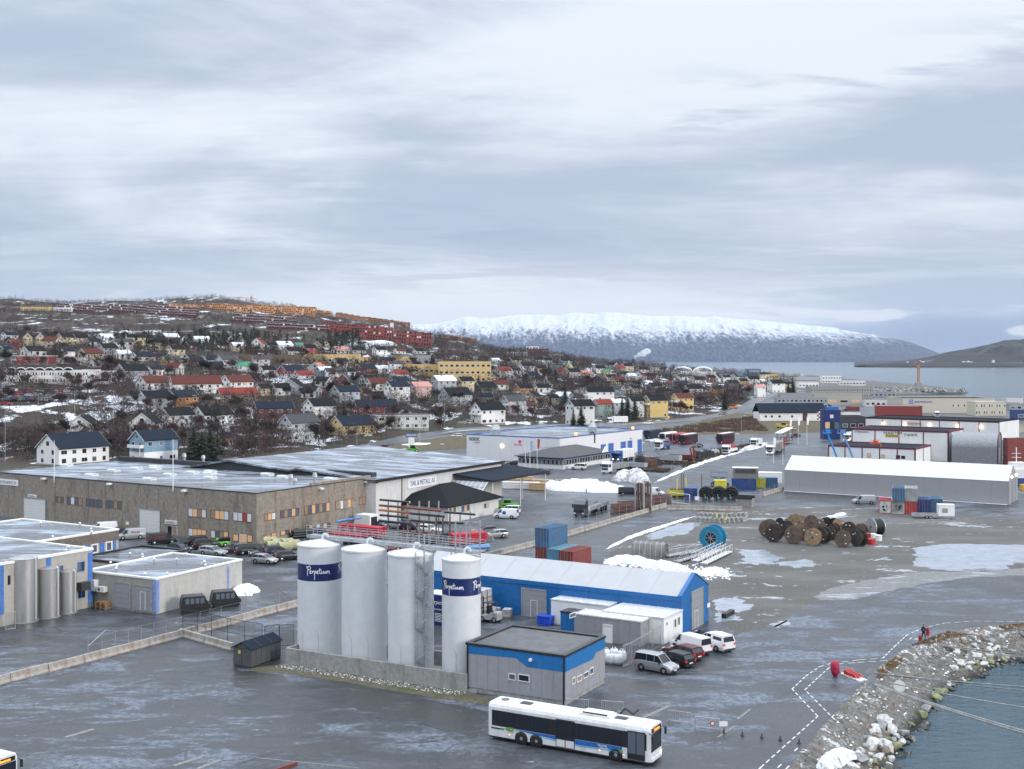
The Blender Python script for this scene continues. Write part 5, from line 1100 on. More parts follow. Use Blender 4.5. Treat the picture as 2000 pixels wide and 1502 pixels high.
for k_, c_, p_, h_, l_ in lot[:-1]:
 o = car(k_, c_, P(*p_), h_, l_, 'cars parked at the concrete workshop')
 if c_ == 'green': smesh(o, 'black_cab', PC['black'], lambda mb: mb.box(-2.05,-.8,.95,-.2,.8,1.5))
 if 'red side' in l_ or 'black van' in l_:
  me_ = text_mesh('VVS-24' if 'minibus' in l_ else 'VVSteam', .5, PC['red'], .004, 0, .01)
  for sg in (-1, 1): q = link('lettering', me_, o, loc=(-.6, sg*.93, 1.3)); q.rotation_euler = (R(90-6*1), 0, 0 if sg < 0 else R(180))
 if 'green rear' in l_: smesh(o, 'green_panel', PC['green'], lambda mb: mb.box(-2.3,-.90,.7,-1.5,-.93,1.5) or mb.box(-2.3,.90,.7,-1.5,.935,1.5))
a = car('van','white', P(988,1012), 165, 'white van with round blue emblem near the shop office'); smesh(a, 'emblem', PC['blue'], lambda mb: (mb.tube((.1,.93,1.15),(.1,.945,1.15),.38,16), mb.tube((.1,-.93,1.15),(.1,-.945,1.15),.38,16)))
car('caddy','white', P(995,1004), 165, 'white van just behind the emblem van'); car('wagon','silver', P(966,1050), 200, 'silver car behind the fence at the pipe yard'); car('hatch','grey', P(949,1043), 200, 'grey car partly hidden behind the pipe yard fence')
for px, py, c_, l_ in ((738,1030,'steelblue','blue grey car left in the row behind the pipe rack'),(775,1032,'silver','silver car behind the pipe rack'),(806,1036,'navy','dark blue car behind the pipe rack'),(838,1040,'white','white car at the right of the row behind the pipe rack')): car('wagon', c_, P(px, py), -30, l_, 'cars behind the pipe rack')
car('caddy','white', P(1130,917), 158, 'small white car at the showroom annex'); car('sedan','grey', P(1060,926), 150, 'dark car on the forecourt left of the white car'); car('sedan','black', P(1005,909), 150, 'black saloon parked at the blank workshop wall'); car('hatch','navy', P(1362,874), 210, 'dark blue car beside the red coaches')
car('van','silver', P(1687,984), 178, 'silver van driving before the long grey hall'); car('van','black', P(1228,967), 0, 'dark van beside the snow pile'); car('van','white', P(1277,968), -20, 'white van behind the rusty sheet piles')
car('suv','white', P(891,855), 195, 'silver white car on the main road by the workshop'); car('suv','white', P(1266,829), 195, 'white car with red tail lights beyond the white lorry'); car('wagon','steelblue', P(692,880), 205, 'dark car on the main road behind the shop roof')
car('wagon','grey', P(1412,810), 200, 'dark car with red lights driving away on the main road'); car('suv','white', P(1443,795), 20, 'pale car driving past the orange machine'); car('wagon','silver', P(1544,840), 190, 'silver car near the yellow loader'); car('wagon','silver', P(1537,855), 190, 'silver car parked by the flagpoles'); car('sedan','grey', P(1552,853), 190, 'grey saloon parked by the flagpoles')
for i, px in enumerate((1817,1836,1845,1857,1868,1880,1893)): car(['hatch','wagon','suv'][i % 3], ['grey','black','silver','navy'][i % 4], P(px, 806.5), 75, 'car in the row at the trade warehouse, %s from the left' % ORD[i], 'cars at the trade warehouse', simple=True)
# ---- city bus
def city_bus(loc, hd, label, detail=True):
 b = thing('city_bus', label, 'bus', loc, R(hd), 'white city buses'); L, W, H_ = 14.6, 2.55, 3.05; x0, x1, w = -L/2, L/2, W/2
 bw = C('bus_white', .66,.67,.68, .3, noise=.05, dirt=((.40,.38,.35), .4));
 def prof(s_=0): return [(-w+s_, .35), (-w+s_, 2.75), (-w+.12+s_, 3.0), (-w+.45, 3.08), (w-.45, 3.08), (w-.12-s_, 3.0), (w-s_, 2.75), (w-s_, .35)]
 mb = MB(); mb.prism([(y, z) for y, z in prof()], 'x', x0+.12, x1-.25)
 mb.prism([(y*.97, z if z > 1 else z) for y, z in prof(.03)], 'x', x0, x0+.12); mb.obj('body', bw, b)
 mb = MB(); loft(mb, [[(x1-.25, y, z) for y, z in prof()], [(x1-.02, y*.93, .35+(z-.35)*.985) for y, z in prof()], ]); mb.obj('front', bw, b)
 MB().box(x0+.05, -w+.02, .22, x1-.1, w-.02, .36).obj('underside', black, b)
 for sg in (-1, 1):
  mb = MB(); mb.box(x0+.35, sg*(w-.02), 1.22, x1-.32, sg*(w+.006), 2.52); mb.obj('window_band', black, b)
  segs = [(-6.9,-6.2),(-6.15,-4.75),(-4.7,-3.2),(-3.15,-1.6),(.95,2.05),(2.1,3.75),(3.8,4.85)] if sg < 0 else [(-6.9,-5.2),(-5.1,-3.4),(-3.3,-1.6),(-1.5,.2),(.3,2.0),(2.1,3.8),(3.9,5.6),(5.7,6.9)]
  for a, c in segs:
   o = MB().box(a+.04, sg*(w+.006), 1.28, c-.04, sg*(w+.014), 2.46).obj('window', glass, b)
  # livery
  mb = MB(); ys = sg*(w+.004); yo = sg*(w+.012); mb.prism([(z, x) for x, z in ((-4.9,1.2),(-1.2,1.2),(2.2,1.2),(4.9,1.2),(4.9,.78),(3.6,.86),(1.2,.78),(-1.2,.92),(-3.4,1.05))], 'y', min(ys, yo), max(ys, yo)); mb.obj('blue_stripe', C('livery_blue', .02,.13,.42, .3, noise=.1), b)
  mb = MB(); mb.prism([(z, x) for x, z in ((-4.2,1.02),(-1.2,.88),(1.2,.74),(3.6,.82),(5.1,.74),(5.1,.68),(3.4,.74),(1.2,.66),(-1.2,.80))], 'y', min(ys, yo), max(ys, yo)); mb.obj('light_blue_stripe', C('livery_sky', .12,.38,.60, .3), b)
  mb = MB(); rr = random.Random(3)
  for k in range(16): cx, cz, s_ = -5.1+rr.gauss(0, .38), 1.0+rr.uniform(-.12, .22), rr.uniform(.05, .16); mb.box(cx-s_, ys, cz-s_*.6, cx+s_, sg*(w+.014+.001*k), cz+s_*.6)
  for k in range(8): cx, cz, s_ = 4.95+rr.gauss(0, .25), .8+rr.uniform(-.1, .1), rr.uniform(.04, .1); mb.box(cx-s_, ys, cz-s_, cx+s_, sg*(w+.014+.001*k), cz+s_)
  mb.obj('leaf_print', C('livery_green', .16,.34,.10, .4, noise=.5, ns=6), b)
  for x in (-4.15, -2.75, 4.35): MB().tube((x, sg*(w-.3), .5), (x, sg*(w+.01), .5), .60, 20).obj('wheel_arch', black, b)
  MB().box(x0+.3, ys, .95, x0+1.3, sg*(w+.012), 1.08).obj('engine_grille', darksteel, b)
  for x in (-5.3, .5, 2.9, 5.0): MB().box(x, ys, .62, x+.09, sg*(w+.02), .69).obj('side_marker_lamp', lampr, b)
 wheels(b, [(x, sg*(w-.12)) for x in (-4.15, -2.75, 4.35) for sg in (-1, 1)], .50, .30)
 # doors on the kerb side
 for xa, xb in ((-.95, .75), (5.35, 6.85)):
  d = MB().box(xa, -(w+.005), .38, xb, -(w+.02), 2.62).obj('door', black, b); mid = (xa+xb)/2
  for a, c in ((xa+.06, mid-.04), (mid+.04, xb-.06)): MB().box(a, -(w+.02), 1.02 if xa < 0 else .85, c, -(w+.03), 2.52).obj('pane', glass2 if xa > 0 else glass, d); MB().box(a, -(w+.02), .42, c, -(w+.028), .98 if xa < 0 else .8).obj('leaf', bw if xa < 0 else black, d)
 mb = MB(); me_ = text_mesh('TROMS', .26, whitet, .002); q = link('lettering', me_, b, loc=(3.2, -(w+.018), 1.03)); q.rotation_euler = (R(90), 0, 0)
 me_ = text_mesh('fylkestrafikk', .16, whitet, .002); q = link('lettering', me_, b, loc=(3.35, -(w+.018), .88)); q.rotation_euler = (R(90), 0, 0)
 # front
 mb = MB(); mb.add([(x1-.02, -w*.84, 1.05), (x1-.02, w*.84, 1.05), (x1+.0, w*.83, 2.5), (x1+.0, -w*.83, 2.5)], [(0,1,2,3)]); mb.v = [(x+.015, y, z) for x, y, z in mb.v]; mb.obj('windscreen', glass, b)
 MB().box(x1-.02, -.98, 2.55, x1+.02, .98, 2.88).obj('display_box', black, b); me_ = text_mesh('5 Sentrum', .27, M('display_orange', (1,.25,.03), .4, 0, emit=((1,.22,.02), 3)), .002, 0, .01); q = link('destination_display', me_, b, loc=(x1+.025, 0, 2.71)); q.rotation_euler = (R(90), 0, R(90))
 for sg in (-1, 1): MB().box(x1-.05, sg*.75, .55, x1+.0, sg*1.08, .72).obj('headlight', headon if sg > 0 else headl, b); MB().path([(x1-.2, sg*1.2, 2.6), (x1+.25, sg*1.35, 2.5)], .03, 5).box(x1+.15, sg*1.28, 1.95, x1+.28, sg*1.45, 2.5).obj('mirror', black, b)
 MB().box(x1-.02, -1.05, .3, x1+.04, 1.05, .5).obj('bumper', bw, b)
 # roof gear
 mb = MB(); mb.box(.9, -.75, 3.06, 3.6, .75, 3.22); mb.box(1.1, -.6, 3.22, 3.4, .6, 3.32); mb.obj('roof_unit', bw, b); MB().box(1.15, -.62, 3.25, 3.3, -.55, 3.34).obj('unit_slot', black, b)
 MB().tube((x0+.9, .1, 3.06), (x0+.9, .1, 3.14), .35, 16).obj('roof_fan', glass2, b)
 for x in (-4.3, 4.3): MB().box(x-.5, -.35, 3.07, x+.5, .35, 3.13).obj('roof_hatch', darksteel, b)
 MB().box(x0-.02, -.9, 1.6, x0+.0, .9, 2.6).obj('rear_window', glass, b); MB().box(x0-.02,-1.1,.9,x0,-.9,1.3).obj('tail_light', taill, b); MB().box(x0-.02,1.1,.9,x0,.9,1.3).obj('tail_light', taill, b)
 MB().box(5.2, -(w+.01), 2.62, 5.7, -(w+.02), 2.78).box(6.1, -(w+.01), 2.62, 6.6, -(w+.02), 2.78).obj('red_sticker', whitet, b)
 return b
fr_, rr_ = P(1271,1499), P(953,1443); a_ = aim(rr_, fr_); mid = (Vector((fr_.x, fr_.y))+Vector((rr_.x, rr_.y)))/2
city_bus((mid.x-math.sin(a_)*1.27, mid.y+math.cos(a_)*1.27, 0), math.degrees(a_), 'white three axle city bus with blue stripe turning in front of the pump building')
q = P(25,1464,3.05); city_bus((q.x-math.cos(a_)*7.3+math.sin(a_)*.0, q.y-math.sin(a_)*7.3-1.6, 0), math.degrees(a_), 'white bus of which only the end shows at the lower left edge')
# ---- coaches
def coach(loc, hd, col, label, L=12.0, top=None, H_=3.6):
 b = thing('coach', label, 'coach', loc, R(hd), 'coaches parked behind the truck workshop'); w = 1.27; x0, x1 = -L/2, L/2
 mb = MB(); loft(mb, [[(x, y*k, z*kz+.35*(1-kz)) for y, z in ((-w,.35),(-w,H_-.4),(-w+.25,H_),(w-.25,H_),(w,H_-.4),(w,.35))] for x, k, kz in ((x0,.96,.98),(x0+.2,1,1),(x1-.5,1,1),(x1,.94,.97))]); mb.obj('body', PC[col], b)
 for sg in (-1, 1): MB().box(x0+.3, sg*(w-.02), 1.75, x1-.6, sg*(w+.012), H_-.55).obj('side_window', glass, b)
 mb = MB(); mb.add([(x1+.02, -w*.88, 1.25), (x1+.02, w*.88, 1.25), (x1+.02, w*.86, H_-.35), (x1+.02, -w*.86, H_-.35)], [(0,1,2,3)]); mb.obj('windscreen', glass, b); MB().box(x0-.01, -w*.8, 1.8, x0+.02, w*.8, H_-.6).obj('rear_window', glass, b)
 if top: MB().box(x0+.3,-w+.3,H_,x1-.8,w-.3,H_+.12).obj('roof_pod', top, b)
 for sg in (-1, 1): MB().box(x1-.03, sg*.7, .7, x1+.03, sg*1.1, .88).obj('headlight', headl, b); MB().box(x1, sg*1.25, 1.9, x1+.3, sg*1.5, 2.7).obj('mirror', PC[col], b)
 MB().box(x1-.02,-.9,.4,x1+.04,.9,.62).obj('bumper', black, b); wheels(b, [(x, sg*1.1) for x in (-L*.30, L*.27) for sg in (-1, 1)], .5, .3); return b
coach(P(1337,868)+Vector((2,4,0)), 238, 'darkred', 'dark red coach in front of the coach group', top=white); coach(P(1318,866)+Vector((2,5,0)), 240, 'red', 'bright red coach between the white coach and the dark red one'); coach(P(1304,864)+Vector((1,6,0)), 240, 'white', 'white coach left of the bright red coach', H_=3.5)
coach(P(1412,868)+Vector((2,6,0)), 238, 'darkred', 'dark red coach standing alone behind the red pump truck', top=white, H_=3.8); coach(P(1288,861)+Vector((-1,14,0)), 240, 'navy', 'dark roofed coach at the back of the coach group')
# ---- trucks
def truck(loc, hd, label, cab='white', kind='box', L=9.5, bed=None, name='truck', cat='truck', lights=False, Hb=2.6, bedcol=None):
 t_ = thing(name, label, cat, loc, R(hd)); x1 = L/2; bc = bedcol or steel
 mb = MB(); loft(mb, [[(x, y*k, z) for y, z in ((-1.22,.6),(-1.22,za),(1.22,za),(1.22,.6))] for x, k, za in ((x1-2.2,1,3.3),(x1-.7,1,3.35),(x1-.12,.96,2.6),(x1,.93,1.7))]); mb.obj('cab', PC[cab], t_)
 mb = MB(); mb.add([(x1+.01,-1.05,1.75),(x1+.01,1.05,1.75),(x1-.14,1.08,2.62),(x1-.14,-1.08,2.62)], [(0,1,2,3)]); mb.v = [(x+.03, y, z) for x, y, z in mb.v]; mb.obj('windscreen', glass, t_)
 for sg in (-1, 1): MB().box(x1-1.5, sg*1.2, 1.8, x1-.5, sg*1.235, 2.55).obj('side_window', glass, t_); MB().box(x1-.05, sg*.72, .75, x1+.04, sg*1.08, .98).obj('headlight', headon if lights else headl, t_); MB().box(x1-.3, sg*1.25, 1.9, x1-.12, sg*1.5, 2.6).obj('mirror', black, t_)
 MB().box(x1-.02,-.95,1.0,x1+.03,.95,1.55).obj('grille', black, t_); MB().box(x1-.1,-1.1,.4,x1+.06,1.1,.7).obj('bumper', PC[cab], t_); MB().box(-L/2, -.45, .7, x1-2, .45, .95).obj('chassis', darksteel, t_)
 a, c = -L/2, x1-2.5
 if kind == 'box': MB().box(a,-1.27,1.0,c,1.27,1.0+Hb).obj('cargo_box', bc, t_); mb = MB(); [mb.box(x,-1.29,1.0,x+.08,1.29,1.02+Hb) for x in np.arange(a, c-.1, (c-a-.08)/5)]; mb.obj('box_ribs', steel, t_)
 elif kind == 'tipper':
  mb = MB(); mb.box(a,-1.25,1.0,c,1.25,1.15); mb.box(a,-1.25,1.15,c,-1.17,2.3); mb.box(a,1.17,1.15,c,1.25,2.3); mb.box(c-.1,-1.17,1.15,c,1.17,2.7); mb.box(a,-1.17,1.15,a+.08,1.17,2.2); mb.obj('tipper_body', bc, t_)
  mb = MB(); [mb.box(x,-1.32,1.1,x+.12,-1.25,2.3).box(x,1.25,1.1,x+.12,1.32,2.3) for x in np.arange(a+.3, c, .9)]; mb.obj('ribs', bc, t_)
 elif kind == 'flatbed':
  MB().box(a,-1.27,1.0,c,1.27,1.2).obj('bed', bc, t_); mb = MB(); [mb.box(x,-1.27,1.2,x+.75,-1.2,1.8).box(x,1.2,1.2,x+.75,1.27,1.8) for x in np.arange(a, c-.8, .9)]; mb.obj('side_boards', bc, t_)
  MB().path([(c+.2,0,1.2),(c+.2,0,2.9),(c-.6,.6,3.4),(c-.3,-.5,2.6)], .14, 6).obj('loader_crane', darksteel, t_)
 elif kind == 'pump':
  mb = MB(); rr = C('pump_red', .42,.02,.02, .4); mb.path([(a,-.4,2.1),(c-.5,-.4,2.5),(c+1.8,-.2,3.9)], .16, 5); mb.path([(a+.3,.1,2.4),(c+1.5,.2,3.6)], .16, 5); mb.path([(a,.5,1.9),(c,.5,2.3),(a+1,.6,2.9)], .14, 5); mb.obj('folded_boom', rr, t_); MB().box(a+.3,-1.1,1.0,c,1.1,1.8).obj('pump_body', white, t_)
 ax_ = [x1-1.4]+[a+1.2+1.35*i for i in range(2 if L < 12 else 3)]; wheels(t_, [(x, sg*1.05) for x in ax_ for sg in (-1, 1)], .5, .34); return t_
truck(P(1147,1006)+Vector((1,3,0)), -113, 'grey flatbed lorry with loading crane facing the camera in the yard', 'grey', 'flatbed', 15.0, bedcol=C('bed_grey', .25,.26,.27));
truck(P(1192,924)+Vector((2,4,0)), -123, 'white tipper lorry with grey body beside the dirty snow', 'white', 'tipper', 13.5, lights=False); truck(P(1206,901)+Vector((2,2,0)), -122, 'blue cab lorry with plain white box by the garage doors', 'blue', 'box', 10.5, bedcol=white, lights=True)
truck(P(1423,888)+Vector((1,3,0)), -118, 'white concrete pump lorry with folded red boom', 'white', 'pump', 10.5); truck(P(1506,888)+Vector((3,7,0)), -114, 'white articulated lorry with long grey trailer on the yard road', 'white', 'box', 19, bedcol=C('trailer_curtain', .22,.21,.20), lights=True)
truck(P(1206,828), 200, 'white lorry driving on the main road', 'white', 'box', 10, bedcol=white); truck(P(1285,878)+Vector((2,3,0)), 240, 'white low loader cab with blue load by the last garage door', 'white', 'flatbed', 9, bedcol=C('load_blue', .05,.1,.35)); truck(P(1486,876)+Vector((0,8,0)), -118, 'small white box van behind the articulated lorry', 'white', 'box', 7, bedcol=white, Hb=1.9)
truck(P(760,888), 200, 'dark red tractor unit parked behind the shop roof', 'darkred', 'flatbed', 7); truck(P(1663,862), 230, 'white lorry cab beside the blue lift', 'white', 'box', 9, bedcol=white, lights=True); truck(P(1828,815), 264, 'small white box truck at the red building', 'white', 'box', 6, bedcol=white, Hb=2)
# trailers and scrap row
def trailer(loc, hd, mat, label, L=8, hh=1.1, kind='tipper'):
 t_ = thing('trailer', label, 'trailer', loc, R(hd), 'trailers standing in the grass'); MB().box(-L/2,-.4,.7,L/2,.4,.95).obj('chassis', darksteel, t_)
 mb = MB(); mb.box(-L/2,-1.25,1.0,L/2,1.25,1.12)
 if kind == 'tipper': mb.box(-L/2,-1.25,1.12,L/2,-1.18,1.12+hh); mb.box(-L/2,1.18,1.12,L/2,1.25,1.12+hh); mb.box(-L/2,-1.18,1.12,-L/2+.08,1.18,1.12+hh); mb.box(L/2-.08,-1.18,1.12,L/2,1.18,1.12+hh)
 mb.obj('body', mat, t_); wheels(t_, [(x, sg*1.05) for x in (-L*.3, -L*.3+1.3, L*.3) for sg in (-1, 1)], .48, .32); return t_
yel = C('machine_yellow', .55,.38,.03); bg_ = C('body_grey', .34,.35,.36)
for i, a in enumerate([((1236,918),-28,bg_,'grey open trailer behind the tipper lorry',8,1.0),((1305,905),-30,bg_,'grey sided trailer with white end board in the grass',8,1.4),((1330,902),-28,C('dark_red_steel', .13,.02,.02),'dark red open trailer beyond the grey one',8,1.0),((1345,898),-25,darksteel,'dark flat trailer with crane arm',7,.3),((1262,909),-28,darksteel,'dark skip trailer left of the grey sided trailer',6,1.2)]): trailer(P(*a[0]), *a[1:4], *a[4:])
t_ = thing('loader_arm', 'folded red brown crane arm standing at the end of the trailer row', 'crane', P(1352,903)); MB().path([(0,0,0),(0,0,1.8),(-.6,.3,4.2),(.4,.5,5.0),(.9,.4,1.5)], .28, 6).obj('arm', C('crane_red', .20,.035,.02), t_)
for i, (px, py, s_, m_) in enumerate([(1270,912,2.2,rust),(1282,908,1.8,darksteel),(1292,898,1.5,white),(1250,900,1.6,darksteel),(1366,896,2.3,darksteel),(1383,893,2.2,darksteel),(1396,887,1.6,white)]):
 t_ = thing('machine_attachment', ['rusty claw frame','dark bucket attachment','pale machine housing','dark plough blade','dark net covered bin left of its twin','dark net covered bin right of its twin','white wrapped machine part'][i]+' in the trailer row', 'machine part', P(px, py)); mb = MB(); rr = random.Random(i+40)
 mb.pxz([(-s_,0),(s_,0),(s_*.8,s_*.9),(-s_*.5,s_*1.1)], -1.1, 1.1); mb.obj('housing', m_, t_); mb = MB(); [mb.tube((rr.uniform(-s_,s_),-1.1,.1),(rr.uniform(-s_,s_),rr.uniform(-1,1),s_*1.3),.09,5) for _ in range(8)]; mb.obj('frame', rust if i % 2 == 0 else darksteel, t_)
# white open canopy trailer
t_ = thing('stage_trailer', 'white topped trailer roof on slanted brown struts behind the articulated lorry', 'trailer', P(1505,872)+Vector((8,14,0)), R(60)); mb = MB(); mb.add([(-7,-1.3,4.1),(7,-1.3,5.4),(7,1.3,5.4),(-7,1.3,4.1),(-7,-1.3,4.4),(7,-1.3,5.7),(7,1.3,5.7),(-7,1.3,4.4)], [(0,3,2,1),(4,5,6,7),(0,1,5,4),(1,2,6,5),(2,3,7,6),(3,0,4,7)]); mb.obj('roof', white, t_); mb = MB(); [mb.tube((x,y,.9),(x+dx,y,4.4+x*.09),.09,4) for x, dx in ((-6,2),(-3,-2),(-1,2),(3,-2),(6.5,0)) for y in (-1.2,1.2)]; mb.obj('struts', rust, t_); MB().box(-7,-1.25,.8,7,1.25,1.1).obj('deck', rust, t_)
# telehandler, forklift
def machine(loc, hd, label, col, L=4.8, name='telehandler', cat='loader'):
 t_ = thing(name, label, cat, loc, R(hd)); MB().pxz([(-L/2,.6),(L/2,.6),(L/2,1.1),(0,1.4),(-L/2,1.6)], -.9, .9).obj('body', col, t_); mb = MB(); mb.pxz([(-.9,1.3),(.9,1.3),(.5,2.5),(-.8,2.55)], -.75, .2); mb.obj('cab', glass, t_); MB().box(-.85,-.8,2.5,.55,.25,2.6).obj('cab_roof', col, t_); MB().path([(-L/2,.55,1.9),(L/2,.55,1.5),(L/2+.9,.55,.7)], .18, 6).obj('boom', col, t_); wheels(t_, [(x, sg*.9) for x in (-L*.33, L*.33) for sg in (-1, 1)], .58, .4); return t_
machine(P(990,1000), 170, 'bright green telehandler beside the canopy posts', PC['green']); machine(P(806,884), 20, 'small green loader at the foot of the pylon sign', PC['green'], 3.2); machine(P(1530,836), 10, 'yellow wheel loader with lit beacons on the dirt track', yel, 6.5, 'wheel_loader'); machine(P(1433,799), 200, 'orange tracked machine at the roadside', C('machine_orange', .5,.16,.02), 6, 'road_machine'); machine(P(1484,910)+Vector((30,20,0)), 10, 'red tractor behind the dark blue container', PC['red'], 5, 'tractor')
q = P(957,1214); t_ = thing('forklift', 'grey and black forklift truck between the narrow silo and the tank crates', 'forklift', q, R(150)); MB().pxz([(-1.35,.35),(1.1,.35),(1.1,.75),(.1,.85),(-.5,1.25),(-1.35,1.3)], -.62, .62).obj('body', C('fork_grey', .40,.40,.41), t_); MB().pxz([(-1.38,.5),(-.7,.5),(-.7,1.15),(-1.38,1.05)], -.64, .64).obj('counterweight', C('fork_dark', .3,.3,.3), t_)
mb = MB(); [mb.tube((x,y,.9),(x2,y,2.35),.06,5) for x, x2 in ((-.8,-.55),(.75,.5)) for y in (-.55,.55)]; mb.box(-.65,-.6,2.3,.6,.6,2.38); mb.obj('overhead_guard', black, t_); MB().box(-.1,-.4,1.0,.25,.4,1.9).obj('seat', black, t_); MB().box(1.15,-.45,.1,1.25,-.35,2.9).box(1.15,.35,.1,1.25,.45,2.9).box(1.2,-.5,.5,1.3,.5,.6).obj('mast', black, t_); MB().box(1.25,-.35,.12,2.3,-.2,.18).box(1.25,.2,.12,2.3,.35,.18).obj('fork', steel, t_); wheels(t_, [(-.9,-.55),(-.9,.55),(.75,-.55),(.75,.55)], .36, .26)
# far left car park, coach and van
rs = random.Random(77); n_ = 0
colr_ = ['silver','black','grey','white','navy','steelblue','red','beige','silver','grey']
for r_ in range(5):
 for i in range(19):
  px = -20+i*8.8+rs.uniform(-1.5, 1.5)+r_*2; py = 765+r_*4.6+i*.12
  if px > 150-r_*4 or rs.random() < .08: continue
  q = G(px, py); c_ = rs.choice(colr_); n_ += 1
  car(rs.choice(['hatch','wagon','sedan','suv']), c_, q+Vector((0,0,.1)), 84+rs.uniform(-4,4), '%s car, %s from the left in the %s row below the arched roof' % ({'steelblue':'blue grey','navy':'dark blue'}.get(c_, c_), ORD[i], ['back','second','middle','fourth','front'][r_]), 'cars in the crowded hillside car park', simple=2)
q = G(190,752); coach(q, 8, 'white', 'white coach with dark windows behind the hillside car park', H_=3.4); q = G(18,754); car('van','white', q, 5, 'white minibus in the hillside car park');
for i, (px, py, c_) in enumerate([(12,792,'red'),(178,802,'silver'),(195,803,'white'),(70,852,'grey'),(215,803,'grey')]): car('hatch', c_, G(px, py)+Vector((0,0,.1)), 10, '%s car among the bare trees, %s' % (c_, ['by the snow bank at the left edge','left one on the slope road','right one on the slope road','below the big shrubs','end of the slope road'][i]), simple=True)
# ================================================================= containers, drums, pipes and other yard things
def contm(name, *c): return C(name, *c, .5, noise=.22, ns=1.2, dirt=((.16,.08,.05), .35))
cblue = contm('container_blue', .05,.14,.26); clblue = contm('container_light_blue', .07,.28,.42); cred = contm('container_red', .22,.045,.04); cbred = contm('container_bright_red', .42,.03,.04); cwhite = contm('container_white', .62,.63,.62); cgrey = contm('container_grey', .33,.37,.36); cdblue = contm('container_dark_blue', .015,.06,.20)
def container(label, o, ang, mat, L=6.06, W=2.44, h=2.59, z=0, endpanel=None, group='shipping containers', topm=None):
 """local x across the end face A-wise: origin at the near corner; long axis runs along x"""
 t_ = thing('shipping_container', label, 'container', (o[0], o[1], z), ang, group)
 fr = MB(); e = .12
 for x in (0, L-e):
  for y in (0, W-e): fr.box(x, y, 0, x+e, y+e, h)
 for z_ in (0, h-e):
  for y in (0, W-e): fr.box(e, y, z_, L-e, y+e, z_+e)
  for x in (0, L-e): fr.box(x, e, z_, x+e, W-e, z_+e)
 fr.obj('frame', mat, t_)
 def corr(p0, p1, n, off):   # corrugated sheet between two ground points
  mb = MB(); p0, p1 = Vector(p0), Vector(p1); d = (p1-p0)/n; nn = Vector((d.y, -d.x)).normalized(); vs = []
  for i in range(n):
   for f, k in ((.0, 0), (.2, 1), (.5, 1), (.7, 0)): q = p0+d*(i+f)-nn*(off+.045*k); vs.append((q.x, q.y))
  vs.append(tuple(p1-nn*off)); m_ = len(vs); mb.add([(x, y, e) for x, y in vs]+[(x, y, h-e) for x, y in vs], [(i, i+1, m_+i+1, m_+i) for i in range(m_-1)]); return mb
 corr((e, 0), (L-e, 0), int(L*3.2), .02).obj('side_panel', mat, t_); corr((L-e, W), (e, W), int(L*3.2), .02).obj('side_panel', mat, t_)
 mb = MB(); mb.box(e, e, h-.06, L-e, W-e, h-.02); [mb.box(x, e, h-.02, x+.12, W-e, h+.012) for x in np.arange(.3, L-.3, .3)]; mb.obj('roof', topm or mat, t_)
 MB().box(e, e, .02, L-e, W-e, .1).obj('floor', rust, t_); MB().box(L-.08, e, e, L-.04, W-e, h-e).obj('rear_wall', mat, t_)
 for k_ in range(2):
  d = corr((0, W-e-k_*(W/2-e)), (0, W/2-k_*(W/2-e)), 4, .03).obj('door', endpanel or mat, t_)
  for yy in (.25, .85): y = e+yy+(0 if k_ else W/2-e); MB().tube((-.03, y, .1), (-.03, y, h-.1), .02, 5).obj('lock_bar', steel, d)
 return t_
c0 = Vector((5.7,184.8,0)); sR = Vector((math.cos(GRID-math.pi/2), math.sin(GRID-math.pi/2), 0))
container('dark red container under the blue one, left end of the stack behind the hall', c0, GRID, cred, h=2.75); container('blue container stacked on top of the dark red one behind the hall', c0+Vector((-.05,.05,0)), GRID, cblue, z=2.77, h=2.9)
container('light blue container with a dark blue patch in the middle behind the hall', c0+sR*2.55-Vector((.5,.7,0)), GRID, clblue, h=2.75, topm=contm('container_pale_top', .16,.34,.42)); container('dark red container at the right end behind the hall, long side visible', c0+sR*5.2-Vector((1.0,1.2,0)), GRID, cred, h=2.75)
# right group: ends face the camera
ea = R(72); ux = Vector((-math.sin(ea), math.cos(ea), 0))
def endrow(px, py): q = P(px, py); return q
ctl = [('red framed white reefer with a dark picture, left end of the group',1741,1003,0,cbred,cwhite),('white reefer with cooling machinery, second from left',1766,1003.5,0,cwhite,cgrey),('bright red container, third from left in the group',1791,1004.5,0,cbred,None)]
for lab, px, py, z, m_, ep in ctl:
 q = P(px, py); o = container(lab, q, ea, m_, z=z, endpanel=ep, group='container group before the grey hall')
 if ep:
  mb = MB(); rr = random.Random(px)
  for k_ in range(7): a, c_ = rr.uniform(.4,1.7), rr.uniform(.5,1.5); mb.box(-.09,a,c_,-.04,a+rr.uniform(.15,.5),c_+rr.uniform(.1,.5))
  mb.obj('cooling_unit' if 'machinery' in lab else 'printed_panel', darksteel, o)
q = P(1767, 1004.0); container('blue container on top, left of the two stacked high before the grey hall', q, ea, cblue, z=2.61, group='container group before the grey hall'); q = P(1792,1004.5); container('grey white container on top, right of the two stacked high', q, ea, cgrey, z=2.61, group='container group before the grey hall')
container('dark blue container just right of the bright red one', P(1816,1001), ea, cdblue, group='container group before the grey hall'); container('blue container at the far right behind the white cabin trailer', P(1841,999.5), ea, cblue, group='container group before the grey hall')
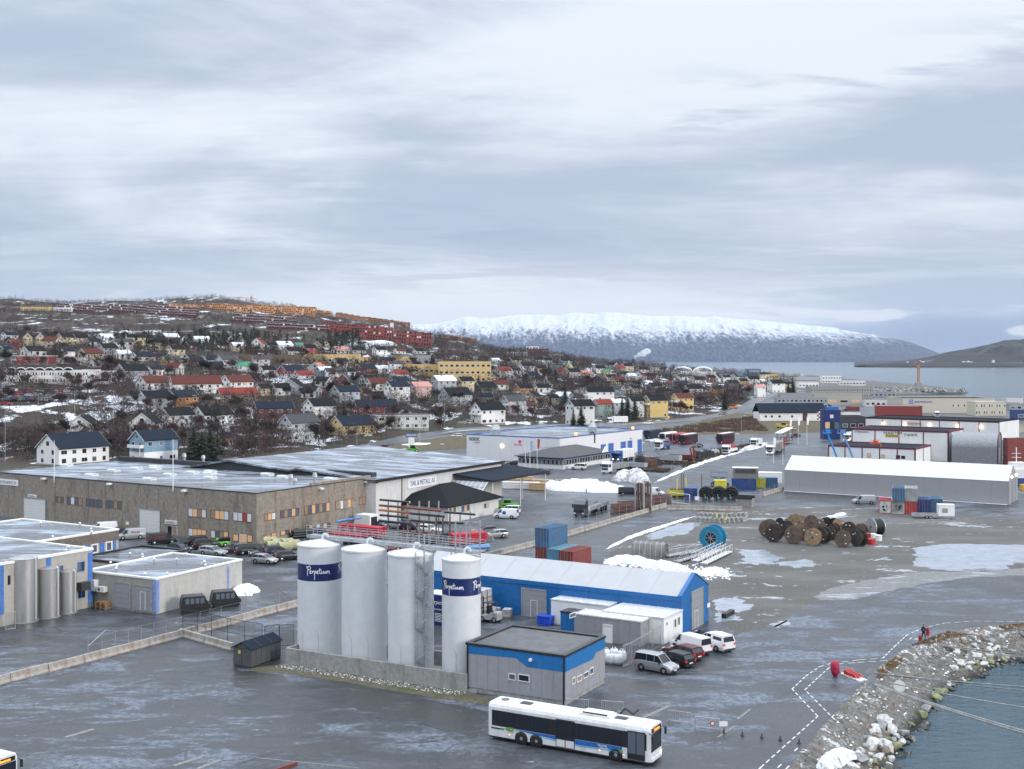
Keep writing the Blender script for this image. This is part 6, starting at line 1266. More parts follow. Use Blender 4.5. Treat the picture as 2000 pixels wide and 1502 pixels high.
t_ = thing('cabin_trailer', 'low flat trailer with tandem wheels carrying a white cabin', 'trailer', P(1808,1012), R(-8)); MB().box(-2.6,-.9,.45,5.2,.9,.62).obj('deck', steel, t_); mb = MB(); mb.box(-2.6,-.92,.62,2.2,-.85,1.0); mb.box(-2.6,.85,.62,2.2,.92,1.0); mb.obj('side_board', steel, t_); wheels(t_, [(0,-.95),(.75,-.95),(0,.95),(.75,.95)], .32, .2); t2 = thing('white_cabin', 'white box cabin with grey square hatch standing on the flat trailer', 'cabin', P(1808,1012)+Vector((2.3,-.45,.62)), R(-8)); MB().box(0,-.8,0,3.0,1.4,2.1).obj('wall', white, t2); MB().box(.6,-.83,.6,1.7,-.8,1.5).obj('hatch', doorg, t2); MB().box(-.05,-.85,2.1,3.05,1.45,2.18).obj('roof', white, t2)
# other containers at the rental yard (centre right)
def simplebox(name, label, cat, C__, ang, W, L, h, mat, z=0, ribs=8, group=None, roof=None):
 b = Bld(name, label, cat, (C__[0], C__[1], z), ang, W, L, h, group); MB().box(.04,.04,0,W-.04,L-.04,h).obj('body', mat, b.t)
 for f_, S_ in (('A', L), ('B', W)):
  mb = MB(); n = max(2, int(S_*ribs/6)); [b.fb(mb, f_, i*S_/n, (i+.55)*S_/n, .08, h-.08, -.04, .02) for i in range(n)]; mb.obj('ribs', mat, b.t, kind='stuff')
 MB().box(-.03,-.03,h-.08,W+.03,L+.03,h+.04).obj('roof', roof or mat, b.t); return b
a8 = R(80)
simplebox('shipping_container', 'wide dark blue container carrying the grey wooden booth', 'container', P(1477,957), a8, 3.0, 12.5*.47, 2.6, cdblue);
bo = simplebox('wooden_booth', 'grey wooden booth with open front on top of the blue container', 'booth', P(1481,957), a8, 3.0, 6.1, 2.6, C('grey_boards', .20,.19,.18), z=2.66, roof=white); bo.plate('A', (.6,5.5,1.3,2.3), darkp, 'opening', .05, px=False)
simplebox('shipping_container', 'blue grey container left of the long grey hall', 'container', P(1519,953), a8, 3.0, 5.2, 2.4, cblue)
yb = C('bright_yellow', .60,.55,.06, .5); simplebox('yellow_tank_box', 'bright yellow ribbed box tank left of the blue container', 'tank', P(1419,957.5), a8, 2.4, 2.9, 2.3, yb); simplebox('yellow_tank_box', 'yellow box tank with white frame before the blue container', 'tank', P(1495,953), a8, 2.2, 2.6, 2.3, yb)
simplebox('shipping_container', 'dark blue container behind the yellow machinery at the white gate', 'container', P(1361,976), a8, 5, 2.9, 2.5, cdblue); simplebox('shipping_container', 'small white container row behind the fence right of the blue booth', 'container', P(1527,944), a8, 3, 7, 2.6, white)
t_ = thing('scissor_lift', 'blue scissor lift platform behind the yellow tank', 'lift', P(1404,950), R(-10)); MB().box(-2,-.8,.4,2.5,.8,1.0).obj('base', cdblue, t_); mb = MB(); [mb.tube((a,y,1.0),(-a,y,2.4),.08,4) for a in (-1.6,1.6) for y in (-.5,.5)]; mb.obj('scissor', cdblue, t_); mb = MB(); [mb.tube((a,b_,2.4),(a,b_,3.5),.04,4) for a in (-2,0,2) for b_ in (-.8,.8)]; [mb.tube((-2,b_,3.5),(2,b_,3.5),.04,4) for b_ in (-.8,.8)]; mb.box(-2,-.8,2.35,2,.8,2.45); mb.obj('platform', cdblue, t_); wheels(t_, [(-1.6,-.8),(-1.6,.8),(2,-.8),(2,.8)], .4, .3)
t_ = thing('piling_rig', 'rusty red machine frame with two yellow posts behind the white gate', 'machine', P(1330,972), R(-8)); MB().box(-2.6,-1,1.2,2.4,1,2.1).obj('body', C('rig_red', .12,.03,.03), t_); MB().box(-2,-.9,0,2.2,.9,1.2).obj('base', rust, t_)
for x in (-.9, 1.1): MB().tube((x,-1.1,0),(x,-1.1,4.6),.14,8).obj('yellow_post', yb, t_)
for x, h_ in ((0,5.6),(.5,5.5),(4.6,5.2)): MB().box(x,.4,0,x+.18,.6,h_).obj('rusty_post', rust, t_)
MB().box(-3,-1.3,.6,1.6,-1.2,1.9).obj('yellow_mesh', yb, t_)
t_ = thing('yard_gate', 'white framed sliding gate with dark mesh, shaped like a goal', 'gate', P(1308,982), aim(P(1308,982), P(1347,987))); L_ = (P(1347,987)-P(1308,982)).length; mb = MB(); [mb.tube(a, b_, .07, 6) for a, b_ in (((0,0,.2),(0,0,2.3)),((L_,0,.2),(L_,0,2.3)),((0,0,2.3),(L_,0,2.3)),((0,0,.25),(L_,0,.25)))]; mb.obj('gate_frame', white, t_); mb = MB(); [mb.tube((L_*i/14,0,.25),(L_*i/14,0,2.3),.02,3) for i in range(1,14)]; mb.obj('mesh', darksteel, t_)
mb = MB(); mb.box(0,-.03,.9,.9,0,1.7); o = mb.obj('notice_board', white, None, loc=P(1357,985)); tag(o, 'small white notice board right of the white gate', 'sign')
# black pipe coils
for i, px in enumerate((1381,1406,1430)):
 q = P(px, 977); t_ = thing('pipe_coil', ['leftmost','middle','rightmost'][i]+' of the three big black pipe coils', 'pipe coil', q+Vector((0,1.2,0)), R(80), 'black pipe coils'); mb = MB(); rr = random.Random(i)
 for k_ in range(20):
  r_ = 1.45-.26*(k_ % 5); y = -1.0+(k_//5)*.55
  pts = [(y+rr.uniform(-.08,.08), r_*math.cos(a), r_+.05+r_*math.sin(a)*.95) for a in np.linspace(0, 2*math.pi, 22)]; mb.path(pts, .2, 6)
 mb.obj('coiled_pipe', black, t_); MB().tube((-1.25,.2,.3),(-1.2,.3,1.3),.1,5).obj('strap', C('turquoise_strap', .05,.35,.28), t_)
wirefence(P(1290,989), P(1450,988), 14, 1.9, 'mesh fence before the pipe coils', zb=.5, wires=7); wirefence(P(1455,985), P(1530,958), 8, 2.2, 'mesh fence by the yellow tank box', zb=.5, wires=6)
sh_ = Bld('small_shed', 'small grey plank shed with pitched roof at the end of the fence', 'shed', P(1468,992), R(64), 2.4, 3.4, 1.9); MB().box(.05,.05,-.05,2.35,3.35,1.9).obj('core', C('shed_grey', .28,.27,.26, .8), sh_.t)
for f_, S_, n in (('A',3.4,8),('B',2.4,6)):
 for i in range(n): mb = MB(); sh_.fb(mb, f_, i*S_/n+.02, (i+1)*S_/n-.02, 0, 1.88, -.05, .0); mb.obj('plank', MATS['shed_grey'], sh_.t)
mb = MB(); gable_roof(mb, 0, 2.4, 0, 3.4, 1.9, .6, .15, .06, 'y'); mb.obj('roof', r_black, sh_.t)
# sheet piles standing in a rack
t_ = thing('sheet_pile_rack', 'row of tall rusty sheet piles standing upright at the barrier line', 'steel rack', P(1240,1001), R(16)); L_ = 3.9; rr = random.Random(4)
for i in range(11): x = L_*i/11; MB().box(x,-.3*(i % 2),0,x+L_/11*.78,.25-.3*(i % 2),rr.uniform(6.0,6.4)).obj('sheet_pile', rust if i not in (0,10,5) else steel, t_)
MB().box(0,.3,0,L_,.5,1).obj('rack_base', darksteel, t_)
for i, (px, py) in enumerate([(1215,1003),(1228,998),(1290,985)]):
 t_ = thing('steel_stack', 'stack of rusty steel sections, %s the tall sheet piles' % ['well left of','just left of','right of'][i], 'steel stack', P(px, py), R(25));
 for k_ in range(7): MB().box(-2.5,-.6+.05*k_,k_*.32,2.5,.6-.05*k_,k_*.32+.2).obj('steel_section', [rust, darksteel, C('primer_red', .18,.04,.035)][k_ % 3], t_)
# blue cable reel
def drum(label, loc, hd, r, w, mat, hub=.45, spokes=False, tilt=0, name='cable_drum', lean=0, cable=None, seed=0, flange=.09, planks=True):
 t_ = thing(name, label, 'cable drum', loc, R(hd)); rr = random.Random(seed); c = (0, 0, r)
 if lean: t_.rotation_euler = (0, R(lean), R(hd))
 for sg in (-1, 1):
  x = sg*w/2; prof_ = [(r*.12, x-flange/2), (r, x-flange/2), (r, x+flange/2), (r*.12, x+flange/2), (r*.12, x-flange/2)]
  o = MB().lathe(prof_, c, 30, axis='x').obj('flange', mat, t_); smooth_by_angle(o, 30)
  xo = x+sg*(flange/2)
  if planks:
   n = 9
   for k_ in range(n):
    y = -r+2*r*(k_+.5)/n; hh = math.sqrt(max(.01, r*r-(abs(y)+r/n)**2)) if abs(y)+r/n < r else r*.2
    MB().box(min(xo, xo+sg*.035), y-r/n+.015, r-hh, max(xo, xo+sg*.035), y+r/n-.015, r+hh).obj('plank', mat, t_)
   MB().tube((xo, 0, r), (xo+sg*.05, 0, r), r*.13, 12).obj('axle_plate', darksteel, t_)
  if spokes:
   mb = MB()
   for k_ in range(22): a = k_*2*math.pi/22; mb.tube((xo+sg*.02, math.cos(a)*r*.60, r+math.sin(a)*r*.60), (xo+sg*.02, math.cos(a)*r*.93, r+math.sin(a)*r*.93), .035, 4)
   mb.obj('flange_rib', darksteel, t_, kind='stuff'); mb = MB()
   mb.tube((xo, 0, r), (xo+sg*.012, 0, r), r*.46, 24); mb.obj('hub_opening', black, t_)
   mb = MB(); [mb.tube((xo+sg*.03, 0, r), (xo+sg*.03, math.cos(a)*r*.46, r+math.sin(a)*r*.46), .05, 4) for a in np.arange(0, 6.28, .785)]; mb.obj('spoke', steel, t_)
 MB().lathe([(r*hub, -w/2), (r*hub, w/2)], c, 22, axis='x').obj('barrel', cable or mat, t_, smooth=True)
 if cable:
  mb = MB()
  for k_ in range(int(w/.16)): x = -w/2+.1+k_*.16; mb.lathe([(r*hub, x), (r*hub+.07, x+.07), (r*hub, x+.14)], c, 20, axis='x')
  mb.obj('cable', cable, t_, kind='stuff')
 if planks:
  for k_ in range(3): a = rr.uniform(0, 6.28); MB().box(-w/2-flange/2-.055, math.cos(a)*r*.6-.12, r+math.sin(a)*r*.6-.08, -w/2-flange/2-.035, math.cos(a)*r*.6+.12, r+math.sin(a)*r*.6+.08).obj('paper_tag', [white, C('tag_blue', .08,.12,.5), white][k_], t_)
 return t_
reelb = C('reel_blue', .02,.23,.40, .4, noise=.15); q = P(1394,1075); drum('huge bright blue steel cable reel standing alone in the gravel yard', q+Vector((0,1,0)), 62, 2.02, 2.1, reelb, .5, True, planks=False)
wd1 = C('drum_wood', .125,.09,.068, .9, noise=.35, bump=.4); wd2 = C('drum_wood_dark', .05,.04,.035, .9, noise=.4, bump=.4); wd3 = C('drum_wood_light', .27,.19,.115, .9, noise=.3, bump=.4); cab = C('black_cable', .02,.02,.022, .5)
DR = [(190,1055,67,wd1,62,'weathered brown drum at the left end of the pile'),(228,1085,64,wd2,66,'black stained drum in front at the left end'),(367,1098,66,wd1,74,'round grey brown drum facing us, with dark middle plank'),(440,1075,50,wd1,80,'small brown drum squeezed between two big ones'),
 (505,1110,62,wd3,70,'light wooden drum facing us in the front row'),(575,1095,60,wd2,40,'dark drum turned sideways in the front row'),(640,1072,52,wd2,30,'dark drum with blue tag behind the front row'),(718,1122,60,wd1,72,'grey drum with white and blue tags in the front row'),
 (830,1118,62,wd2,30,'big dark planked drum leaning at the right end'),(310,1040,55,wd2,60,'dark drum peeking over the left front drums'),(375,985,50,wd3,50,'pale wooden drum standing high at the back left'),(415,990,48,wd3,55,'second pale drum at the back, twin of the left one'),
 (492,1000,54,wd1,78,'brown drum in the middle of the back row'),(545,1018,48,wd1,84,'brown drum tucked behind the light one'),(597,975,34,cab,50,'small black drum left of two at the back'),(648,972,30,cab,55,'small black drum right of two at the back'),
 (690,1012,46,wd3,100,'light tan rimmed drum behind the dark ones'),(655,1030,40,wd2,40,'dark small drum under the tan rimmed one'),(757,1035,48,wd2,60,'dark drum at the back right'),(845,1040,44,wd1,40,'brown drum behind the leaning planked one'),(265,965,26,cab,60,'tiny dark drum at the far left back'),(330,975,30,wd2,30,'dark low drum left of the pale twins'),(740,1075,44,wd2,80,'dark drum right behind the tagged grey drum')]
for i, (zx, zy, zr_2, m_, hd, lab) in enumerate(DR):
 px, py = 1450+zx/3.636, 760+zy/3.636; q = P(px, py); r = zr_2/3.636*q.y/CF*.95; drum(lab, q+Vector((0, r*.2, 0)), hd, r, r*.95, m_, .5, seed=i, cable=cab if i in (1,5,13) else None, lean=0)['group'] = 'wooden cable drums piled in the yard'
drum('black cable drum standing apart on a white foot', P(1712,1047)+Vector((0,.5,0)), 20, 1.6, 1.9, steel, .8, planks=False, cable=cab)
rbk = C('bucket_red', .45,.03,.03, .5)
for i, (px, py, m_, s_) in enumerate([(1701,1063,rbk,.75),(1693,1052,rbk,.6),(1716,1056,white,.6),(1706,1053,white,.5)]): t_ = thing('mooring_buoy', ['round red tub in front of the drum pile','red tub behind the front one','white ring tub by the black drum','small white tub behind the red ones'][i], 'tub', P(px, py)); MB().lathe([(0,0),(s_*.95,0),(s_,.9),(s_*.7,1.0),(s_*.5,.95),(0,.95)], n=20).obj('tub', m_, t_, smooth=False); MB().lathe([(s_+.02,.82),(s_+.05,.9),(s_,.98)], n=20).obj('rim', m_, t_)
# jersey stacks near the reel
rr = random.Random(8); k_ = 0
for row in range(2):
 for i in range(11):
  px = 1357+i*9.2+row*5; py = 1022-row*9-abs(i-5)*.4; q = P(px, py); o = link('stored_barrier', jm, loc=(q.x, q.y, 0), rz=R(62+rr.uniform(-9,9))); o.scale = (.72, 1, .95+.1*rr.random()); o.material_slots[0].link = 'OBJECT'; o.material_slots[0].material = conc2
  tag(o, 'grey concrete barrier block stored by the blue reel, %s in the %s row' % (ORD[i], ['front','rear'][row]), 'barrier', 'spare barriers stored by the blue reel')
for i, (px, py) in enumerate(((1400,1001),(1411,1004),(1418,1007))): t_ = thing('lifting_lug', ['left','middle','right'][i]+' yellow lifting clamp on the stored barriers', 'clamp', P(px, py+8, .9)); MB().prism([(-.3,0),(.3,0),(.12,.55),(-.12,.55)], 'x', -.1, .1).obj('clamp', yb, t_)
# tarpaulin heap, gangways
tarp = C('tarpaulin', .21,.205,.20, .85, noise=.25, ns=.8, bump=.6, bs=3); q = P(1233,1086); a_ = aim(q, P(1298,1090)); t_ = thing('covered_stack', 'long stack under wrinkled grey tarpaulin beside the gangways', 'covered stack', q, a_); mb = MB(); nx_, L_ = 22, (P(1298,1090)-q).length; vs = []; rr = random.Random(2)
pr_ = [(0,0),(-.1,.9),(.15,2.0),(.9,2.3),(1.8,2.2),(2.4,1.9),(2.6,.9),(2.7,0)]
for i in range(nx_+1):
 for j, (y, z) in enumerate(pr_): n_ = .22*mnoise.noise(Vector((i*.6, j*.9, 3))); e_ = .94 if i in (0, nx_) else 1; vs.append((L_*i/nx_, y+n_, z*e_*(1+n_*.5)-.02))
m_ = len(pr_); mb.add(vs, [(i*m_+j, (i+1)*m_+j, (i+1)*m_+j+1, i*m_+j+1) for i in range(nx_) for j in range(m_-1)]+[tuple(range(m_-1,-1,-1)), tuple(nx_*m_+j for j in range(m_))]); mb.obj('cover', tarp, t_, smooth=True); mb = MB(); [mb.path([(x,-.18,.0),(x,-.2,1.0),(x,.1,2.15),(x,1.3,2.4)], .02, 4) for x in np.linspace(.5, L_-.5, 6)]; mb.obj('rope', white, t_)
def gangway(label, p, q, h, w=1.0, mat=steel):
 a = aim(p, q); L = U(q[0]-p[0], q[1]-p[1]); t_ = thing('gangway', label, 'gangway', (p[0], p[1], .25), a, 'aluminium gangways lying in the yard'); n = max(4, int(L/1.1))
 MB().box(0,-w/2,.0,L,w/2,.08).obj('deck', mat, t_)
 for sg in (-1, 1):
  mb = MB(); mb.tube((0,sg*w/2,0),(L,sg*w/2,0),.05,5); mb.tube((0,sg*w/2,h),(L,sg*w/2,h),.045,5)
  for i in range(n+1): mb.tube((L*i/n,sg*w/2,0),(L*i/n,sg*w/2,h),.03,4)
  for i in range(n): mb.tube((L*i/n,sg*w/2,0 if i % 2 else h),(L*(i+1)/n,sg*w/2,h if i % 2 else 0),.025,4)
  mb.obj('side_truss', mat, t_)
 for x in (.3, L-.3): MB().box(x-.1,-w/2,-.25,x+.1,w/2,0).obj('foot', mat, t_)
alu = C('white_aluminium', .62,.62,.62, .45)
gangway('long railed gangway behind, touching the tarpaulin', Wd(1300,1089), Wd(1365,1078), 1.1, 1.4, steel); gangway('grey gangway lying nearest the tarpaulin in front', Wd(1322,1100), Wd(1370,1086), 1.0, 1.0, steel); gangway('white lattice gangway, left of the pair under the blue reel', Wd(1357,1099), Wd(1405,1076), 1.2, 1.1, alu); gangway('white lattice gangway, rightmost and nearest', Wd(1374,1104), Wd(1424,1080), 1.2, 1.1, alu)
# intermediate bulk crates
ibcw = C('crate_plastic', .55,.57,.58, .4);
def ibc_parts():
 a = MB().box(.04,.04,.16,1.16,.96,1.06).mesh('tank', ibcw); b = MB()
 for z in (.2,.45,.7,.95): b.box(-.01,-.01,z,1.21,.015,z+.03).box(-.01,.985,z,1.21,1.01,z+.03).box(-.01,.015,z,.015,.985,z+.03).box(1.185,.015,z,1.21,.985,z+.03)
 for x in np.linspace(0,1.18,6): b.box(x,-.015,.14,x+.025,.0,1.08).box(x,1.0,.14,x+.025,1.015,1.08)
 for y in np.linspace(0,.98,5): b.box(-.015,y,.14,0,y+.025,1.08).box(1.2,y,.14,1.215,y+.025,1.08)
 return a, b.mesh('cage', steel), MB().box(0,0,0,1.2,1,.05).box(0,0,.05,.15,1,.13).box(.52,0,.05,.68,1,.13).box(1.05,0,.05,1.2,1,.13).mesh('pallet', pal), MB().tube((.6,.5,1.06),(.6,.5,1.1),.12,8).mesh('lid', rbk)
ip = ibc_parts(); ci = 0
def ibc(loc, hd, label):
 t_ = thing('liquid_crate', label, 'liquid crate', loc, R(hd), 'white caged liquid crates by the blue hall')
 for m_ in ip: link(m_.name, m_, t_)
ib0 = P(960,1202); exv, eyv = eB, eA
for lv in range(3):
 for i in range(3):
  for j in range(2):
   if lv == 2 and i == 0 and j == 0: continue
   if lv > 0 and i == 0: continue
   q = P(969,1206)+eyv*(i*1.3)+exv*(j*1.15); ibc((q.x, q.y, lv*1.12), math.degrees(GRID)+90, 'crate %s stack right of the narrow silo, %s layer, %s row' % (['at the right of','in the middle of','at the left of'][i]+' the', ['bottom','middle','top'][lv], ['front','back'][j]))
for lv in range(2):
 for i in range(2): q = P(861,1176)+eyv*(i*1.3); ibc((q.x, q.y, lv*1.12+2.0*0), math.degrees(GRID)+90, 'crate seen between the stair silo and the narrow silo, %s layer, %s' % (['lower','upper'][lv], ['right','left'][i]))
q = P(996,1208); ibc((q.x, q.y, 0), 75, 'single white caged crate standing alone left of the hall door')
t_ = thing('banner_container', 'dark blue banner wall with white writing between the silos', 'banner', P(846,1228)+Vector((0,2,0)), GRID-math.pi/2+R(90)*0-R(2)); MB().box(-1.5,0,0,3.2,.2,3.6).obj('board', navy, t_); MB().box(-1.5,.2,3.3,3.2,2.4,3.7).obj('roof', white, t_); me_ = text_mesh('Perpetuum', .7, whitet, .005, .2); o = link('lettering', me_, t_, loc=(.8,-.02,2.75)); o.rotation_euler = (R(90),0,0); me_ = text_mesh('perpetuum.no', .28, whitet, .005); o = link('lettering', me_, t_, loc=(.8,-.02,1.95)); o.rotation_euler = (R(90),0,0)
mb = MB()
for i in range(6): mb.box(.1,-.02,1.4-i*.18,1.0+.2*((i*5) % 3),.0,1.46-i*.18)
mb.obj('small_print', whitet, t_)
t_ = thing('blue_bin', 'bright blue plastic bins beside the white cabin', 'bin', P(1066,1220), GRID); MB().box(-.5,-.8,0,.6,.9,.95).obj('bin', C('bin_blue', .01,.06,.5, .4), t_); MB().box(-.55,-.85,.95,.65,.95,1.08).obj('lid', MATS['bin_blue'], t_)
# ---- pipe yard racks
def pipe(p, q, r, mat, label, cap=None, parent=None, name='pipe', cat='pipe', group='pipes stored on the racks'):
 v = Vector(q)-Vector(p); t_ = MB().tube((0,0,0), (v.length,0,0), r, 10).obj(name, mat); t_.location = p; t_.rotation_euler = v.to_track_quat('X', 'Z').to_euler(); tag(t_, label, cat, group)
 if cap is not None: MB().tube((v.length,0,0), (v.length+.05,0,0), r*1.06, 10).obj('end_cap', cap, t_)
 return t_
ycap = C('cap_yellow', .55,.60,.03); pbk = C('coated_pipe', .02,.024,.032, .35); pru = C('pipe_rust', .17,.06,.04, .8, noise=.3); por = C('pipe_orange', .42,.15,.06, .8); pin = C('pipe_primer', .20,.045,.04, .7); pbl = C('pipe_blue', .08,.25,.55, .4); pcr = C('beam_crimson', .50,.012,.04, .5)
RK = [  # y distance, x pixels, heights by photographed row
 (742,800,976,981,206,pbk,'black pipe with yellow cap on the top arm, left rack'),(741,800,987,992,206,pru,'rusty pipe, second arm of the left rack'),(740,802,996,1002,206,por,'orange brown pipe, third arm of the left rack'),(742,798,1006,1011,206,pbk,'black pipe, fourth arm of the left rack'),(742,800,1017,1023,206,pbk,'black pipe, lowest arm of the left rack'),
 (800,862,992,998,203,pin,'thick primer red pipe on the middle rack'),(803,868,1003,1009,203,pbk,'black pipe below the primer red one'),(868,928,1000,1005,201,pbk,'black pipe on the right rack'),(802,866,1016,1022,203,pbk,'lower black pipe on the middle rack'),(852,905,1019,1022,200,pbk,'thin black pipe low on the right rack')]
for i, (xa, xb, ya, yb_, Y_, m_, lab) in enumerate(RK):
 for j in range(3): pipe(PD(xa, ya, Y_+.9*j*.5), PD(xb, yb_, Y_-2+.9*j*.5), .19, m_, lab+[', front one',', middle one',', rear one'][j], ycap if i in (0,3) and j == 0 else None)
def rack(label, pxs, Y_, ytop, mat=steel, arms=6):
 q0 = PD(pxs[0], 1000, Y_); t_ = thing('pipe_rack', label, 'rack', (0,0,0), 0, 'cantilever racks of the pipe yard')
 for i, px in enumerate(pxs):
  q = PD(px, ytop, Y_-.35*i); p_ = MB().box(q.x-.12, q.y-.12+1.2, 0, q.x+.12, q.y+.12+1.2, q.z+.3).obj('upright', mat, t_)
  for k_ in range(arms): z = q.z-.25-k_*(q.z-.6)/arms; MB().box(q.x-.05, q.y-.4, z-.28, q.x+.05, q.y+1.3, z-.2).obj('arm', mat, t_)
rack('grey cantilever rack under the left pipe bundle', (757,776,795), 206, 985, steel, 5); rack('grey cantilever rack in the middle with red pipe', (818,837,856), 203, 984, steel, 4); rack('grey cantilever rack on the right with black pipe', (878,898,918), 201, 1004, steel, 3)
rack('brown upright posts of the low rack in front', (800,813,826), 186, 1025, rust, 3); rack('brown upright posts of the right front rack', (851,864,878), 184, 1016, rust, 3); rack('grey rack with blue beam at the workshop wall', (662,677,691), 212, 985, steel, 4)
pipe(PD(658,1019,210), PD(705,1011,214), .22, pbl, 'blue beam lying on the rack at the workshop wall')
rr = random.Random(12)
def bundle(label, x, y, n, m, L, hd, r, mats, name='pipe', lab2='bundle'):
 for i in range(n):
  for j in range(m):
   dx, dy = math.cos(R(hd)), math.sin(R(hd)); q = P(x, y); o_ = (i-(n-1)/2)*r*2.05; a = Vector((q.x-dy*o_, q.y+dx*o_, .2+r+j*r*1.9)); e = rr.uniform(-.3, .3)
   pipe(a+Vector((dx*e, dy*e, 0)), a+Vector((dx*(L+e), dy*(L+e), 0)), r, mats[(i+j) % len(mats)], '%s, %s from left, %s layer' % (label, ORD[i], ['bottom','second','third','top'][j]), ycap if mats[0] is pbk and (i*3+j) % 4 == 0 else None, group='bundled pipes on the ground of the pipe yard')
bundle('black pipe in the capped bundle at the far left', 570, 1052, 4, 3, 6, 30, .22, [pbk]); bundle('black pipe in the bundle before the red beams', 640, 1060, 5, 2, 8, -20, .2, [pbk]); bundle('dark pipe in the bundle behind the walkway', 706, 1075, 5, 2, 7, -25, .2, [pbk, pin]); bundle('primer red pipe in the low bundle', 790, 1082, 5, 2, 5, -28, .2, [pin, pru]); bundle('black pipe in the yellow capped bundle at the right', 830, 1062, 5, 3, 8, 60, .2, [pbk]); bundle('blue pipe at the corner of the yard', 908, 1078, 1, 1, 4.5, 30, .42, [pbl]); bundle('dark pipe near the shop office', 780, 1045, 5, 2, 9, -10, .16, [pbk, pru])
def beams(label, x, y, n, m, L, hd, group):
 for i in range(n):
  for j in range(m):
   dx, dy = math.cos(R(hd)), math.sin(R(hd)); q = P(x, y); o_ = i*.62; e = rr.uniform(-.25,.25); o = MB().box(0,0,0,L,.5,.34).obj('steel_beam', pcr, loc=(q.x-dy*o_+dx*e, q.y+dx*o_+dy*e, .3+j*.42), ); o.rotation_euler[2] = R(hd); tag(o, '%s, %s from the front, layer %s' % (label, ORD[i], ['one','two','three','four'][j]), 'steel beam', group)
   if j == m-1 and i == 0:
    pass
beams('crimson beam in the stack left of the white unit', 660, 1045, 4, 4, 9, -31, 'crimson beams left stack'); beams('crimson beam in the stack behind the walkway', 640, 1052, 3, 2, 7, -31, 'crimson beams middle stack'); beams('crimson beam in the stack at the right end', 885, 1066, 4, 4, 6.5, 25, 'crimson beams right stack')
b_ = Bld('air_unit', 'white site unit with dark louvres at the corner of the workshop', 'cabin', P(722,1034), R(59), 2.6, 3.4, 2.6); b_.walls(white); b_.plate('B', (.4,2.2,.5,2.2), black, 'louvre', .05, px=False)
beige = C('reel_beige', .33,.32,.19, .8, noise=.2)
for i, (px, py) in enumerate([(527,1067),(543,1070),(560,1070),(535,1075),(556,1077),(572,1073)]): t_ = thing('insulation_roll', 'yellowish wrapped roll, %s from the left beside the car park' % ORD[i], 'roll', P(px, py), R(20+15*(i % 3)), 'wrapped rolls by the car park'); MB().tube((-1.1,0,.8),(1.1,0,.8),.8,16).obj('roll', beige, t_); MB().tube((1.1,0,.8),(1.13,0,.8),.25,10).obj('core', C('pale_green', .35,.42,.30), t_)
t_ = thing('parked_block', 'grey concrete block with beige post at the pipe yard gate', 'block', P(945,1056), R(-10)); MB().pxz([(-1.7,0),(1.7,0),(1.5,.9),(-1.5,.9)], -.4, .4).obj('block', conc2, t_); MB().tube((-2,0,0),(-2,0,1.9),.3,10).obj('post', C('post_beige', .45,.38,.2), t_)
mesh_panel('mesh gate of the pipe yard next to the grey car', Wd(925,1060), Wd(975,1064), 2.2, 16, steel, cat='gate', name='gate')
# timber by the canopy, small wood stacks, stones in a row
for i, (px, py, L) in enumerate([(1008,948,5),(1022,944,5),(1045,949,6),(1060,950,5),(1050,957,4),(1018,955,9)]):
 t_ = thing('timber_stack', ORD[i]+' stack of pale sawn timber beside the canopy posts', 'timber', P(px, py), R(-8), 'timber stacks by the canopy');
 for k_ in range(4): MB().box(-L/2,-.6,.15+k_*.42,L/2,.6,.48+k_*.42).obj('timber_pack', C('sawn_timber', .48,.34,.20) if i < 5 else white, t_)
for i in range(5): q = P(1090+i*15, 944-i*.3); o = MB().pxz([(-1.1,0),(1.1,0),(1.0,.95),(-.9,1.0)], -.5, .5).obj('concrete_block', [concrete, conc2][i % 2], loc=q); tag(o, ORD[i]+' concrete block from the left in the row above the big snow pile', 'block', 'blocks above the snow pile')
# white hall at right
C_, L_, R_ = P(1971,985.5), P(1532,958.5), P(1994.5,973); a_, W_, LL = Bld.fit(C_, L_, R_, .95); W_ = 10.2
gh_ = hall('long_grey_hall', 'very long grey tent hall with bright white snowy roof', C_, a_, W_, LL, 5.0, 3.1, C('hall_grey_sheet', .30,.30,.31, .6, noise=.04), C('hall_white_roof', .58,.59,.62, .8, noise=.03), MATS['hall_grey_sheet'], 14, inset=0)
roll_door(gh_, 'B', (3.2,7.2,0,5.2), doorg, px=False);
for x in (2.6,7.8): s_ = x; mb = MB(); gh_.fb(mb, 'B', x-.2, x+.2, 5.6, 6.0, 0, .3); mb.obj('lit_wall_lamp', lampw, gh_.t)
strip('snow_ledge', [(C_.x-.25+math.sin(a_)*-.0+(-math.cos(a_))*.6, C_.y-math.sin(a_)*.6), ((L_.x-math.cos(a_)*.6), L_.y-math.sin(a_)*.6)], .9, .05, snowm)
mb = MB(); q = P(1996,958); o = MB().box(0,0,0,4,1.5,1.4).obj('skip', C('skip_yellow', .55,.33,.03), loc=q); tag(o, 'small yellow skip at the right picture edge beside the hall', 'skip')
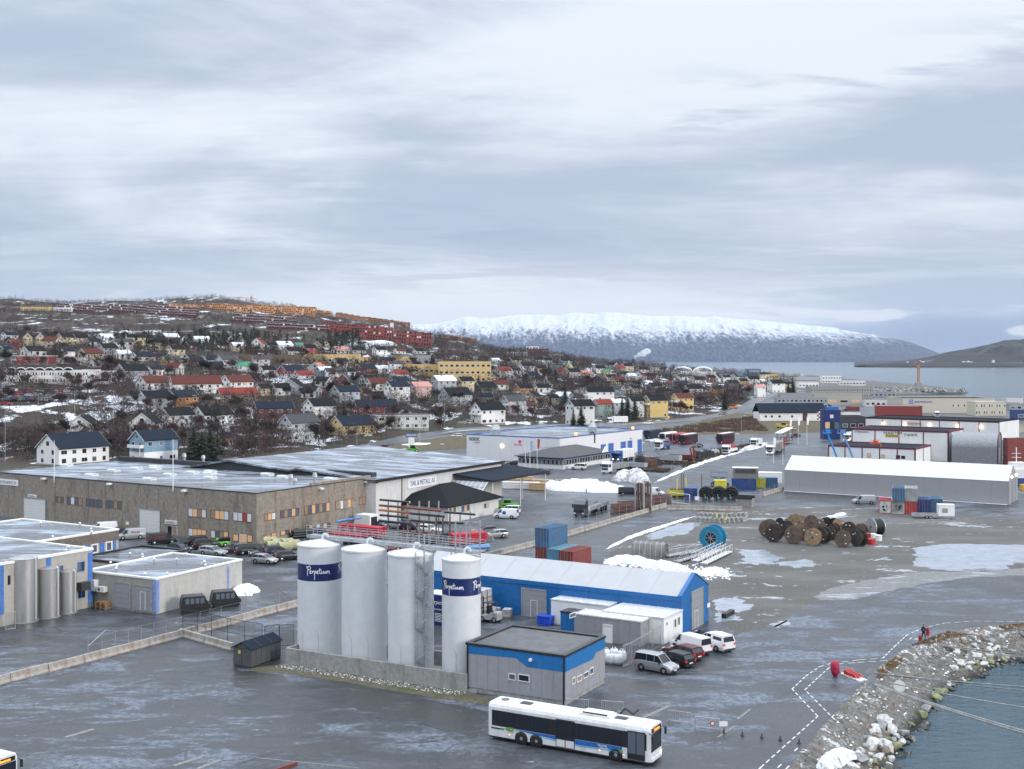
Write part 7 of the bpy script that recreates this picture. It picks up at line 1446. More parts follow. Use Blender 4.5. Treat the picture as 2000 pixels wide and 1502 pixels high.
# quay things: fender bollards, capstan, person and ropes
red_ = C('bollard_red', .38,.018,.02, .5)
for i, (px, py, s_) in enumerate([(1797,1252,.17),(1812,1241,.19)]): t_ = thing('red_bollard', ['short red bollard left of the standing person','taller red bollard right of the standing person'][i], 'bollard', P(px, py)); MB().lathe([(0,0),(s_,0),(s_,.6+.2*i),(s_*.8,.68+.2*i),(0,.7+.2*i)], n=16).obj('body', red_, t_, smooth=False); MB().lathe([(s_+.02,.3),(s_+.02,.36)], n=16).obj('ring', darksteel, t_)
q = P(1631,1322); t_ = thing('covered_winch', 'winch wrapped in a crimson cover on the quay', 'winch', q); mb = MB(); mb.lathe([(.1,0),(.3,.2),(.43,.5),(.45,.95),(.42,1.3),(.25,1.55),(0,1.58)], n=14); mb.v = [(x*(1+.1*math.sin(5*z+3*math.atan2(y,x))), y*(1+.08*math.sin(7*math.atan2(y,x))), z) for x, y, z in mb.v]; mb.obj('cover', C('crimson_cloth', .33,.012,.05, .7, noise=.3, ns=3), t_, smooth=True); MB().tube((0,0,0),(0,0,.4),.18,10).obj('foot', darksteel, t_)
q = P(1665,1322); a_ = aim(P(1645,1312), P(1697,1333)); t_ = thing('mooring_hook', 'red quick release mooring hooks on a white frame', 'mooring hook', q, a_); t_.scale = (.8,.7,.6); MB().box(-1.6,-.7,0,2.2,.7,.2).obj('base_plate', white, t_)
for k_ in range(3): MB().pxz([(-1.1,.2),(.8,.2),(1.5,.45),(.9,.8),(0,.7),(-1.0,1.0)], -.6+k_*.45, -.35+k_*.45).obj('hook', rbk, t_)
MB().path([(-1.6,-.5,.2),(2.4,.3,.25)], .12, 6).obj('rail', white, t_)
hook = q+Vector((1.2,-.3,.8))
rope = C('rope_fibre', .26,.27,.27, .8)
RP = [((1690,1312,.9),(2000,1338,5.0),.06,'upper thin mooring line running off to the right'),((1690,1312,.9),(2000,1345,4.6),.05,'thin mooring line just below the upper one'),((1697,1325,.7),(2000,1378,6.5),.06,'middle mooring line crossing the bank'),((1700,1333,.7),(2000,1424,8.0),.085,'lower thick mooring line crossing the bank'),((1700,1335,.7),(2000,1428,8.3),.07,'second thick mooring line alongside the lower one'),((1830,1258,.5),(2000,1274,1.0),.05,'mooring line from the red bollards, upper'),((1830,1259,.5),(2000,1281,1.4),.05,'mooring line from the red bollards, lower')]
for (a, b_, r_, lab) in RP:
 p0, p1 = P(a[0],a[1],a[2]), P(b_[0],b_[1],b_[2]); p1 = p0+(p1-p0)*1.35; pts = [p0.lerp(p1, f)-Vector((0,0,2.2*f*(1-f)*.35)) for f in np.linspace(0,1,14)]; o = MB().path(pts, r_, 5).obj('mooring_rope', rope, smooth=True); tag(o, lab, 'rope', 'mooring lines to the ship')
for i, (px, py) in enumerate(((1702,1316),(1704,1334),(1757,1340))): q = P(px, py, 1.0); t_ = thing('rat_guard', ['upper','lower','outer white'][i]+' round rat guard disc on the mooring lines', 'rat guard', q, R(70)); MB().tube((0,0,0),(.04,0,0),.55,18).obj('disc', white if i == 2 else steel, t_)
# dashed walking lines painted on the asphalt
def dashes(pts, on=.85, off=.5, w=.13, z=.014):
 P2 = [Vector((P(*p).x, P(*p).y)) for p in pts]; mb = MB()
 for a, b_ in zip(P2, P2[1:]):
  L = (b_-a).length; d = (b_-a)/L; n_ = Vector((-d.y, d.x))*w/2; s_ = 0
  while s_ < L: e = min(L, s_+on); p, q = a+d*s_, a+d*e; mb.add([(p.x-n_.x,p.y-n_.y,z),(q.x-n_.x,q.y-n_.y,z),(q.x+n_.x,q.y+n_.y,z),(p.x+n_.x,p.y+n_.y,z)], [(0,1,2,3)]); s_ += on+off
 return mb
pm = C('worn_white_marking', .55,.56,.56, .8, noise=.25, ns=8); cz = lambda L_: [(1400+x/2.992, 1000+y/2.992) for x, y in L_]
mb = dashes(cz([(220,1540),(255,1495),(590,1195),(440,1035),(520,960),(600,905),(670,885),(830,865),(970,855),(1040,785),(1110,720),(1200,680),(1330,650),(1500,638),(1795,641),(2200,660)])); m2 = dashes(cz([(690,1215),(515,1040),(600,960),(655,912),(700,890),(820,880),(1060,865)])); o = mb.obj('walkway_marking', pm, kind='structure'); m2.obj('walkway_marking', pm, kind='structure')
for i, (px, py, tx) in enumerate([(1562,1466,'12'),(1634,1400,'13'),(1683,1355,'14'),(1784,1248,'15'),(1530,1498,'11')]):
 me_ = text_mesh(tx, 1.3, pm, .001); q = P(px, py); o = link('quay_number', me_, kind='structure', loc=(q.x, q.y, .016)); o.rotation_euler[2] = R(-30)
mb = MB()
for a, b_, w_ in [((1440,1405),(1466,1385),.25),((1402,1440),(1436,1418),.2),((128,1440),(184,1424),.5),((338,1496),(395,1478),.45),((385,1502),(430,1484),.45),((1255,1402),(1310,1378),.4),((500,1480),(700,1500),.15)]:
 p, q = P(*a), P(*b_); d = (q-p).normalized(); n_ = Vector((-d.y, d.x, 0))*w_/2; mb.add([tuple(p-n_+Vector((0,0,.013))), tuple(q-n_+Vector((0,0,.013))), tuple(q+n_+Vector((0,0,.013))), tuple(p+n_+Vector((0,0,.013)))], [(0,1,2,3)])
mb.obj('road_marking', C('faded_marking', .20,.20,.19, .85, noise=.3, ns=4), kind='structure')
# crowd barriers near the bus, small things
for i, (a, b_) in enumerate([((1105,1382),(1149,1383)),((1175,1386),(1218,1388)),((1305,1405),(1350,1410)),((1358,1418),(1405,1422)),((1405,1420),(1416,1424))][:4]):
 q0, q1 = Wd(a[0], a[1]+5), Wd(b_[0], b_[1]+6); mesh_panel('low steel crowd barrier, %s counted from the pump building' % ORD[i], q0, q1, 1.05, 12, steel, 'crowd_barrier', .2, cat='crowd barrier', group='crowd barriers behind the bus')
q = P(1413,1414,.8); o = MB().box(-.35,0,-.2,.35,.04,.2).obj('small_notice', white, loc=q); tag(o, 'small white notice on the last crowd barrier', 'sign'); q = P(1392,1413,.75); o = MB().tube((0,0,0),(0,.04,0),.22,14).obj('round_notice', rbk, loc=q); tag(o, 'small round red ring notice on the crowd barrier', 'sign'); MB().tube((0,-.01,0),(0,0,0),.14,14).obj('centre', white, o)
t_ = thing('traffic_island_scrap', 'dark pallet and bent black frame lying behind the bus', 'scrap', P(1195,1398)); MB().box(-1.3,-.5,.0,.5,.5,.35).obj('box', darksteel, t_); MB().path([(.6,0,0),(1.2,.2,.6),(1.9,-.2,.2),(2.4,.1,.5)], .08, 5).obj('bent_frame', black, t_)
for i, (px, py) in enumerate([(1414,1432),(1450,1437),(1488,1441),(1524,1446),(1561,1452)]): t_ = thing('traffic_cone', ORD[i]+' small dark cone in the chained row across the quay', 'cone', P(px, py), 0, 'cones across the quay'); MB().box(-.16,-.16,0,.16,.16,.03).obj('base', black, t_); MB().tube((0,0,.03),(0,0,.42),.11,8,r2=.03).obj('cone', darksteel, t_)
t_ = thing('dark_trough', 'black oblong trough lying on the ice near the hall gable', 'trough', P(1422,1203), aim(P(1411,1208), P(1432,1196))); MB().box(-1.6,-.3,0,1.6,.3,.55).obj('trough', black, t_)
t_ = thing('lost_beam', 'rust red steel beam corner poking in at the bottom edge', 'beam', P(552,1503), aim(P(535,1506), P(568,1495))); MB().box(-1.2,-.12,0,1.4,.12,.25).obj('beam', C('primer_red2', .14,.03,.03), t_)
q = P(396,1080)
# person
def person(label, loc, hd):
 t_ = bpy.data.objects.new('person', bpy.data.meshes.new('body')); COL.objects.link(t_); t_.location = loc; t_.rotation_euler[2] = R(hd); tag(t_, label, 'person')
 sk = [((0,0,.95),.155),((0,0,1.15),.15),((0,.01,1.38),.17),((0,.02,1.52),.07),((0,.03,1.62),.09),((0,.03,1.74),.085),
          ((-.11,0,.86),.11),((-.15,.05,.48),.075),((-.17,-.05,.09),.05),((-.17,.12,.045),.045),((.11,0,.86),.11),((.14,-.12,.48),.075),((.15,-.32,.12),.05),((.15,-.16,.05),.045),
          ((-.19,.01,1.42),.07),((-.30,.0,1.18),.055),((-.16,.22,1.14),.045),((-.05,.28,1.22),.04),((.19,.01,1.42),.07),((.31,-.02,1.17),.055),((.2,.2,1.2),.045),((.08,.27,1.26),.04)]
 ed = [(0,1),(1,2),(2,3),(3,4),(4,5),(0,6),(6,7),(7,8),(8,9),(0,10),(10,11),(11,12),(12,13),(2,14),(14,15),(15,16),(16,17),(2,18),(18,19),(19,20),(20,21)]
 me = t_.data; me.from_pydata([s_[0] for s_ in sk], ed, []); me.update()
 md = t_.modifiers.new('skin', 'SKIN');
 for i, (c, r_) in enumerate(sk): me.skin_vertices[0].data[i].radius = (r_, r_*.85)
 me.skin_vertices[0].data[0].use_root = True; sub = t_.modifiers.new('sub', 'SUBSURF'); sub.levels = sub.render_levels = 2
 me.materials.append(C('dark_clothes', .018,.022,.035, .85)); skin_ = C('skin_tone', .42,.25,.18)
 MB().lathe([(0,1.60),(.07,1.63),(.088,1.70),(.075,1.78),(0,1.82)], (0,.055,0), 12).obj('face', skin_, t_, smooth=True); MB().lathe([(.098,1.70),(.10,1.78),(.06,1.85),(0,1.87)], (0,.03,0), 12).obj('knit_cap', black, t_, smooth=True)
 for sg in (-1, 1): MB().tube((sg*.03,.135,1.715),(sg*.03,.145,1.715),.01,6).obj('eye', black, t_)
 MB().tube((0,.14,1.70),(0,.165,1.68),.012,6).obj('nose', skin_, t_); MB().lathe([(0,-.06),(.045,-.02),(.04,.03),(0,.05)], (.02,.29,1.25), 8).obj('hands', skin_, t_, smooth=True)
 mb = MB(); [mb.tube((sg*.03+.02+.018*k_,.3,1.25),(.02+sg*.03+.02*k_,.36,1.27),.009,5) for sg in (-1,1) for k_ in range(2)]; mb.obj('fingers', skin_, t_)
 MB().box(-.22,-.2,1.05,.2,-.1,1.5).obj('backpack', black, t_)
 return t_
person('person in dark clothes standing between the red bollards on the quay', P(1804,1251), 170)
# quayside boulders
def rock_mesh(seed):
 rr = random.Random(seed); import bmesh; bm = bmesh.new(); bmesh.ops.create_icosphere(bm, subdivisions=2 if seed < 4 else 1, radius=1)
 ax = [Vector((rr.gauss(0,1), rr.gauss(0,1), rr.gauss(0,1))).normalized() for _ in range(9)]; ds = [rr.uniform(.45,.8) for _ in ax]
 for v in bm.verts:
  for a, d in zip(ax, ds):
   k_ = v.co.dot(a)
   if k_ > d: v.co -= a*(k_-d)
  v.co.x *= 1.25; v.co.z *= .8
 me = bpy.data.meshes.new('boulder'); bm.to_mesh(me); bm.free(); return me
rmat = [C('rock_pale', .52,.52,.50, .9, noise=.3, bump=.5, bs=6), C('rock_grey', .27,.275,.28, .9, noise=.4, bump=.5, bs=6), C('rock_green', .22,.24,.13, .9, noise=.4), C('rock_brown', .20,.16,.12, .9, noise=.35), C('rock_wet', .035,.036,.03, .35, noise=.3)]
RM = [rock_mesh(i) for i in range(7)]
for m_ in RM: m_.materials.append(rmat[0])
rr = random.Random(21); edge = [Vector((q.x, q.y)) for q in (P(*p) for p in [(1480,1600),(1545,1502),(1600,1430),(1640,1385),(1690,1335),(1735,1290),(1770,1266),(1812,1258),(1850,1236),(1900,1224),(2000,1220),(2080,1222)])]
def edgepoint(s_):
 k_ = s_*(len(edge)-1); i = min(int(k_), len(edge)-2); a, b_ = edge[i], edge[i+1]; d = (b_-a).normalized(); return a.lerp(b_, k_-i), Vector((d.y, -d.x))
cand = []
zones = [(0.0,.31,380,2.9,6.3),(.62,1.0,420,1.2,6.2),(.31,.62,60,4.8,6.4)]
for s0_, s1_, n_, d0, d1 in zones:
 for _ in range(n_):
  s_ = rr.uniform(s0_, s1_); q, nn = edgepoint(s_); d = rr.uniform(d0, d1); size = rr.choice([.28,.36,.44,.55,.72])*(1 if d > 3 else .7)
  pt = q+nn*d; z = -.56*d
  if any((pt-c_[0]).length < (size+c_[2])*.62 for c_ in cand): continue
  cand.append((pt, z, size, d))
cand.sort(key=lambda c_: c_[0].y); big_ = sorted(cand, key=lambda c_: -c_[2]/c_[0].y)[:290]
for pt, z, size, d in big_:
 o = link('boulder', RM[rr.randrange(7)], loc=(pt.x, pt.y, z+size*.25)); o.rotation_euler = (rr.uniform(-.5,.5), rr.uniform(-.5,.5), rr.uniform(0,6.3)); o.scale = (size*rr.uniform(.8,1.2), size*rr.uniform(.8,1.2), size*rr.uniform(.8,1.15))
 o.material_slots[0].link = 'OBJECT'; m_ = 4 if z < -3.0 else (2 if z < -2.3 and rr.random() < .3 else rr.choice([0,0,0,0,1,1,3])); o.material_slots[0].material = rmat[m_]
 tag(o, '%s %s boulder %s, %s' % ('big' if size > .6 else 'middling' if size > .42 else 'small', ['pale','grey','greenish','brownish','wet dark'][m_], 'in the corner rock bank' if pt.y < 108 else 'on the bank left of the ropes' if pt.y < 122 else 'on the bank below the ropes' if pt.x < 48 else 'in the right hand rock bank', 'at the waterline' if z < -2.6 else 'low on the slope' if z < -1.9 else 'halfway up' if z < -1.1 else 'near the top'), 'boulder', 'boulders of the shore bank')
mb = MB()
for _ in range(1300):
 s_ = rr.uniform(0, 1); q, nn = edgepoint(s_); d = abs(rr.gauss(2.6, 1.9)); s_ = s_ if rr.random() < .4 else rr.uniform(.18,.62); pt = q+nn*d; sz = rr.uniform(.06,.22); z = -.56*d
 if d > 6.5: continue
 a = rr.uniform(0, 6.28); c_, sn_ = math.cos(a)*sz, math.sin(a)*sz
 mb.add([(pt.x-c_,pt.y-sn_,z),(pt.x+sn_,pt.y-c_,z),(pt.x+c_,pt.y+sn_,z+.02),(pt.x-sn_,pt.y+c_,z),(pt.x+.2*sz,pt.y,z+sz*.9)], [(0,1,4),(1,2,4),(2,3,4),(3,0,4)], rr.choice([1,1,1,0,2,3,3]))
tag(mb.obj('rubble', [rmat[0], rmat[1], snow, rmat[3]]), 'small stones and snow scraps strewn over the shore bank', 'rubble', kind='stuff')
# street lamps, poles, pylon sign, flags
def lamp(p, h, label, arm=1.2, on=False, name='street_lamp'):
 t_ = thing(name, label, 'street lamp', p, random.uniform(0, 6), 'street lamps'); MB().tube((0,0,0),(0,0,h),.09,6,r2=.05).obj('pole', steel, t_); MB().path([(0,0,h-.1),(arm,0,h+.1)], .04, 5).obj('arm', steel, t_); MB().box(arm-.1,-.12,h,arm+.5,.12,h+.14).obj('lamp_head', lampr if on else white, t_)
for i, (px, yb_, yt_) in enumerate([(697,876,836),(1313,868,815),(1448,864,812),(205,820,765),(222,840,764),(240,830,783),(75,795,770),(146,830,770),(384,815,773),(402,716,678),(540,790,760),(820,868,837),(1020,812,760),(868,835,790),(1430,770,740),(10,905,805)]):
 q = G(px, yb_); h_ = (yb_-yt_)*q.y/CF; lamp(q, h_, 'slim grey lamp post %s' % ['beside the main road behind the shop roof','with orange light by the coach park','standing alone on the open gravel lot','on the slope road, left one','on the slope road, middle tall one','on the slope road, right short one','above the car park snow bank','among bushes below the car park','at the corner of the navy roofed house','at the long retaining wall','behind the dark red house','near the pylon sign','left of the tall cream house','by the flat roofed bungalow','at the roundabout','at the left picture edge'][i], on=(i == 1))
q = P(803.5,882); t_ = thing('pylon_sign', 'blue VOLVO sign on a white pylon beside the road', 'sign', q, R(5)); s_ = q.y/CF; MB().box(-1.0,-.3,0,1.0,.3,4.9).obj('pylon', white, t_); MB().box(-1.9,-.35,4.9,1.9,.35,6.2).obj('sign_box', C('sign_navy', .02,.05,.22), t_); me_ = text_mesh('VOLVO', 1.05, whitet, .01, 0, .02); o = link('lettering', me_, t_, loc=(0,-.38,5.55)); o.rotation_euler = (R(90),0,0)
def flag(p, h, label, col, fl=True):
 t_ = thing('flagpole', label, 'flagpole', p, 0, 'flagpoles'); MB().tube((0,0,0),(0,0,h),.08,6,r2=.05).obj('pole', white, t_)
 if fl: mb = MB(); mb.add([(.05,0,h-.2),(.9,.3,h-.5),(.6,.2,h-3.2),(.05,0,h-3.0)], [(0,1,2,3)]); o = mb.obj('hanging_flag', col, t_)
for i, (px, py, h_, c_) in enumerate([(1543,866,9.5,white),(1559,867,10,white),(1576,869,10.5,white),(1511,905,8,white),(1529,908,8.5,redp),(1049,917,9,redp),(1035,917,8.5,bluep),(1026,915,7,white)]): flag(P(px, py), h_, 'white flagpole with hanging %s flag, %s' % (['white','white','white','white','red','red white','blue','white'][i], ['left of the three by the white barn','middle of the three by the white barn','right of the three by the white barn','left of the pair at the hall corner','right of the pair at the hall corner','right of the three before the showroom','middle of the three before the showroom','left of the three before the showroom'][i]), c_, i != 7)
# ================================================================= houses on the hillside
WM = {}
def house_window(w_, h_, pane, fr):
 k = (round(w_, 1), round(h_, 1), pane.name, fr.name)
 if k not in WM:
  a, b_ = k[0]/2, k[1]/2; mb = MB(); t_ = .1
  mb.box(-a-t_, 0, -b_-t_, a+t_, .05, b_+t_, 0); mb.box(-a, -.02, -b_, -.03, .0, b_, 1); mb.box(.03, -.02, -b_, a, .0, b_, 1); WM[k] = mb.mesh('window', [fr, pane])
 return WM[k]
FOOT = []
WN = {'W':(white,'white'),'O':(offwhite,'off white'),'C':(cream,'cream'),'Y':(yellowp,'yellow'),'R':(redp,'red'),'D':(darkred,'dark red'),'B':(bluep,'pale blue'),'G':(greyp,'grey'),'N':(darkp,'dark'),'T':(orangep,'orange'),'E':(greenp,'dark green'),'S':(sage,'sage green'),'P':(pinkish,'pale pink'),'A':(tan,'tan')}
RN = {'k':(r_black,'black'),'n':(r_navy,'dark blue grey'),'g':(r_grey,'grey'),'r':(r_red,'red'),'b':(r_brown,'brown red'),'s':(r_snow,'snowy'),'e':(r_green,'green'),'p':(r_pink,'pale red'),'o':(r_orange,'orange')}
chim = C('chimney_brick', .12,.10,.09, .9)
def house(x0, x1, yt, yb, ty, wk, rk, label=None, low=None):
 q = G((x0+x1)/2, yb); m = q.y/CF; wm_ = (x1-x0)*m; H_ = min(max((yb-yt)*m*.97, 3.6), 12.5); wall, wn = WN[wk]; roof, rn = RN[rk]
 th = R({'S': 35, 'L': 14, 'G': 74, 'R': -35, 'F': 8, 'Q': 100}[ty]); az = math.atan2(q.x, q.y); rz = th-az
 if ty in 'GQ': W = wm_/(abs(math.sin(th))+1.15*abs(math.cos(th))); L = W*1.25
 elif ty == 'F': L = wm_*.9; W = min(12, L*.55)
 else: r0 = 1.6 if ty != 'L' else 2.3; W = wm_/(abs(math.sin(th))+r0*abs(math.cos(th))); L = W*r0
 W = min(max(W, 4), 13); L = min(max(L, 5), 34); rise = min(H_*.45, W*(.5 if ty in 'GQ' else .36)); hw2 = H_-rise
 if ty == 'F': rise, hw2 = .3, H_-.3
 t_ = thing('house', label, 'house', (q.x, q.y+W*.35, q.z-.1), rz, 'wooden houses on the hillside'); x, y = L/2, W/2; FOOT.append((q.x, q.y+W*.3, max(L, W)*.62))
 mb = MB();
 if ty == 'F': mb.box(-x,-y,-2.5,x,y,hw2);
 else: mb.prism([(-y,-2.5),(y,-2.5),(y,hw2),(0,hw2+rise),(-y,hw2)], 'x', -x, x)
 mb.obj('wall', wall, t_)
 if low: MB().box(-x-.03,-y-.03,-2.5,x+.03,y+.03,hw2*.48).obj('basement', WN[low][0], t_)
 else: MB().box(-x-.02,-y-.02,-2.5,x+.02,y+.02,.5).obj('foundation', conc2, t_)
 if ty == 'F': rf = MB().box(-x-.5,-y-.5,hw2,x+.5,y+.5,hw2+.4).obj('roof', roof, t_); MB().box(-x-.53,-y-.53,hw2+.02,x+.53,y+.53,hw2+.3).obj('fascia', white, t_)
 else: mb = MB(); gable_roof(mb, -x, x, -y, y, hw2, rise, .45, .2, 'x'); rf = mb.obj('roof', roof, t_)
 if ty != 'F':
  mb = MB(); k = rise/y
  for xx in (-x-.47, x+.41):
   for sg in (-1, 1): mb.add([(xx, 0, hw2+rise-.05), (xx, sg*(y+.5), hw2-k*.5-.05), (xx, sg*(y+.5), hw2-k*.5+.2), (xx, 0, hw2+rise+.2), (xx+.06, 0, hw2+rise-.05), (xx+.06, sg*(y+.5), hw2-k*.5-.05), (xx+.06, sg*(y+.5), hw2-k*.5+.2), (xx+.06, 0, hw2+rise+.2)], [(0,1,2,3),(4,7,6,5),(3,2,6,7),(0,4,5,1)])
  mb.obj('bargeboard', frame_w, t_); MB().box(-x*.25-.35,-.35,hw2+rise-.6,-x*.25+.35,.35,hw2+rise+.8).obj('chimney', chim, rf)
 rr = random.Random(int(x0*7+yb)); fl = [1.5] if hw2 < 3.6 else [1.5, hw2-1.25]
 def put(px_, py_, pz_, rz, w_=1.0): o = link('window', house_window(w_, 1.15, lit if rr.random() < .05 else (glass2 if rr.random() < .3 else glass), frame_w if wk != 'W' or rr.random() < .6 else frame_b), t_, loc=(px_, py_, pz_), rz=rz)
 for z in fl:
  n = max(2, int(L/3.4))
  for i in range(n):
   if rr.random() < .85: put(-x+L*(i+.5)/n, -y-.04, z, 0, rr.choice([.9,1.2,1.2,1.9]))
  for sg in ((-1,) if ty != 'R' else (1,)):
   for yy in ((-W*.24, W*.24) if W > 5 else (0,)): put(sg*(x+.04), yy, z, R(90 if sg > 0 else -90), 1.1)
 if ty != 'F' and rise > 2: put((-1 if ty != 'R' else 1)*(x+.04), 0, hw2+rise*.32, R(90 if ty == 'R' else -90), 1.2)
 if W*L > 60 and rr.random() < .45 and m*1 < .35:
  bz = fl[-1]-1.05; mb = MB(); mb.box(-x-1.4,-y+.3,bz-.15,-x,y-.8,bz); mb.box(-x-1.42,-y+.3,bz,-x-1.36,y-.8,bz+.85); mb.box(-x-1.4,-y+.24,bz,-x,-y+.3,bz+.85); mb.tube((-x-1.3,-y+.4,-1),(-x-1.3,-y+.4,bz),.08,4); mb.obj('balcony', frame_w, t_)
 return t_
HS = """67 201 845 907 S W n|250 341 838 903 S B n W|127 188 811 850 G W k|250 311 805 850 G W k|195 222 836 854 G W g|372 452 793 832 S W k|306 376 795 836 S O k|262 332 762 797 S G k|322 384 761 797 S T n|262 330 733 764 S W b|326 428 733 770 L W b|428 492 732 767 S W b|422 500 757 786 L A r|310 352 694 714 S Y g|352 372 690 713 G W k|360 396 697 714 S D n|388 436 693 713 S W n|384 434 706 724 L N n|450 490 706 727 S W e|222 285 710 740 S G k|285 316 714 735 S W n|251 301 687 706 S W n|294 322 690 706 L T n|168 206 699 718 G O k|200 240 702 720 S A k|150 198 680 702 S C b|115 144 679 704 S W n|103 122 667 682 G N k|38 86 675 697 S W k|22 104 694 712 F R b|0 32 647 672 S W n|44 66 650 677 G C k|68 92 650 677 G C k|12 42 662 686 S D b|-2 22 675 702 S E n|443 462 656 671 G W k|462 478 657 671 G W k|488 518 660 684 G W r|533 571 666 683 S W s|549 590 677 694 S O k|586 618 672 693 S R k|574 592 669 680 S B e|611 632 666 680 G C k|631 647 667 680 G C k|646 682 676 691 S W p|678 714 676 691 S O k|726 756 676 694 S W k|768 792 680 692 S W b|502 538 714 738 S W k|541 593 713 738 S R n W|569 614 724 742 S W r|600 636 708 730 G G o|614 650 715 740 S B s|660 694 718 738 S W k|693 734 711 732 S R n|659 684 729 754 G R g|664 706 743 770 G T k|701 740 732 754 S W k|709 761 738 765 S W b|760 798 722 740 S W r|755 799 735 752 S W n|749 800 743 785 S W n|798 842 745 779 S P p|840 891 732 772 S G s|890 926 735 768 S C k|855 922 756 790 S G k|644 702 752 790 S G n|688 776 780 812 L R n|493 571 784 828 L D n|543 622 808 862 S G g W|640 732 811 850 S Y n|726 838 809 838 F O g|590 658 777 819 S W k|418 450 844 878 S T n W|447 492 829 847 F N k|919 987 785 828 S W k|977 1028 771 811 S G g|1105 1162 779 830 S O k|1156 1196 779 819 S S r|1190 1222 778 816 S G s|1224 1259 774 816 S W k|1256 1306 770 816 S Y k|1312 1356 767 804 S Y b|1143 1200 755 792 L W k|1040 1076 749 768 S W k|1003 1042 749 768 S T k|920 962 767 786 L E n|924 970 745 766 S N k|954 994 742 762 S W b|966 999 716 739 S W r|995 1017 718 733 S W n|1011 1044 707 729 S W k|1041 1069 713 729 S C k|1083 1106 721 736 S A r|1128 1157 723 739 S P p|1150 1166 723 737 G W k|1175 1193 721 734 S Y e|1179 1204 731 745 S W k|1222 1243 729 743 S W s|1255 1281 728 742 L D k|1302 1320 744 758 S A r|1333 1374 750 773 S W k|1350 1380 735 750 S W k|1376 1398 732 748 S D k|1392 1410 730 748 G W k|1408 1428 732 748 S W k|1456 1485 734 752 S W k|1440 1462 739 754 S Y k|1416 1444 742 762 S N k|1452 1482 752 774 S S b|1474 1496 750 776 S W p|1500 1534 741 767 S W k|1385 1414 753 774 S T k|1398 1420 774 790 S Y k|1348 1376 752 770 S N k|1290 1314 758 774 S G k|1228 1254 752 770 S W k|1090 1122 744 762 S D k|1062 1092 770 790 S A k|1320 1344 730 744 S W g|1244 1268 716 729 S W k|1200 1222 714 726 S A r|868 890 712 726 S W n|816 842 694 707 S D n|842 868 690 702 S N k|805 830 680 692 S W k|892 915 706 718 S W g|1020 1048 786 806 S O b|1074 1100 792 812 S G k"""
HL = [('the hillside car park',100,775),('the arched roof building',100,730),('the retaining wall',460,705),('the long yellow building',900,725),('the yellow school roofs',680,703),('the snow dome',740,664),('the truck workshop',1080,850),('the main road bend',1440,800),('the white barn',1530,810),('the arched arena',1355,722),('the pylon sign',803,850),('the metal shop roof',650,880),('the workshop flagpoles',230,880),('the steeple house',1110,716),('the red terraces',730,645)]
seen_ = {}; HQ = []
for row in HS.split('|'):
 p_ = row.split(); x0, x1, yt, yb = map(int, p_[:4]); HQ.append((x0, x1, yt, yb, p_[4], p_[5], p_[6], p_[7] if len(p_) > 7 else None))
rf_ = random.Random(17); tr_ = 0
while len(HQ) < 200 and tr_ < 4000:   # further houses in the gaps of the town, smaller with distance
 tr_ += 1; px = rf_.uniform(0, 1540); lo_ = np.interp(px, [0,400,700,900,1100,1300,1540], [668,672,684,700,715,726,742]); hi_ = np.interp(px, [0,400,700,900,1100,1300,1540], [722,760,800,790,800,795,765]); yb = lo_+(hi_-lo_)*rf_.random()**1.3
 Y_ = G(px, yb).y; wd_ = rf_.uniform(9, 13)*CF/Y_; hd_ = wd_*.62
 if any(a-3 < px < b_+3 and c-3 < yb-hd_*.3 < d+hd_*.5 for a, b_, c, d, *_ in HQ) or px < 220 and yb > 700 or 780 < px < 960 and yb < 748 or 420 < px < 850 and 688 < yb < 715: continue
 HQ.append((int(px-wd_/2), int(px+wd_/2), int(yb-hd_), int(yb), rf_.choice('SSSGRL'), rf_.choice('WWWWWOOCCGDNB'), rf_.choice('kkkkngssb'), None))
for k_, (x0, x1, yt, yb, ty, wk, rk, low) in enumerate(HQ):
 cx, cy = (x0+x1)/2, (yt+yb)/2; near = sorted(HL, key=lambda l_: U((l_[1]-cx)*.6, (l_[2]-cy)*1.4)); nm, lx, ly = near[0]
 rel = ('above' if cy < ly-14 else 'below' if cy > ly+14 else '')+(' left of' if cx < lx-25 else ' right of' if cx > lx+25 else ''); rel = rel.strip() or 'near'; rel = rel.replace('above left of','up left of').replace('above right of','up right of').replace('below left of','down left of').replace('below right of','down right of')
 other = min((h_ for i, h_ in enumerate(HQ) if i != k_), key=lambda h_: U((h_[0]+h_[1])/2-cx, ((h_[2]+h_[3])/2-cy)*1.5))
 base = '%s%s %s house with %s roof %s %s' % ('tall ' if (yb-yt) > 36 else 'small ' if x1-x0 < 26 else '', WN[wk][1], {'G':'gable fronted','L':'long','F':'flat'}.get(ty, 'gabled'), RN[rk][1], rel, nm)
 lab = base+', beside a %s one' % WN[other[5]][1]
 if lab in seen_: seen_[lab] += 1; lab = base+', %s of its kind' % ORD[seen_[lab]]
 else: seen_[lab] = 0
 house(x0, x1, yt, yb, ty, wk, rk, ' '.join(lab.split()[:16]).rstrip(','), low)
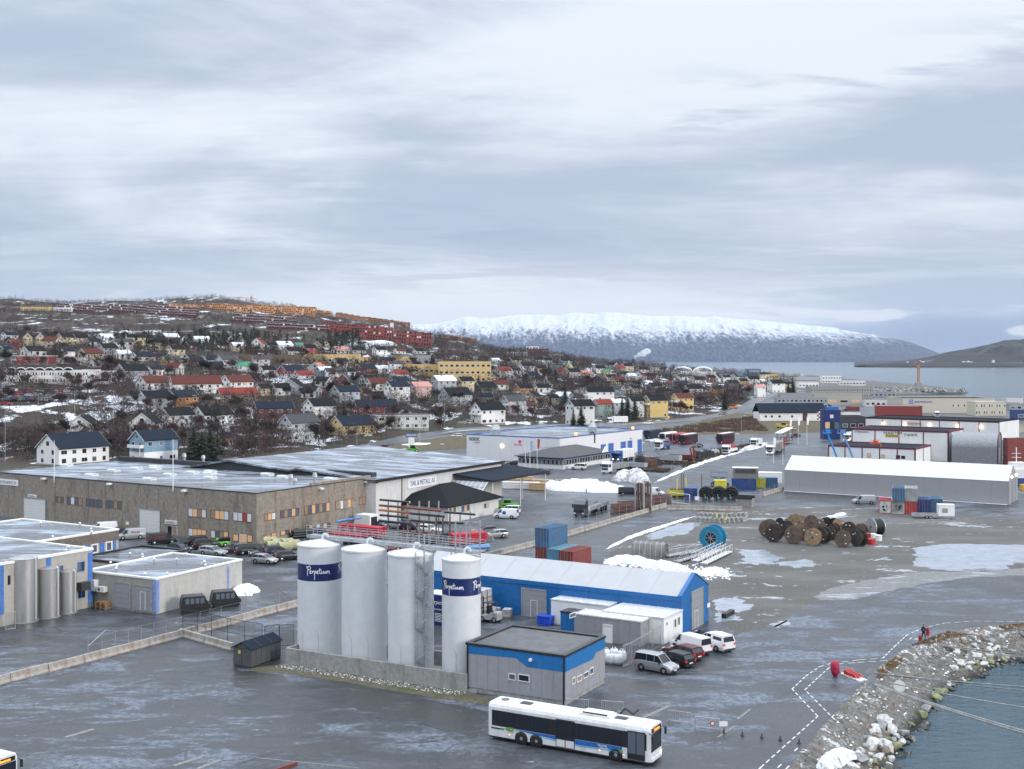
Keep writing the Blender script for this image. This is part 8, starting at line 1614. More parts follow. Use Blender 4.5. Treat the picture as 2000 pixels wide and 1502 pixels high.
# ================================================================= larger buildings of the town and harbour
def block(name, label, x0, x1, yt, yb, wm_, rm_, D=12, ang=0, rows=2, cat='building', win=True, hgt=None, wcol=frame_w, base=None, pn=None, par=.4, nw=None, group=None):
 a, b_ = G(x0, yb), G(x1, yb); Yc = (a.y+b_.y)/2; m = Yc/CF; W = (x1-x0)*m/max(.4, math.cos(R(ang))); z = min(a.z, b_.z); h = hgt or (yb-yt)*m; z0 = CH-(yb-HY)*m
 b2_ = Bld(name, label, cat, ((x0-1000)*m, Yc, z0), R(ang), W, D, h, group); MB().box(0,0,-6,W,D,h).obj('wall', wm_, b2_.t); b2_.flat_roof(rm_, wm_, par, .3); FOOT.append((b2_.o.x+W/2, Yc+D/2, W*.5))
 if win:
  n = nw or max(2, int(W/3.2))
  for r_ in range(rows):
   z1 = h*(r_+.28)/rows; z2 = h*(r_+.78)/rows
   for i in range(n): b2_.win('B', (W*(i+.18)/n, W*(i+.82)/n, z1, min(z2, z1+1.6)), 1, frame=wcol, panes=[(pn or [glass2, glass, glass])[(i*7+r_) % len(pn or [1,1,1])]], px=False, t=.12)
 return b2_
sbr = C('yellow_render', .62,.44,.20, .7, noise=.06); sgr = C('grey_cladding', .30,.31,.33, .5)
block('school_building', 'long pale yellow three storey building, tall right wing', 857, 959, 707, 747, sbr, r_grey, 14, 6, 3); block('school_building', 'low left wing of the long pale yellow building', 790, 857, 713, 732, sbr, r_grey, 14, 6, 1)
block('school_hall', 'wide low yellow school with grey roofs, left part', 588, 700, 693, 711, sbr, r_grey, 20, 3, 1); block('school_hall', 'wide low yellow school with grey roofs, middle part', 700, 800, 698, 712, sbr, r_grey, 20, 3, 1); block('sports_hall', 'grey box sports hall above the yellow building', 763, 840, 695, 712, sgr, r_grey, 20, 3, 1, win=False)
block('retaining_wall', 'long brown retaining wall above the houses', 418, 588, 693, 708, C('wall_brown', .17,.12,.085, .9, noise=.3), r_grey, 1.0, 2, cat='wall', win=False, par=.1)
ar = block('terminal_building', 'long white two storey building with a row of arched roofs', 8, 172, 724, 750, white, r_grey, 18, 0, 2, nw=30, pn=[glass, lit, glass]); mm_ = ar.o.y/CF
for i in range(7):
 x = .5+i*18.5*mm_+4*mm_; r_ = 8.8*mm_; pts = [(x+r_+math.cos(a)*r_, ar.h+.3+math.sin(a)*r_*.55) for a in np.linspace(0, math.pi, 11)]; mb = MB(); mb.prism([(z, xx) for xx, z in pts], 'y', -.3, 12); mb.obj('arched_roof', r_navy, ar.t); mb = MB(); mb.path([(xx, -.4, z) for xx, z in pts], .28, 4); mb.obj('arch_edge', white, ar.t)
block('terminal_canopy', 'white lower wing right of the arched roofs', 172, 212, 726, 743, white, r_grey, 12, 0, 2); block('roof_plant_box', 'white plant boxes above the arched roofs', 106, 165, 700, 712, white, r_snow, 6, 0, 1, win=False)
# terraced estates near the ridge
def terrace(label, x0, x1, yt, yb, wm_, steps, win_dark=True, roof=r_snow, drop=0, name='terrace_block'):
 a = G((x0+x1)/2, yb+drop/2); m = a.y/CF; W = (x1-x0)*m; hh = (yb-yt)*m; fl = max(2, round(hh/3.0)); dz = hh/fl; z0 = CH-(yb-HY)*m; t_ = thing(name, label, 'apartment block', ((x0-1000)*m, a.y, z0), 0, 'terraced estates near the ridge'); n = max(3, int(W/7)); rr = random.Random(x0)
 FOOT.append((a.x, a.y+6, W*.45))
 for f in range(fl):
  w_ = MB(); gl_ = MB(); rf = MB()
  for i in range(n):
   xa, xb = W*i/n, W*(i+1)/n; sl = -drop*m*((i+.5)/n); dd = rr.choice([0, 0, .8, 1.4]); jz = sl+rr.choice([0,0,.4])*steps; y = f*3.0+dd
   w_.box(xa+.05, y, f*dz+jz-3, xb-.05, y+9, f*dz+jz+dz-.25); rf.box(xa, y-.3, f*dz+jz+dz-.25, xb, y+9, f*dz+jz+dz); k_ = 3
   for j in range(k_):
    if rr.random() < .8: u_ = xa+(xb-xa)*(j+.2)/k_; gl_.box(u_, y-.06, f*dz+jz+.9, u_+(xb-xa)*.6/k_, y+.02, f*dz+jz+dz-.6, 1 if rr.random() < .12 else 0)
  s_ = w_.obj('storey', wm_, t_, kind='stuff'); gl_.obj('windows', [glass, white], s_, kind='stuff'); rf.obj('roof_ledge', roof if f in (fl-1,) or roof is not wm_ else wm_, s_, kind='stuff')
oc = C('estate_orange', .52,.28,.14, .8, noise=.15); rc = C('estate_red', .26,.075,.07, .8, noise=.2); bc_ = C('estate_brown', .13,.055,.05, .8, noise=.2); tc_ = C('estate_tan', .33,.17,.10, .8, noise=.15)
for a in [('brown red terrace rows on the left ridge, first block',112,205,591,606,bc_,1,True,r_snow,6),('brown red terrace rows on the ridge, second block',208,282,592,608,bc_,1,True,r_snow,6),('brown red terrace rows on the ridge, third block',285,380,595,614,bc_,1,True,r_snow,5),
  ('orange terrace block at the left end of the orange row',328,400,592,600,oc,1,True,oc,4),('orange terrace block with tallest front, middle left',400,487,592,606,oc,1,True,oc,4),('orange terrace block in the middle of the orange row',487,550,594,611,oc,1,True,oc,3),('orange terrace block at the right end, tallest',550,614,597,614,oc,1,True,oc,2),('small orange tail of the orange row',614,645,606,614,oc,1,True,oc,1),
  ('white ledged dark terraces below the orange row, upper',452,574,612,628,bc_,1,True,r_snow,8),('white ledged dark terraces below the orange row, lower',520,640,630,642,bc_,1,True,r_snow,6),
  ('red terraced estate, left part',624,700,627,648,rc,1,True,rc,8),('red terraced estate, middle part by the white stair tower',700,764,632,662,rc,1,True,rc,8),('red terraced estate, right part stepping down',768,842,644,671,rc,1,True,rc,6),('red terrace under the middle part',716,800,652,661,rc,1,True,rc,8),
  ('thin tan terrace on the ridge right of the orange row',655,712,609,613,tc_,0,True,tc_,10),('thin tan terrace further right on the ridge',712,800,618,625,tc_,0,True,tc_,12),('tan terrace at the end of the ridge',866,902,652,658,tc_,0,True,tc_,7),('tan terrace last on the ridge above the woods',902,930,658,664,tc_,0,True,tc_,4)]: terrace(*a)
for i, (x0, x1, yt, yb) in enumerate([(762,768,631,645),(778,788,650,660)]): block('stair_tower', ['white stair tower in the red estate, upper','white stair tower in the red estate, lower'][i], x0, x1, yt, yb, white, r_snow, 5, win=False, cat='tower')
q = G(742,673); t_ = thing('snow_dome', 'white domed hall covered in snow below the red estate', 'dome', q+Vector((0,0,-2))); m = q.y/CF; MB().lathe([(34*m*math.cos(a), 13*m*math.sin(a)) for a in np.linspace(0, math.pi/2, 9)], n=32).obj('dome_shell', snow, t_, smooth=True); MB().lathe([(34*m+.5,-3),(34*m+.5,.6),(34*m,.8)], n=32).obj('ring_wall', conc2, t_)
for i, (x0, x1, yt, yb, w_) in enumerate([(1030,1072,682,696,darkred),(1028,1052,677,688,white),(990,1030,688,695,white),(1072,1100,692,698,white)]): block('hospital_block', ['dark red block of the hilltop institution','white top block of the hilltop institution','low white wing left of the institution','low white wing right of the institution'][i], x0, x1, yt, yb, w_, r_snow, 14, 0, 2)
for i, (x0, x1, yt, yb) in enumerate([(40,95,600,607),(104,140,601,608)]): block('hill_school', ['small yellow building with white roofs on the far left ridge','white roofed sheds left of the brown terraces'][i], x0, x1, yt, yb, [yellowp, white][i], r_snow, 12, 0, 1)
# tower crane on the ridge
def crane(label, q, h, L, mat, tail=.3):
 t_ = thing('tower_crane', label, 'crane', q, R(0)); mb = MB(); [mb.tube((x,y,0),(x,y,h),.3,4) for x in (-.9,.9) for y in (-.9,.9)]; [mb.tube((-.9 if i % 2 else .9,-.9,h*i/10),(.9 if i % 2 else -.9,-.9,h*(i+1)/10),.22,4) for i in range(10)]; mb.obj('mast', mat, t_); return t_
q = PD(491,589,1640); t_ = crane('distant tower crane standing behind the orange terraces', q, 7, 10, oc); MB().tube((-25,0,6),(8,0,4),.45,4).tube((0,0,4),(0,0,9),.35,4).obj('jib', oc, t_)
q = P(1796,754); t_ = crane('orange brown harbour crane on the spit', q+Vector((0,4,0)), 22, 10, C('crane_orange', .40,.17,.05)); MB().tube((0,0,20),(-7,0,27),.5,4).tube((0,0,22),(2,0,26),.5,4).box(-1.5,-1.5,20,1.5,1.5,23).obj('jib', MATS['crane_orange'], t_); MB().box(-3,-3,0,3,3,4).obj('base', conc2, t_)
# harbour side buildings
b_ = Bld('white_barn', 'long white barn with dark blue roof and gable to the right', 'building', P(1484,822), R(4), 34, 12, 4.3); b_.walls(white); mb = MB(); gable_roof(mb, 0, 34, 0, 12, 4.3, 4.2, .5, .2, 'x'); mb.obj('roof', r_navy, b_.t); mb = MB(); mb.prism([(0,4.3),(12,4.3),(6,8.4)], 'x', 33.8, 34); mb.obj('gable_wall', white, b_.t)
for s_ in (2.5, 5.6, 9.6, 16): b_.win('B', (s_, s_+1.2, 1.6, 2.8), 1, px=False);
b_.plate('B', (22,24.5,0,3.8), darkred, 'red_door', px=False)
bn_ = Bld('checkered_sign', 'red and white checkered board beside the blue tower', 'sign', P(1596,824), 0, 3.9, .3, 4.2); MB().box(0,0,1.0,3.9,.3,4.2+1).obj('board', white, bn_.t); mb = MB(); [mb.box(i*.78,-.03,1+j*.84,(i+1)*.78,.0,1+(j+1)*.84) for i in range(5) for j in range(5) if (i+j) % 2 == 0]; mb.obj('checks', darkred, bn_.t, kind='stuff')
bt2 = block('blue_tower', 'tall dark blue training tower by the blue lifts', 1609, 1641, 803, 858, C('tower_blue', .012,.028,.13, .45), cdblue, 7, -3, win=False); bt2.win('B', (.5,6.0,4.2,6.8), 3, frame=cdblue, panes=[lit, glass, glass2], px=False); bt2.win('B', (2.4,3.7,8.3,9.6), 1, px=False, panes=[blind]); MB().box(1.5,1,11,6,5,12.6).obj('roof_box', C('bright_blue_box', .03,.12,.38), bt2.t)
block('grandstand', 'dark low building with white fascia right of the blue tower', 1643, 1688, 815, 842, darkp, r_black, 14, -6, 1); block('grandstand_fascia', 'white fascia board over the dark low building', 1646, 1680, 808, 815, white, r_black, 6, -6, win=False)
b_ = block('warehouse', 'low red warehouse with pale roof before the trade warehouse', 1712, 1795, 794, 814, C('warehouse_red', .24,.045,.04, .7), C('pale_roof', .38,.41,.45, .5), 15, -13, win=False)
cr_ = C('crimson_trim', .12,.015,.03, .5)
def trims(b, f, S_, n, h, z=0): [b.plate(f, (min(max(i*S_/n-.15,0),S_-.3), min(max(i*S_/n-.15,0),S_-.3)+.3, z, h), cr_, 'trim', .1, px=False) for i in range(n+1)]; b.plate(f, (0, S_, h-.25, h), cr_, 'trim', .12, px=False)
lh = Bld('long_white_depot', 'very long white depot with lit wall lamps behind the maritime building', 'building', Vector((188,464,0)), R(59)-R(8), 25, 54, 7.0); lh.walls(white); lh.flat_roof(r_black, r_black, .3, .3); trims(lh, 'A', 54, 7, 7)
for s_ in (7,16,27,37,46): s2 = s_; mb = MB(); lh.fb(mb, 'A', s2-.35, s2+.35, 4.6, 5.2, .1, .6); mb.obj('lit_wall_lamp', lampw, lh.t)
lh.text('A', (30,37,4.6,6.0), 'HERREFIRMA', C('sign_orange', .5,.12,.03), .14, px=False)
mh = Bld('maritime_building', 'white building with MARITIM lettering and crimson trim', 'building', Vector((134.2,370,0)), R(57), 20, 30, 9.0); mh.walls(white); mh.flat_roof(r_navy, cr_, .3, .3); trims(mh, 'A', 30, 4, 9); trims(mh, 'B', 20, 3, 9); mh.text('A', (1725,842.5,1763,849), 'MARITIM', blackt, .13); mh.plate('A', (1729,848.8,1757,853.5), C('sign_yellow', .65,.42,.02), 'yellow_sign', .12); mh.text('A', (1730,849,1756,853), 'ENERGISERVICE', blackt, .14); mh.text('A', (1765,846,1792,852.5), '77 60 08 90', blackt, .13); mh.text('A', (1668,841,1698,845.5), 'AS MEMOALIER AS', bluet, .13); mh.plate('B', (1862,855,1867,861), MATS['sign_yellow'], 'yellow_sign', .12)
ma = Bld('maritime_annex', 'lower white front wing with crimson trim before the maritime building', 'building', Vector((118,352,0)), R(57), 18, 26, 5.2); ma.walls(white); ma.flat_roof(r_navy, cr_, .25, .3); trims(ma, 'A', 26, 5, 5.2); trims(ma, 'B', 18, 2, 5.2)
for r_, pn in (((1694,886,1701,893),lit),((1721,888,1728,894),lit),((1750,889,1758,896),glass),((1760,890,1768,896),glass)): ma.win('A', r_, 1, frame=cr_, panes=[pn])
qh = Bld('arched_hall', 'grey arched steel hall right of the maritime building', 'hall', P(1948,907), R(62), 11.5, 13, 4.8); mb = MB(); pts = [(0,0),(0,4.8)]+[(5.75-5.75*math.cos(a), 4.8+4.4*math.sin(a)) for a in np.linspace(.15, math.pi-.15, 12)]+[(11.5,4.8),(11.5,0)]; mb.prism([(z, x) for x, z in pts], 'y', 0, 13); smooth_by_angle(mb.obj('shell', C('steel_hall_grey', .24,.25,.27, .4, metal=.2), qh.t), 35)
for i in range(6): y = i*2.16+.02; mb = MB(); mb.box(-.05,y,0,0,y+2.1,4.8); mb.obj('side_panel', MATS['steel_hall_grey'], qh.t)
mb = MB(); mb.path([(x, -.05, z) for x, z in pts], .2, 4); mb.obj('arch_trim', cr_, qh.t); qh.plate('B', (4,7,0,4.5), white, 'door', .06, px=False)
bd_ = block('trade_warehouse', 'long beige trade warehouse with blue square logo', 1764, 1944, 779, 807, C('warehouse_beige', .50,.47,.40, .7, noise=.05), r_black, 30, 0, win=False); bd_.text('B', (1785,782.5,1823,787), 'BRØDRENE DAHL', bluet, .1); bd_.plate('B', (1775,780.5,1783,788.5), bluet, 'logo', .1); bd_.text('B', (1776,781,1782,788), 'D', whitet, .12)
for x in (1860,1865,1870,1877,1882,1889,1894): bd_.win('B', (x,789.5,x+3.5,794.5), 1, panes=[lit if x % 2 else glass], t=.15)
block('office_annex', 'cream two storey office wing at the right end of the trade warehouse', 1905, 1965, 786, 812, C('office_cream', .55,.52,.42, .7), r_snow, 12, 0, 2, nw=12, pn=[glass, glass2, lit])
block('quay_office', 'grey two storey office with long window bands before the water', 1583, 1702, 756, 778, C('office_grey', .30,.30,.29, .8), r_grey, 16, 0, 2, nw=24, pn=[glass, glass, C('dark_red_glass', .08,.02,.03, .2)]); block('quay_shed', 'beige shed with lit gates before the grey office', 1590, 1680, 770, 792, C('shed_beige', .42,.40,.35, .7), r_black, 14, -8, 1, nw=4, pn=[glass, lit]); block('grey_barrack', 'long grey two storey barrack behind the white barn', 1518, 1616, 778, 798, sgr, r_black, 10, -2, 2, nw=12); block('red_roof_store', 'low store with red roof behind the grey barrack', 1524, 1590, 769, 779, sgr, r_red, 10, 0, win=False)
block('white_flat_office', 'white flat roofed office standing on the gravel spit', 1606, 1643, 735, 748, white, r_grey, 12, 0, 2); block('blue_harbour_hall', 'blue and grey harbour hall with white lettering', 1424, 1459, 727, 736, bluep, r_grey, 14, 0, win=False); b_ = block('blue_grey_tower_hall', 'taller blue grey hall end right of the blue hall', 1459, 1486, 721, 737, C('hall_slate', .12,.17,.24, .6), r_grey, 14, 0, win=False); b_.text('B', (1462,723,1484,727.5), 'AFONLINE', whitet, .2)
block('ochre_harbour_shed', 'ochre low harbour shed right of the blue hall', 1487, 1522, 731, 739, yellowp, r_grey, 12, 0, 1); block('teal_harbour_shed', 'grey blue low harbour shed with cranes', 1522, 1560, 729, 739, greyp, r_grey, 12, 0, 1)
q = G(1355,733); m = q.y/CF; t_ = thing('arena', 'white arena with two big roof arches near the water', 'arena', q+Vector((0,0,-1)), 0); MB().box(-44*m,-6,0,42*m,20,8*m).obj('hall', white, t_)
for s_ in (-22*m, 18*m): pts = [(s_+math.cos(a)*19*m, 0, 8*m+math.sin(a)*9.5*m) for a in np.linspace(0, math.pi, 14)]; MB().path(pts, .9, 5).obj('arch', white, t_)
q = G(1111,726); t_ = thing('steeple_house', 'pale steep triangular church house among the trees', 'church', q); MB().box(-4,-4,0,4,4,3).obj('wall', cream, t_); MB().tube((0,0,3),(0,0,9.5),5.6,4,r2=.2).obj('steep_roof', C('pale_shingle', .45,.42,.30, .8), t_)
block('quay_hut', 'small flat roofed quay house at the right edge by the water', 1966, 1998, 779, 786, offwhite, r_black, 10, 0, win=False)
for i, (x0, x1, yt, yb, w_) in enumerate([(1700,1748,766,776,sgr),(1640,1690,744,753,offwhite),(1545,1600,737,747,greyp),(1690,1760,783,794,offwhite),(1972,2010,790,802,sgr),(1560,1600,748,757,white),(1985,2020,803,820,cdblue)]): block('harbour_shed', 'low flat harbour shed %s' % ['by the inlet behind the blue tower','on the spit right of the white office','left of the white office on the spit','between the blue tower and the trade warehouse','right of the cream office wing','among the houses before the spit','dark blue at the right edge by the quay'][i], x0, x1, yt, yb, w_, r_grey, 9, (i*5) % 13-6, 1)
# booms
def boom(label, px, py, mat, pts, name='boom_lift'):
 q = P(px, py); t_ = thing(name, label, 'boom lift', q); m = q.y/CF; MB().box(-1.6,-1.2,.5,1.6,1.2,1.8).obj('base', mat, t_); MB().path([(x*m, 0, z*m) for x, z in pts], .28, 6).obj('boom', mat, t_); x, z = pts[-1]; mb = MB(); mb.box(x*m-1.3,-.6,z*m-.1,x*m+1.2,.6,z*m+.05); [mb.tube((x*m+a,b_,z*m),(x*m+a,b_,z*m+1.1),.05,4) for a in (-1.2,0,1.1) for b_ in (-.6,.6)]; mb.tube((x*m-1.2,-.6,z*m+1.1),(x*m+1.1,-.6,z*m+1.1),.05,4); mb.box(x*m-.3,-.5,z*m,x*m+.9,.5,z*m+.9); mb.obj('basket', mat, t_)
boom('bright blue boom lift, left of the two by the blue tower', 1637, 908, C('lift_blue', .02,.25,.60, .4), [(0,8),(-8,30),(-22,62)]); boom('bright blue boom lift, right of the two by the blue tower', 1668, 908, C('lift_pale_blue', .12,.25,.50, .4), [(0,8),(-10,34),(-24,62)]); boom('orange boom lift raised before the maritime building', 1730, 906, C('lift_orange', .60,.09,.015, .4), [(0,6),(-4,22),(-13,40),(-22,40)])
# right edge: boat and red containers
container('red container stacked at the right edge beside the arched hall', P(1968,907), R(10), cred, L=12, group=None); container('upper red container at the right edge beside the arched hall', P(1968,907), R(10), cred, L=12, z=2.6, group=None); container('third red container on top at the right edge', P(1968,907), R(10), cred, L=12, z=5.2, group=None)
q = P(1985,948); t_ = thing('workboat', 'blue and white workboat showing over the quay at the right edge', 'boat', q, 0); MB().pxz([(-4,-.5),(7,-.5),(8,2.0),(-5,2.0)], -2.5, 2.5).obj('hull', cdblue, t_); MB().box(-2.5,-1.8,2,5,1.8,4.2).box(-1.5,-1.4,4.2,2,1.4,5.8).obj('deckhouse', white, t_); mb = MB(); mb.tube((0,0,5.8),(0,0,9.5),.12,5); [mb.tube((-1.2,0,z),(1.2,0,z),.07,4) for z in (7,8)]; mb.obj('mast', white, t_)
block('storage_tank_row', 'beige horizontal tanks near the right edge', 1985, 2010, 833, 845, C('tank_beige', .45,.42,.33), r_grey, 8, 0, win=False, cat='tank')
for i in range(26):   # cottages on the far shore
 rr = random.Random(i+90); px = rr.choice([rr.uniform(1865,1935), rr.uniform(1720,2060), rr.uniform(1960,2010)]); Y_ = rr.uniform(4330,4520); m = Y_/CF; f_ = (Y_-4250)/850; z = 3+rr.uniform(4,16); t_ = thing('far_house', 'tiny pale cottage on the far right shore', 'house', ((px-1000)*m, Y_-60, z), rr.uniform(0,3), 'cottages on the far shore'); t_.scale = (.7,.7,.6); MB().box(-6,-5,-8,6,5,5).obj('wall', [white, offwhite, darkred][i % 3], t_); mb = MB(); gable_roof(mb, -6, 6, -5, 5, 5, 3.5, .5, .4, 'x'); mb.obj('roof', [r_black, r_snow][i % 2], t_)
# steam plume over the chimney
q = PD(1240,706,2450); t_ = thing('chimney_stack', 'distant chimney with white steam beyond the houses', 'chimney', q); MB().tube((0,0,-25),(0,0,3),2,8,r2=1.3).obj('stack', conc2, t_)
stm = bpy.data.materials.new('steam'); stm.use_nodes = True; t = NT(stm.node_tree); stm.node_tree.nodes.clear(); o = t.n('ShaderNodeOutputMaterial'); v = t.n('ShaderNodeVolumePrincipled'); v.inputs['Color'].default_value = (.95,.96,1,1); v.inputs['Density'].default_value = .10; t.nt.links.new(v.outputs[0], o.inputs['Volume']); mb = MB(); rr = random.Random(6)
for i in range(9): f = i/8; r_ = 3+8*f*(1-f*.3); c_ = (f*24+rr.uniform(-3,3), rr.uniform(-3,3), 6+f*13+rr.uniform(-2,2)); mb.lathe([(r_*math.sin(a)*(1+.1*rr.random()), r_*-.75*math.cos(a)) for a in np.linspace(0.01, math.pi-.01, 7)], c_, 10)
o = mb.obj('steam_plume', stm, loc=q+Vector((0,0,2))); tag(o, 'white steam plume drifting right from the distant chimney', 'steam', kind='stuff')
# ================================================================= trees
tw = [C('birch_twigs', .062,.050,.046, .95, noise=.3, ns=.6), C('reddish_twigs', .066,.034,.035, .95, noise=.3, ns=.6), C('dark_twigs', .030,.023,.022, .95, noise=.3, ns=.6)]
trk = C('bark', .055,.046,.042, .95); ndl = C('spruce_needles', .016,.030,.016, .9, noise=.5, ns=1.5)
def bare_tree(seed, h=8.6, w=3.0, N=900):
 rr = random.Random(seed); tk = MB(); cr = MB(); tips = []
 def br(p, d, L, r, lv):
  q = p+d*L; tk.tube(p, q, r, 4, r2=r*.6, cap=False)
  if lv == 0: tips.append((p, q)); return
  for _ in range(3 if lv > 1 else 3):
   dd = (d+Vector((rr.gauss(0,.5), rr.gauss(0,.5), rr.gauss(.12,.25)))).normalized(); br(p+d*L*rr.uniform(.55,1), dd, L*rr.uniform(.5,.72), r*.55, lv-1)
 for k in range(rr.choice([1,2,3])): br(Vector((rr.uniform(-.3,.3), rr.uniform(-.3,.3), 0)), Vector((rr.gauss(0,.16), rr.gauss(0,.16), 1)).normalized(), h*.42, .12, 3)
 for _ in range(N):
  p, q = rr.choice(tips); s_ = p.lerp(q, rr.random())+Vector((rr.gauss(0,.28), rr.gauss(0,.28), rr.gauss(0,.28))); d = Vector((rr.gauss(0,.7), rr.gauss(0,.7), rr.gauss(.45,.5))).normalized()*rr.uniform(.5,1.3); n_ = d.cross(Vector((rr.random()-.5, rr.random()-.5, rr.random()-.5))).normalized()*rr.uniform(.045,.10); cr.tri(s_-n_, s_+n_, s_+d)
 return tk.mesh('trunk', trk), cr.mesh('crown', tw[0])
def spruce(seed, h=11.0, w=2.6):
 rr = random.Random(seed); cr = MB(); tk = MB().tube((0,0,0),(0,0,h*.95),.16,6,r2=.03)
 for k in range(34):
  f = k/34; z = h*(.06+.94*f); r_ = w*(1-f)**.85*rr.uniform(.75,1.15)+.12
  for _ in range(int(9*(1-f))+4):
   a = rr.uniform(0, 6.283); L_ = r_*rr.uniform(.6,1.1); ca, sa = math.cos(a), math.sin(a); zt = z-L_*rr.uniform(.15,.4); wd = .20+.16*L_
   cr.add([(0,0,z+.1), (ca*L_*.6-sa*wd, sa*L_*.6+ca*wd, (z+zt)/2-.1), (ca*L_, sa*L_, zt), (ca*L_*.6+sa*wd, sa*L_*.6-ca*wd, (z+zt)/2-.15)], [(0,1,2,3)])
 return tk.mesh('trunk', trk), cr.mesh('crown', ndl)
BT = [bare_tree(s_) for s_ in range(6)]; SP = [spruce(s_+50) for s_ in range(4)]
def blocked(x, y, pad=0):
 return any(abs(y-fy) < fr*.8+pad and abs(x-fx) < fr+pad for fx, fy, fr in FOOT)
def plant(kind, p, sc, rz, label, group, mat=None, mir=1):
 t_ = thing('bare_tree' if kind == 'b' else 'spruce_tree', label, 'tree', (p[0], p[1], p[2]-.15), rz, group); t_.scale = (sc*mir, sc*mir, sc); ms = random.choice(BT if kind == 'b' else SP); link('trunk', ms[0], t_); o = link('crown', ms[1], t_)
 if mat is not None: o.material_slots[0].link = 'OBJECT'; o.material_slots[0].material = mat
random.seed(3)
EV = [(378,905,78),(394,905,66),(410,902,72),(424,888,44),(413,842,40),(487,868,56),(500,850,40),(327,752,30),(340,752,32),(352,751,30),(372,750,26),(392,754,24),(412,756,26),(118,705,32),(106,703,30),(300,676,20),(316,678,22),(360,674,20),(470,690,18),(500,692,22),(520,694,22),(540,696,18),(612,760,26),(650,742,40),(672,838,56),(660,838,40),(708,762,24),(655,700,18),(706,700,18),(738,705,16),(935,752,20),(998,782,24),(1072,742,34),(1085,744,28),(1104,800,52),(1098,804,34),(1135,832,50),(1120,832,36),(1075,806,36),(1226,822,54),(1240,820,50),(1215,820,48),(1318,796,30),(1310,745,22),(1340,752,20),(1415,800,42),(1418,790,30),(1446,772,26),(1540,770,30),(1548,768,34),(1010,764,26),(560,828,30),(478,824,30),(232,746,18),(905,700,14),(850,672,14)]
for i, (px, yb, hp_) in enumerate(EV):
 q = G(px, yb); h_ = hp_*q.y/CF; near = min(HQ, key=lambda h2: U((h2[0]+h2[1])/2-px, h2[3]-yb)); wide = (px < 430 and yb > 880)
 plant('s', q, h_/11, random.uniform(0, 6), '%s spruce %s the %s house with %s roof, %s from left' % ('tall' if h_ > 9 else 'medium' if h_ > 6 else 'small', 'left of' if px < (near[0]+near[1])/2 else 'right of', WN[near[5]][1], RN[near[6]][1], ORD[i % 20]), 'spruces among the houses', mir=1.7 if wide else 1.25)
def treepos(n, lo, hi, x0, x1, pad=1.0, front=True):
 out = []; tries = 0
 while len(out) < n and tries < n*60:
  tries += 1; px = random.uniform(x0, x1); Y = lo*(hi/lo)**random.random(); x = (px-1000)*Y/CF; z = gh(x, Y)
  py = HY+(CH-z)*CF/Y
  if not inpoly(HILLP, np.array([x]), np.array([Y]))[0] or blocked(x, Y, pad): continue
  if mnoise.noise(Vector((x*.012, Y*.012, 0))) < -.22 and random.random() < .7: continue
  if any(a < px < b_ and yb-2 < py < yb+(16 if Y < 520 else 7) for a, b_, yt, yb, *_ in HQ) and random.random() < .5: continue
  out.append((x, Y, z, px, py))
 return out
BP = treepos(235, 372, 900, -80, 1560)
for i, (x, Y, z, px, py) in enumerate(BP):
 s_ = random.uniform(.75, 1.3); k = random.random(); c_ = 1 if k < .22 else 2 if k < .45 else 0; near = min(HL, key=lambda l_: U(l_[1]-px, (l_[2]-py)*2)); nh = min(HQ, key=lambda h2: U((h2[0]+h2[1])/2-px, h2[3]-py))
 plant('b', (x, Y, z), s_, random.uniform(0, 6), '%s %s tree by the %s house near %s' % ('tall' if s_ > 1.05 else 'small' if s_ < .85 else 'bare', ['brown','reddish','dark'][c_], WN[nh[5]][1], near[0].replace('the ', '')), 'bare trees among the houses', tw[c_] if c_ else None, mir=random.uniform(1, 1.35))
# woodland and scrub that read as one mass
def mass(name, label, pos, mats, hmin, hmax, N, seed, wr=.38, wid=.16, conifer=0):
 rg = np.random.RandomState(seed); V = []; Fm = []
 pos = np.array([(p[0], p[1], p[2]) for p in pos]); n = len(pos); h = rg.uniform(hmin, hmax, n); con = rg.rand(n) < conifer; cm = np.where(con, len(mats)-1, rg.randint(0, len(mats)-1, n))
 c = np.repeat(pos, N, 0); hh = np.repeat(h, N); cc = np.repeat(con, N); u = rg.rand(n*N); a = rg.rand(n*N)*6.283; zf = np.where(cc, u, .12+.88*u**.8); prof_ = np.where(cc, (1-u)*.30+.02, np.sqrt(np.clip(1-((zf-.6)/.55)**2, .04, 1))*wr); rr_ = np.sqrt(rg.rand(n*N))*prof_*hh
 base = c+np.stack([np.cos(a)*rr_, np.sin(a)*rr_, zf*hh], -1); sc = (c[:, 1]/CF)[:, None]
 d = rg.normal(0, 1, (n*N, 3)); d[:, 2] = np.abs(d[:, 2])*1.2+.2; d /= np.linalg.norm(d, axis=1)[:, None]; d *= (rg.uniform(.6, 1.5, n*N)*hh*.16)[:, None]; s_ = np.cross(d, rg.normal(0, 1, (n*N, 3))); s_ /= np.linalg.norm(s_, axis=1)[:, None]+1e-6; s_ *= (wid*np.where(cc, 1.6, 1)*hh/7)[:, None]
 vt = np.stack([base-s_, base+s_, base+d], 1).reshape(-1, 3); nt = n*N; me = bpy.data.meshes.new(name); me.vertices.add(nt*3); me.vertices.foreach_set('co', vt.astype('f4').ravel()); me.loops.add(nt*3); me.loops.foreach_set('vertex_index', np.arange(nt*3, dtype='i4')); me.polygons.add(nt); me.polygons.foreach_set('loop_start', np.arange(0, nt*3, 3, dtype='i4'))
 for m_ in mats: me.materials.append(m_)
 me.polygons.foreach_set('material_index', np.repeat(cm, N).astype('i4')); me.update(calc_edges=True); return tag(link(name, me), label, 'woodland', kind='stuff')
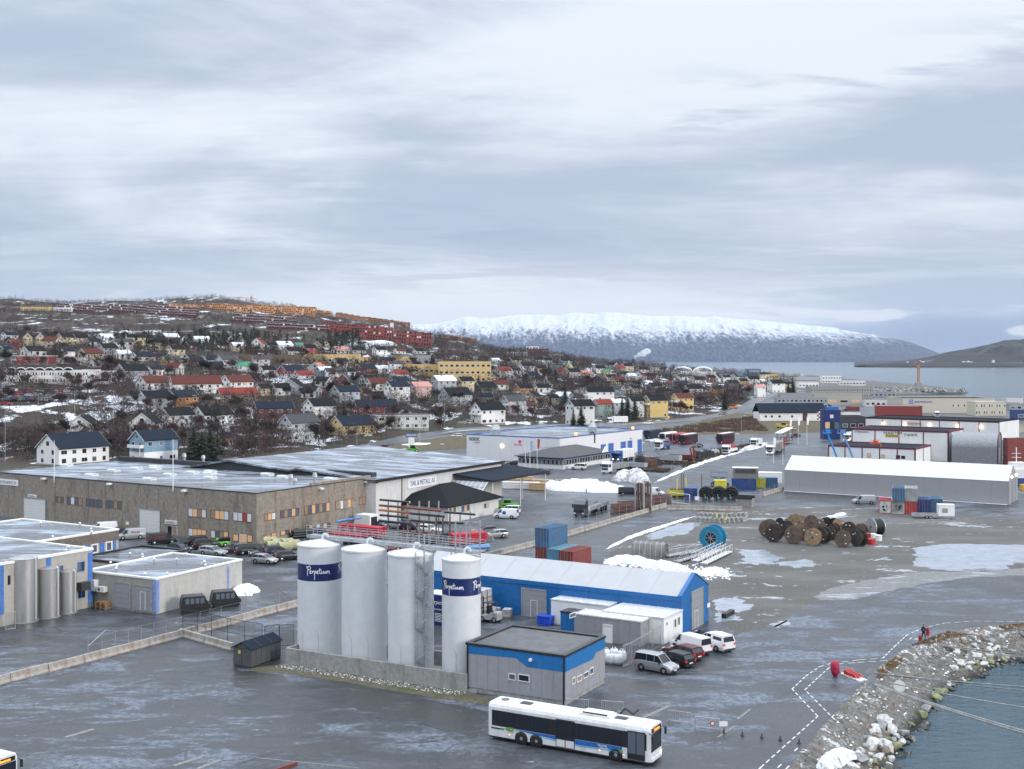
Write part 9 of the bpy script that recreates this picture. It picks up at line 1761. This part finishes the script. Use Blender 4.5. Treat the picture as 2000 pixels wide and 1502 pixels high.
mass('scrub_trees', 'dense bare scrub and small birches filling the gaps between the houses', treepos(4800, 372, 960, -150, 1570, -.5), tw+[ndl], 2.5, 8.5, 90, 1, .42, .08, .03)
mass('hill_forest', 'bare brown birch forest on the hillside above the houses', treepos(9500, 640, 1950, -250, 1150, 0), tw+[ndl], 2.5, 6.5, 42, 2, .45, .14, .05)
mass('crest_forest', 'low dark birch forest along the crest of the hill', treepos(5000, 1250, 1950, -250, 800, 0), tw, 2, 4.5, 34, 5, .5, .22)
mass('ridge_forest', 'dark leafless forest on the slope below the hilltop institution', treepos(2200, 760, 1650, 850, 1560, 0), tw+[ndl], 5, 9, 40, 3, .45, .16, .06)
sp_ = []
while len(sp_) < 240: px = random.choice([random.uniform(200,420), random.uniform(380,560), random.uniform(640,700)]); q = G(px, random.uniform(660, 690)); sp_.append((q.x+random.gauss(0,6), q.y+random.gauss(0,10), q.z))
mass('spruce_belt', 'belt of dark spruces along the foot of the forest', sp_, [ndl, ndl], 5, 9, 60, 4, .3, .20, 1)
# dry tall grass and bushes
def tuft_field(name, label, poly, n, h, mats, seed):
 rr = random.Random(seed); xs_ = [p[0] for p in poly]; ys_ = [p[1] for p in poly]; mb = MB(); k = 0
 while k < n:
  x, y = rr.uniform(min(xs_), max(xs_)), rr.uniform(min(ys_), max(ys_))
  if not inpoly(poly, np.array([x]), np.array([y]))[0]: continue
  if mnoise.noise(Vector((x*.12, y*.12, seed))) < -.1: continue
  k += 1; z = gh(x, y);
  for _ in range(5): a = rr.uniform(0, 6.28); d = h*rr.uniform(.4,1.2); mb.tri((x-.08, y, z), (x+.08, y+.05, z), (x+math.cos(a)*d*.5, y+math.sin(a)*d*.5, z+d), rr.randrange(len(mats)))
 return tag(mb.obj(name, mats), label, 'grass', kind='stuff')
dg = C('dry_grass', .17,.12,.065, .95, noise=.3)
tuft_field('dry_grass', 'withered grass and scrub on the strip beside the trailers', pp([(1228,942),(1290,925),(1400,896),(1485,872),(1470,868),(1380,884),(1300,903),(1220,925)]), 2600, .9, [dg, tw[0], tw[2]], 1)
tuft_field('dry_bushes', 'brown bushes on the open ground behind the coaches', pp([(1260,858),(1330,846),(1500,842),(1470,815),(1300,838)]), 3000, 1.3, [dg, tw[0], tw[1]], 2)
tuft_field('shore_grass', 'tufts of orange withered grass at the top of the bank', [(q.x, q.y) for q in (P(*p) for p in [(1690,1330),(1775,1262),(1850,1234),(2000,1218),(2000,1226),(1860,1246),(1790,1272),(1705,1340)])], 700, .16, [C('orange_grass', .26,.14,.05, .95), dg], 3)
rr = random.Random(31); cn_ = ['silver','black','white','grey','navy','red']
for i in range(22):   # parked cars and containers that clutter the harbour lots
 a, b_ = [((1600,800),(1640,789)),((1640,806),(1700,797)),((1700,788),(1752,780)),((1530,806),(1600,802))][i % 4]; f = rr.random(); q = P(a[0]+(b_[0]-a[0])*f, a[1]+(b_[1]-a[1])*f+rr.uniform(-2,2)); c_ = cn_[i % 6]
 if i % 3: car(rr.choice(['wagon','hatch','suv']), c_, q, rr.uniform(0,360), '%s car in the harbour lots behind the white barn, %s of them' % ({'navy':'dark blue'}.get(c_, c_), ORD[i % 20]), 'cars in the harbour lots', simple=1)
 else: simplebox('shipping_container', '%s container in the harbour lots, %s of them' % (['blue','red','grey white','dark blue'][i % 4], ORD[i % 20]), 'container', q, R(rr.choice([5,80,-10])), 6, 2.4, 2.5, [cblue, cred, cgrey, cdblue][i % 4], group='containers in the harbour lots')
mb = MB()
for _ in range(1800):
 f = rr.random(); px = 1585+300*f; q = P(px, 764.8-1.5*rr.random()**2*8*(1-.6*f)+(764-764.8)*f); s_ = rr.uniform(.5,1.7); mb.add([(q.x-s_,q.y,-.4),(q.x+s_,q.y-s_*.5,-.4),(q.x+s_*.3,q.y+s_,-.4),(q.x,q.y,s_*.8)], [(0,1,3),(1,2,3),(2,0,3)], rr.choice([0,1,1,2]))
tag(mb.obj('rubble', [rmat[0], rmat[1], rmat[4]]), 'stones and rubble along the gravel spit below the crane', 'rubble', kind='stuff')
# ================================================================= haze
hm = bpy.data.materials.new('haze'); hm.use_nodes = True; t = NT(hm.node_tree); hm.node_tree.nodes.clear(); o = t.n('ShaderNodeOutputMaterial'); v = t.n('ShaderNodeVolumePrincipled'); v.inputs['Color'].default_value = (.66,.80,1,1); v.inputs['Density'].default_value = HAZE = 1.5e-5; v.inputs['Anisotropy'].default_value = .0; t.nt.links.new(v.outputs[0], o.inputs['Volume'])
if HAZE: MB().box(-16000, -350, -45, 16000, 17500, 640).obj('haze', hm, None, kind='stuff')
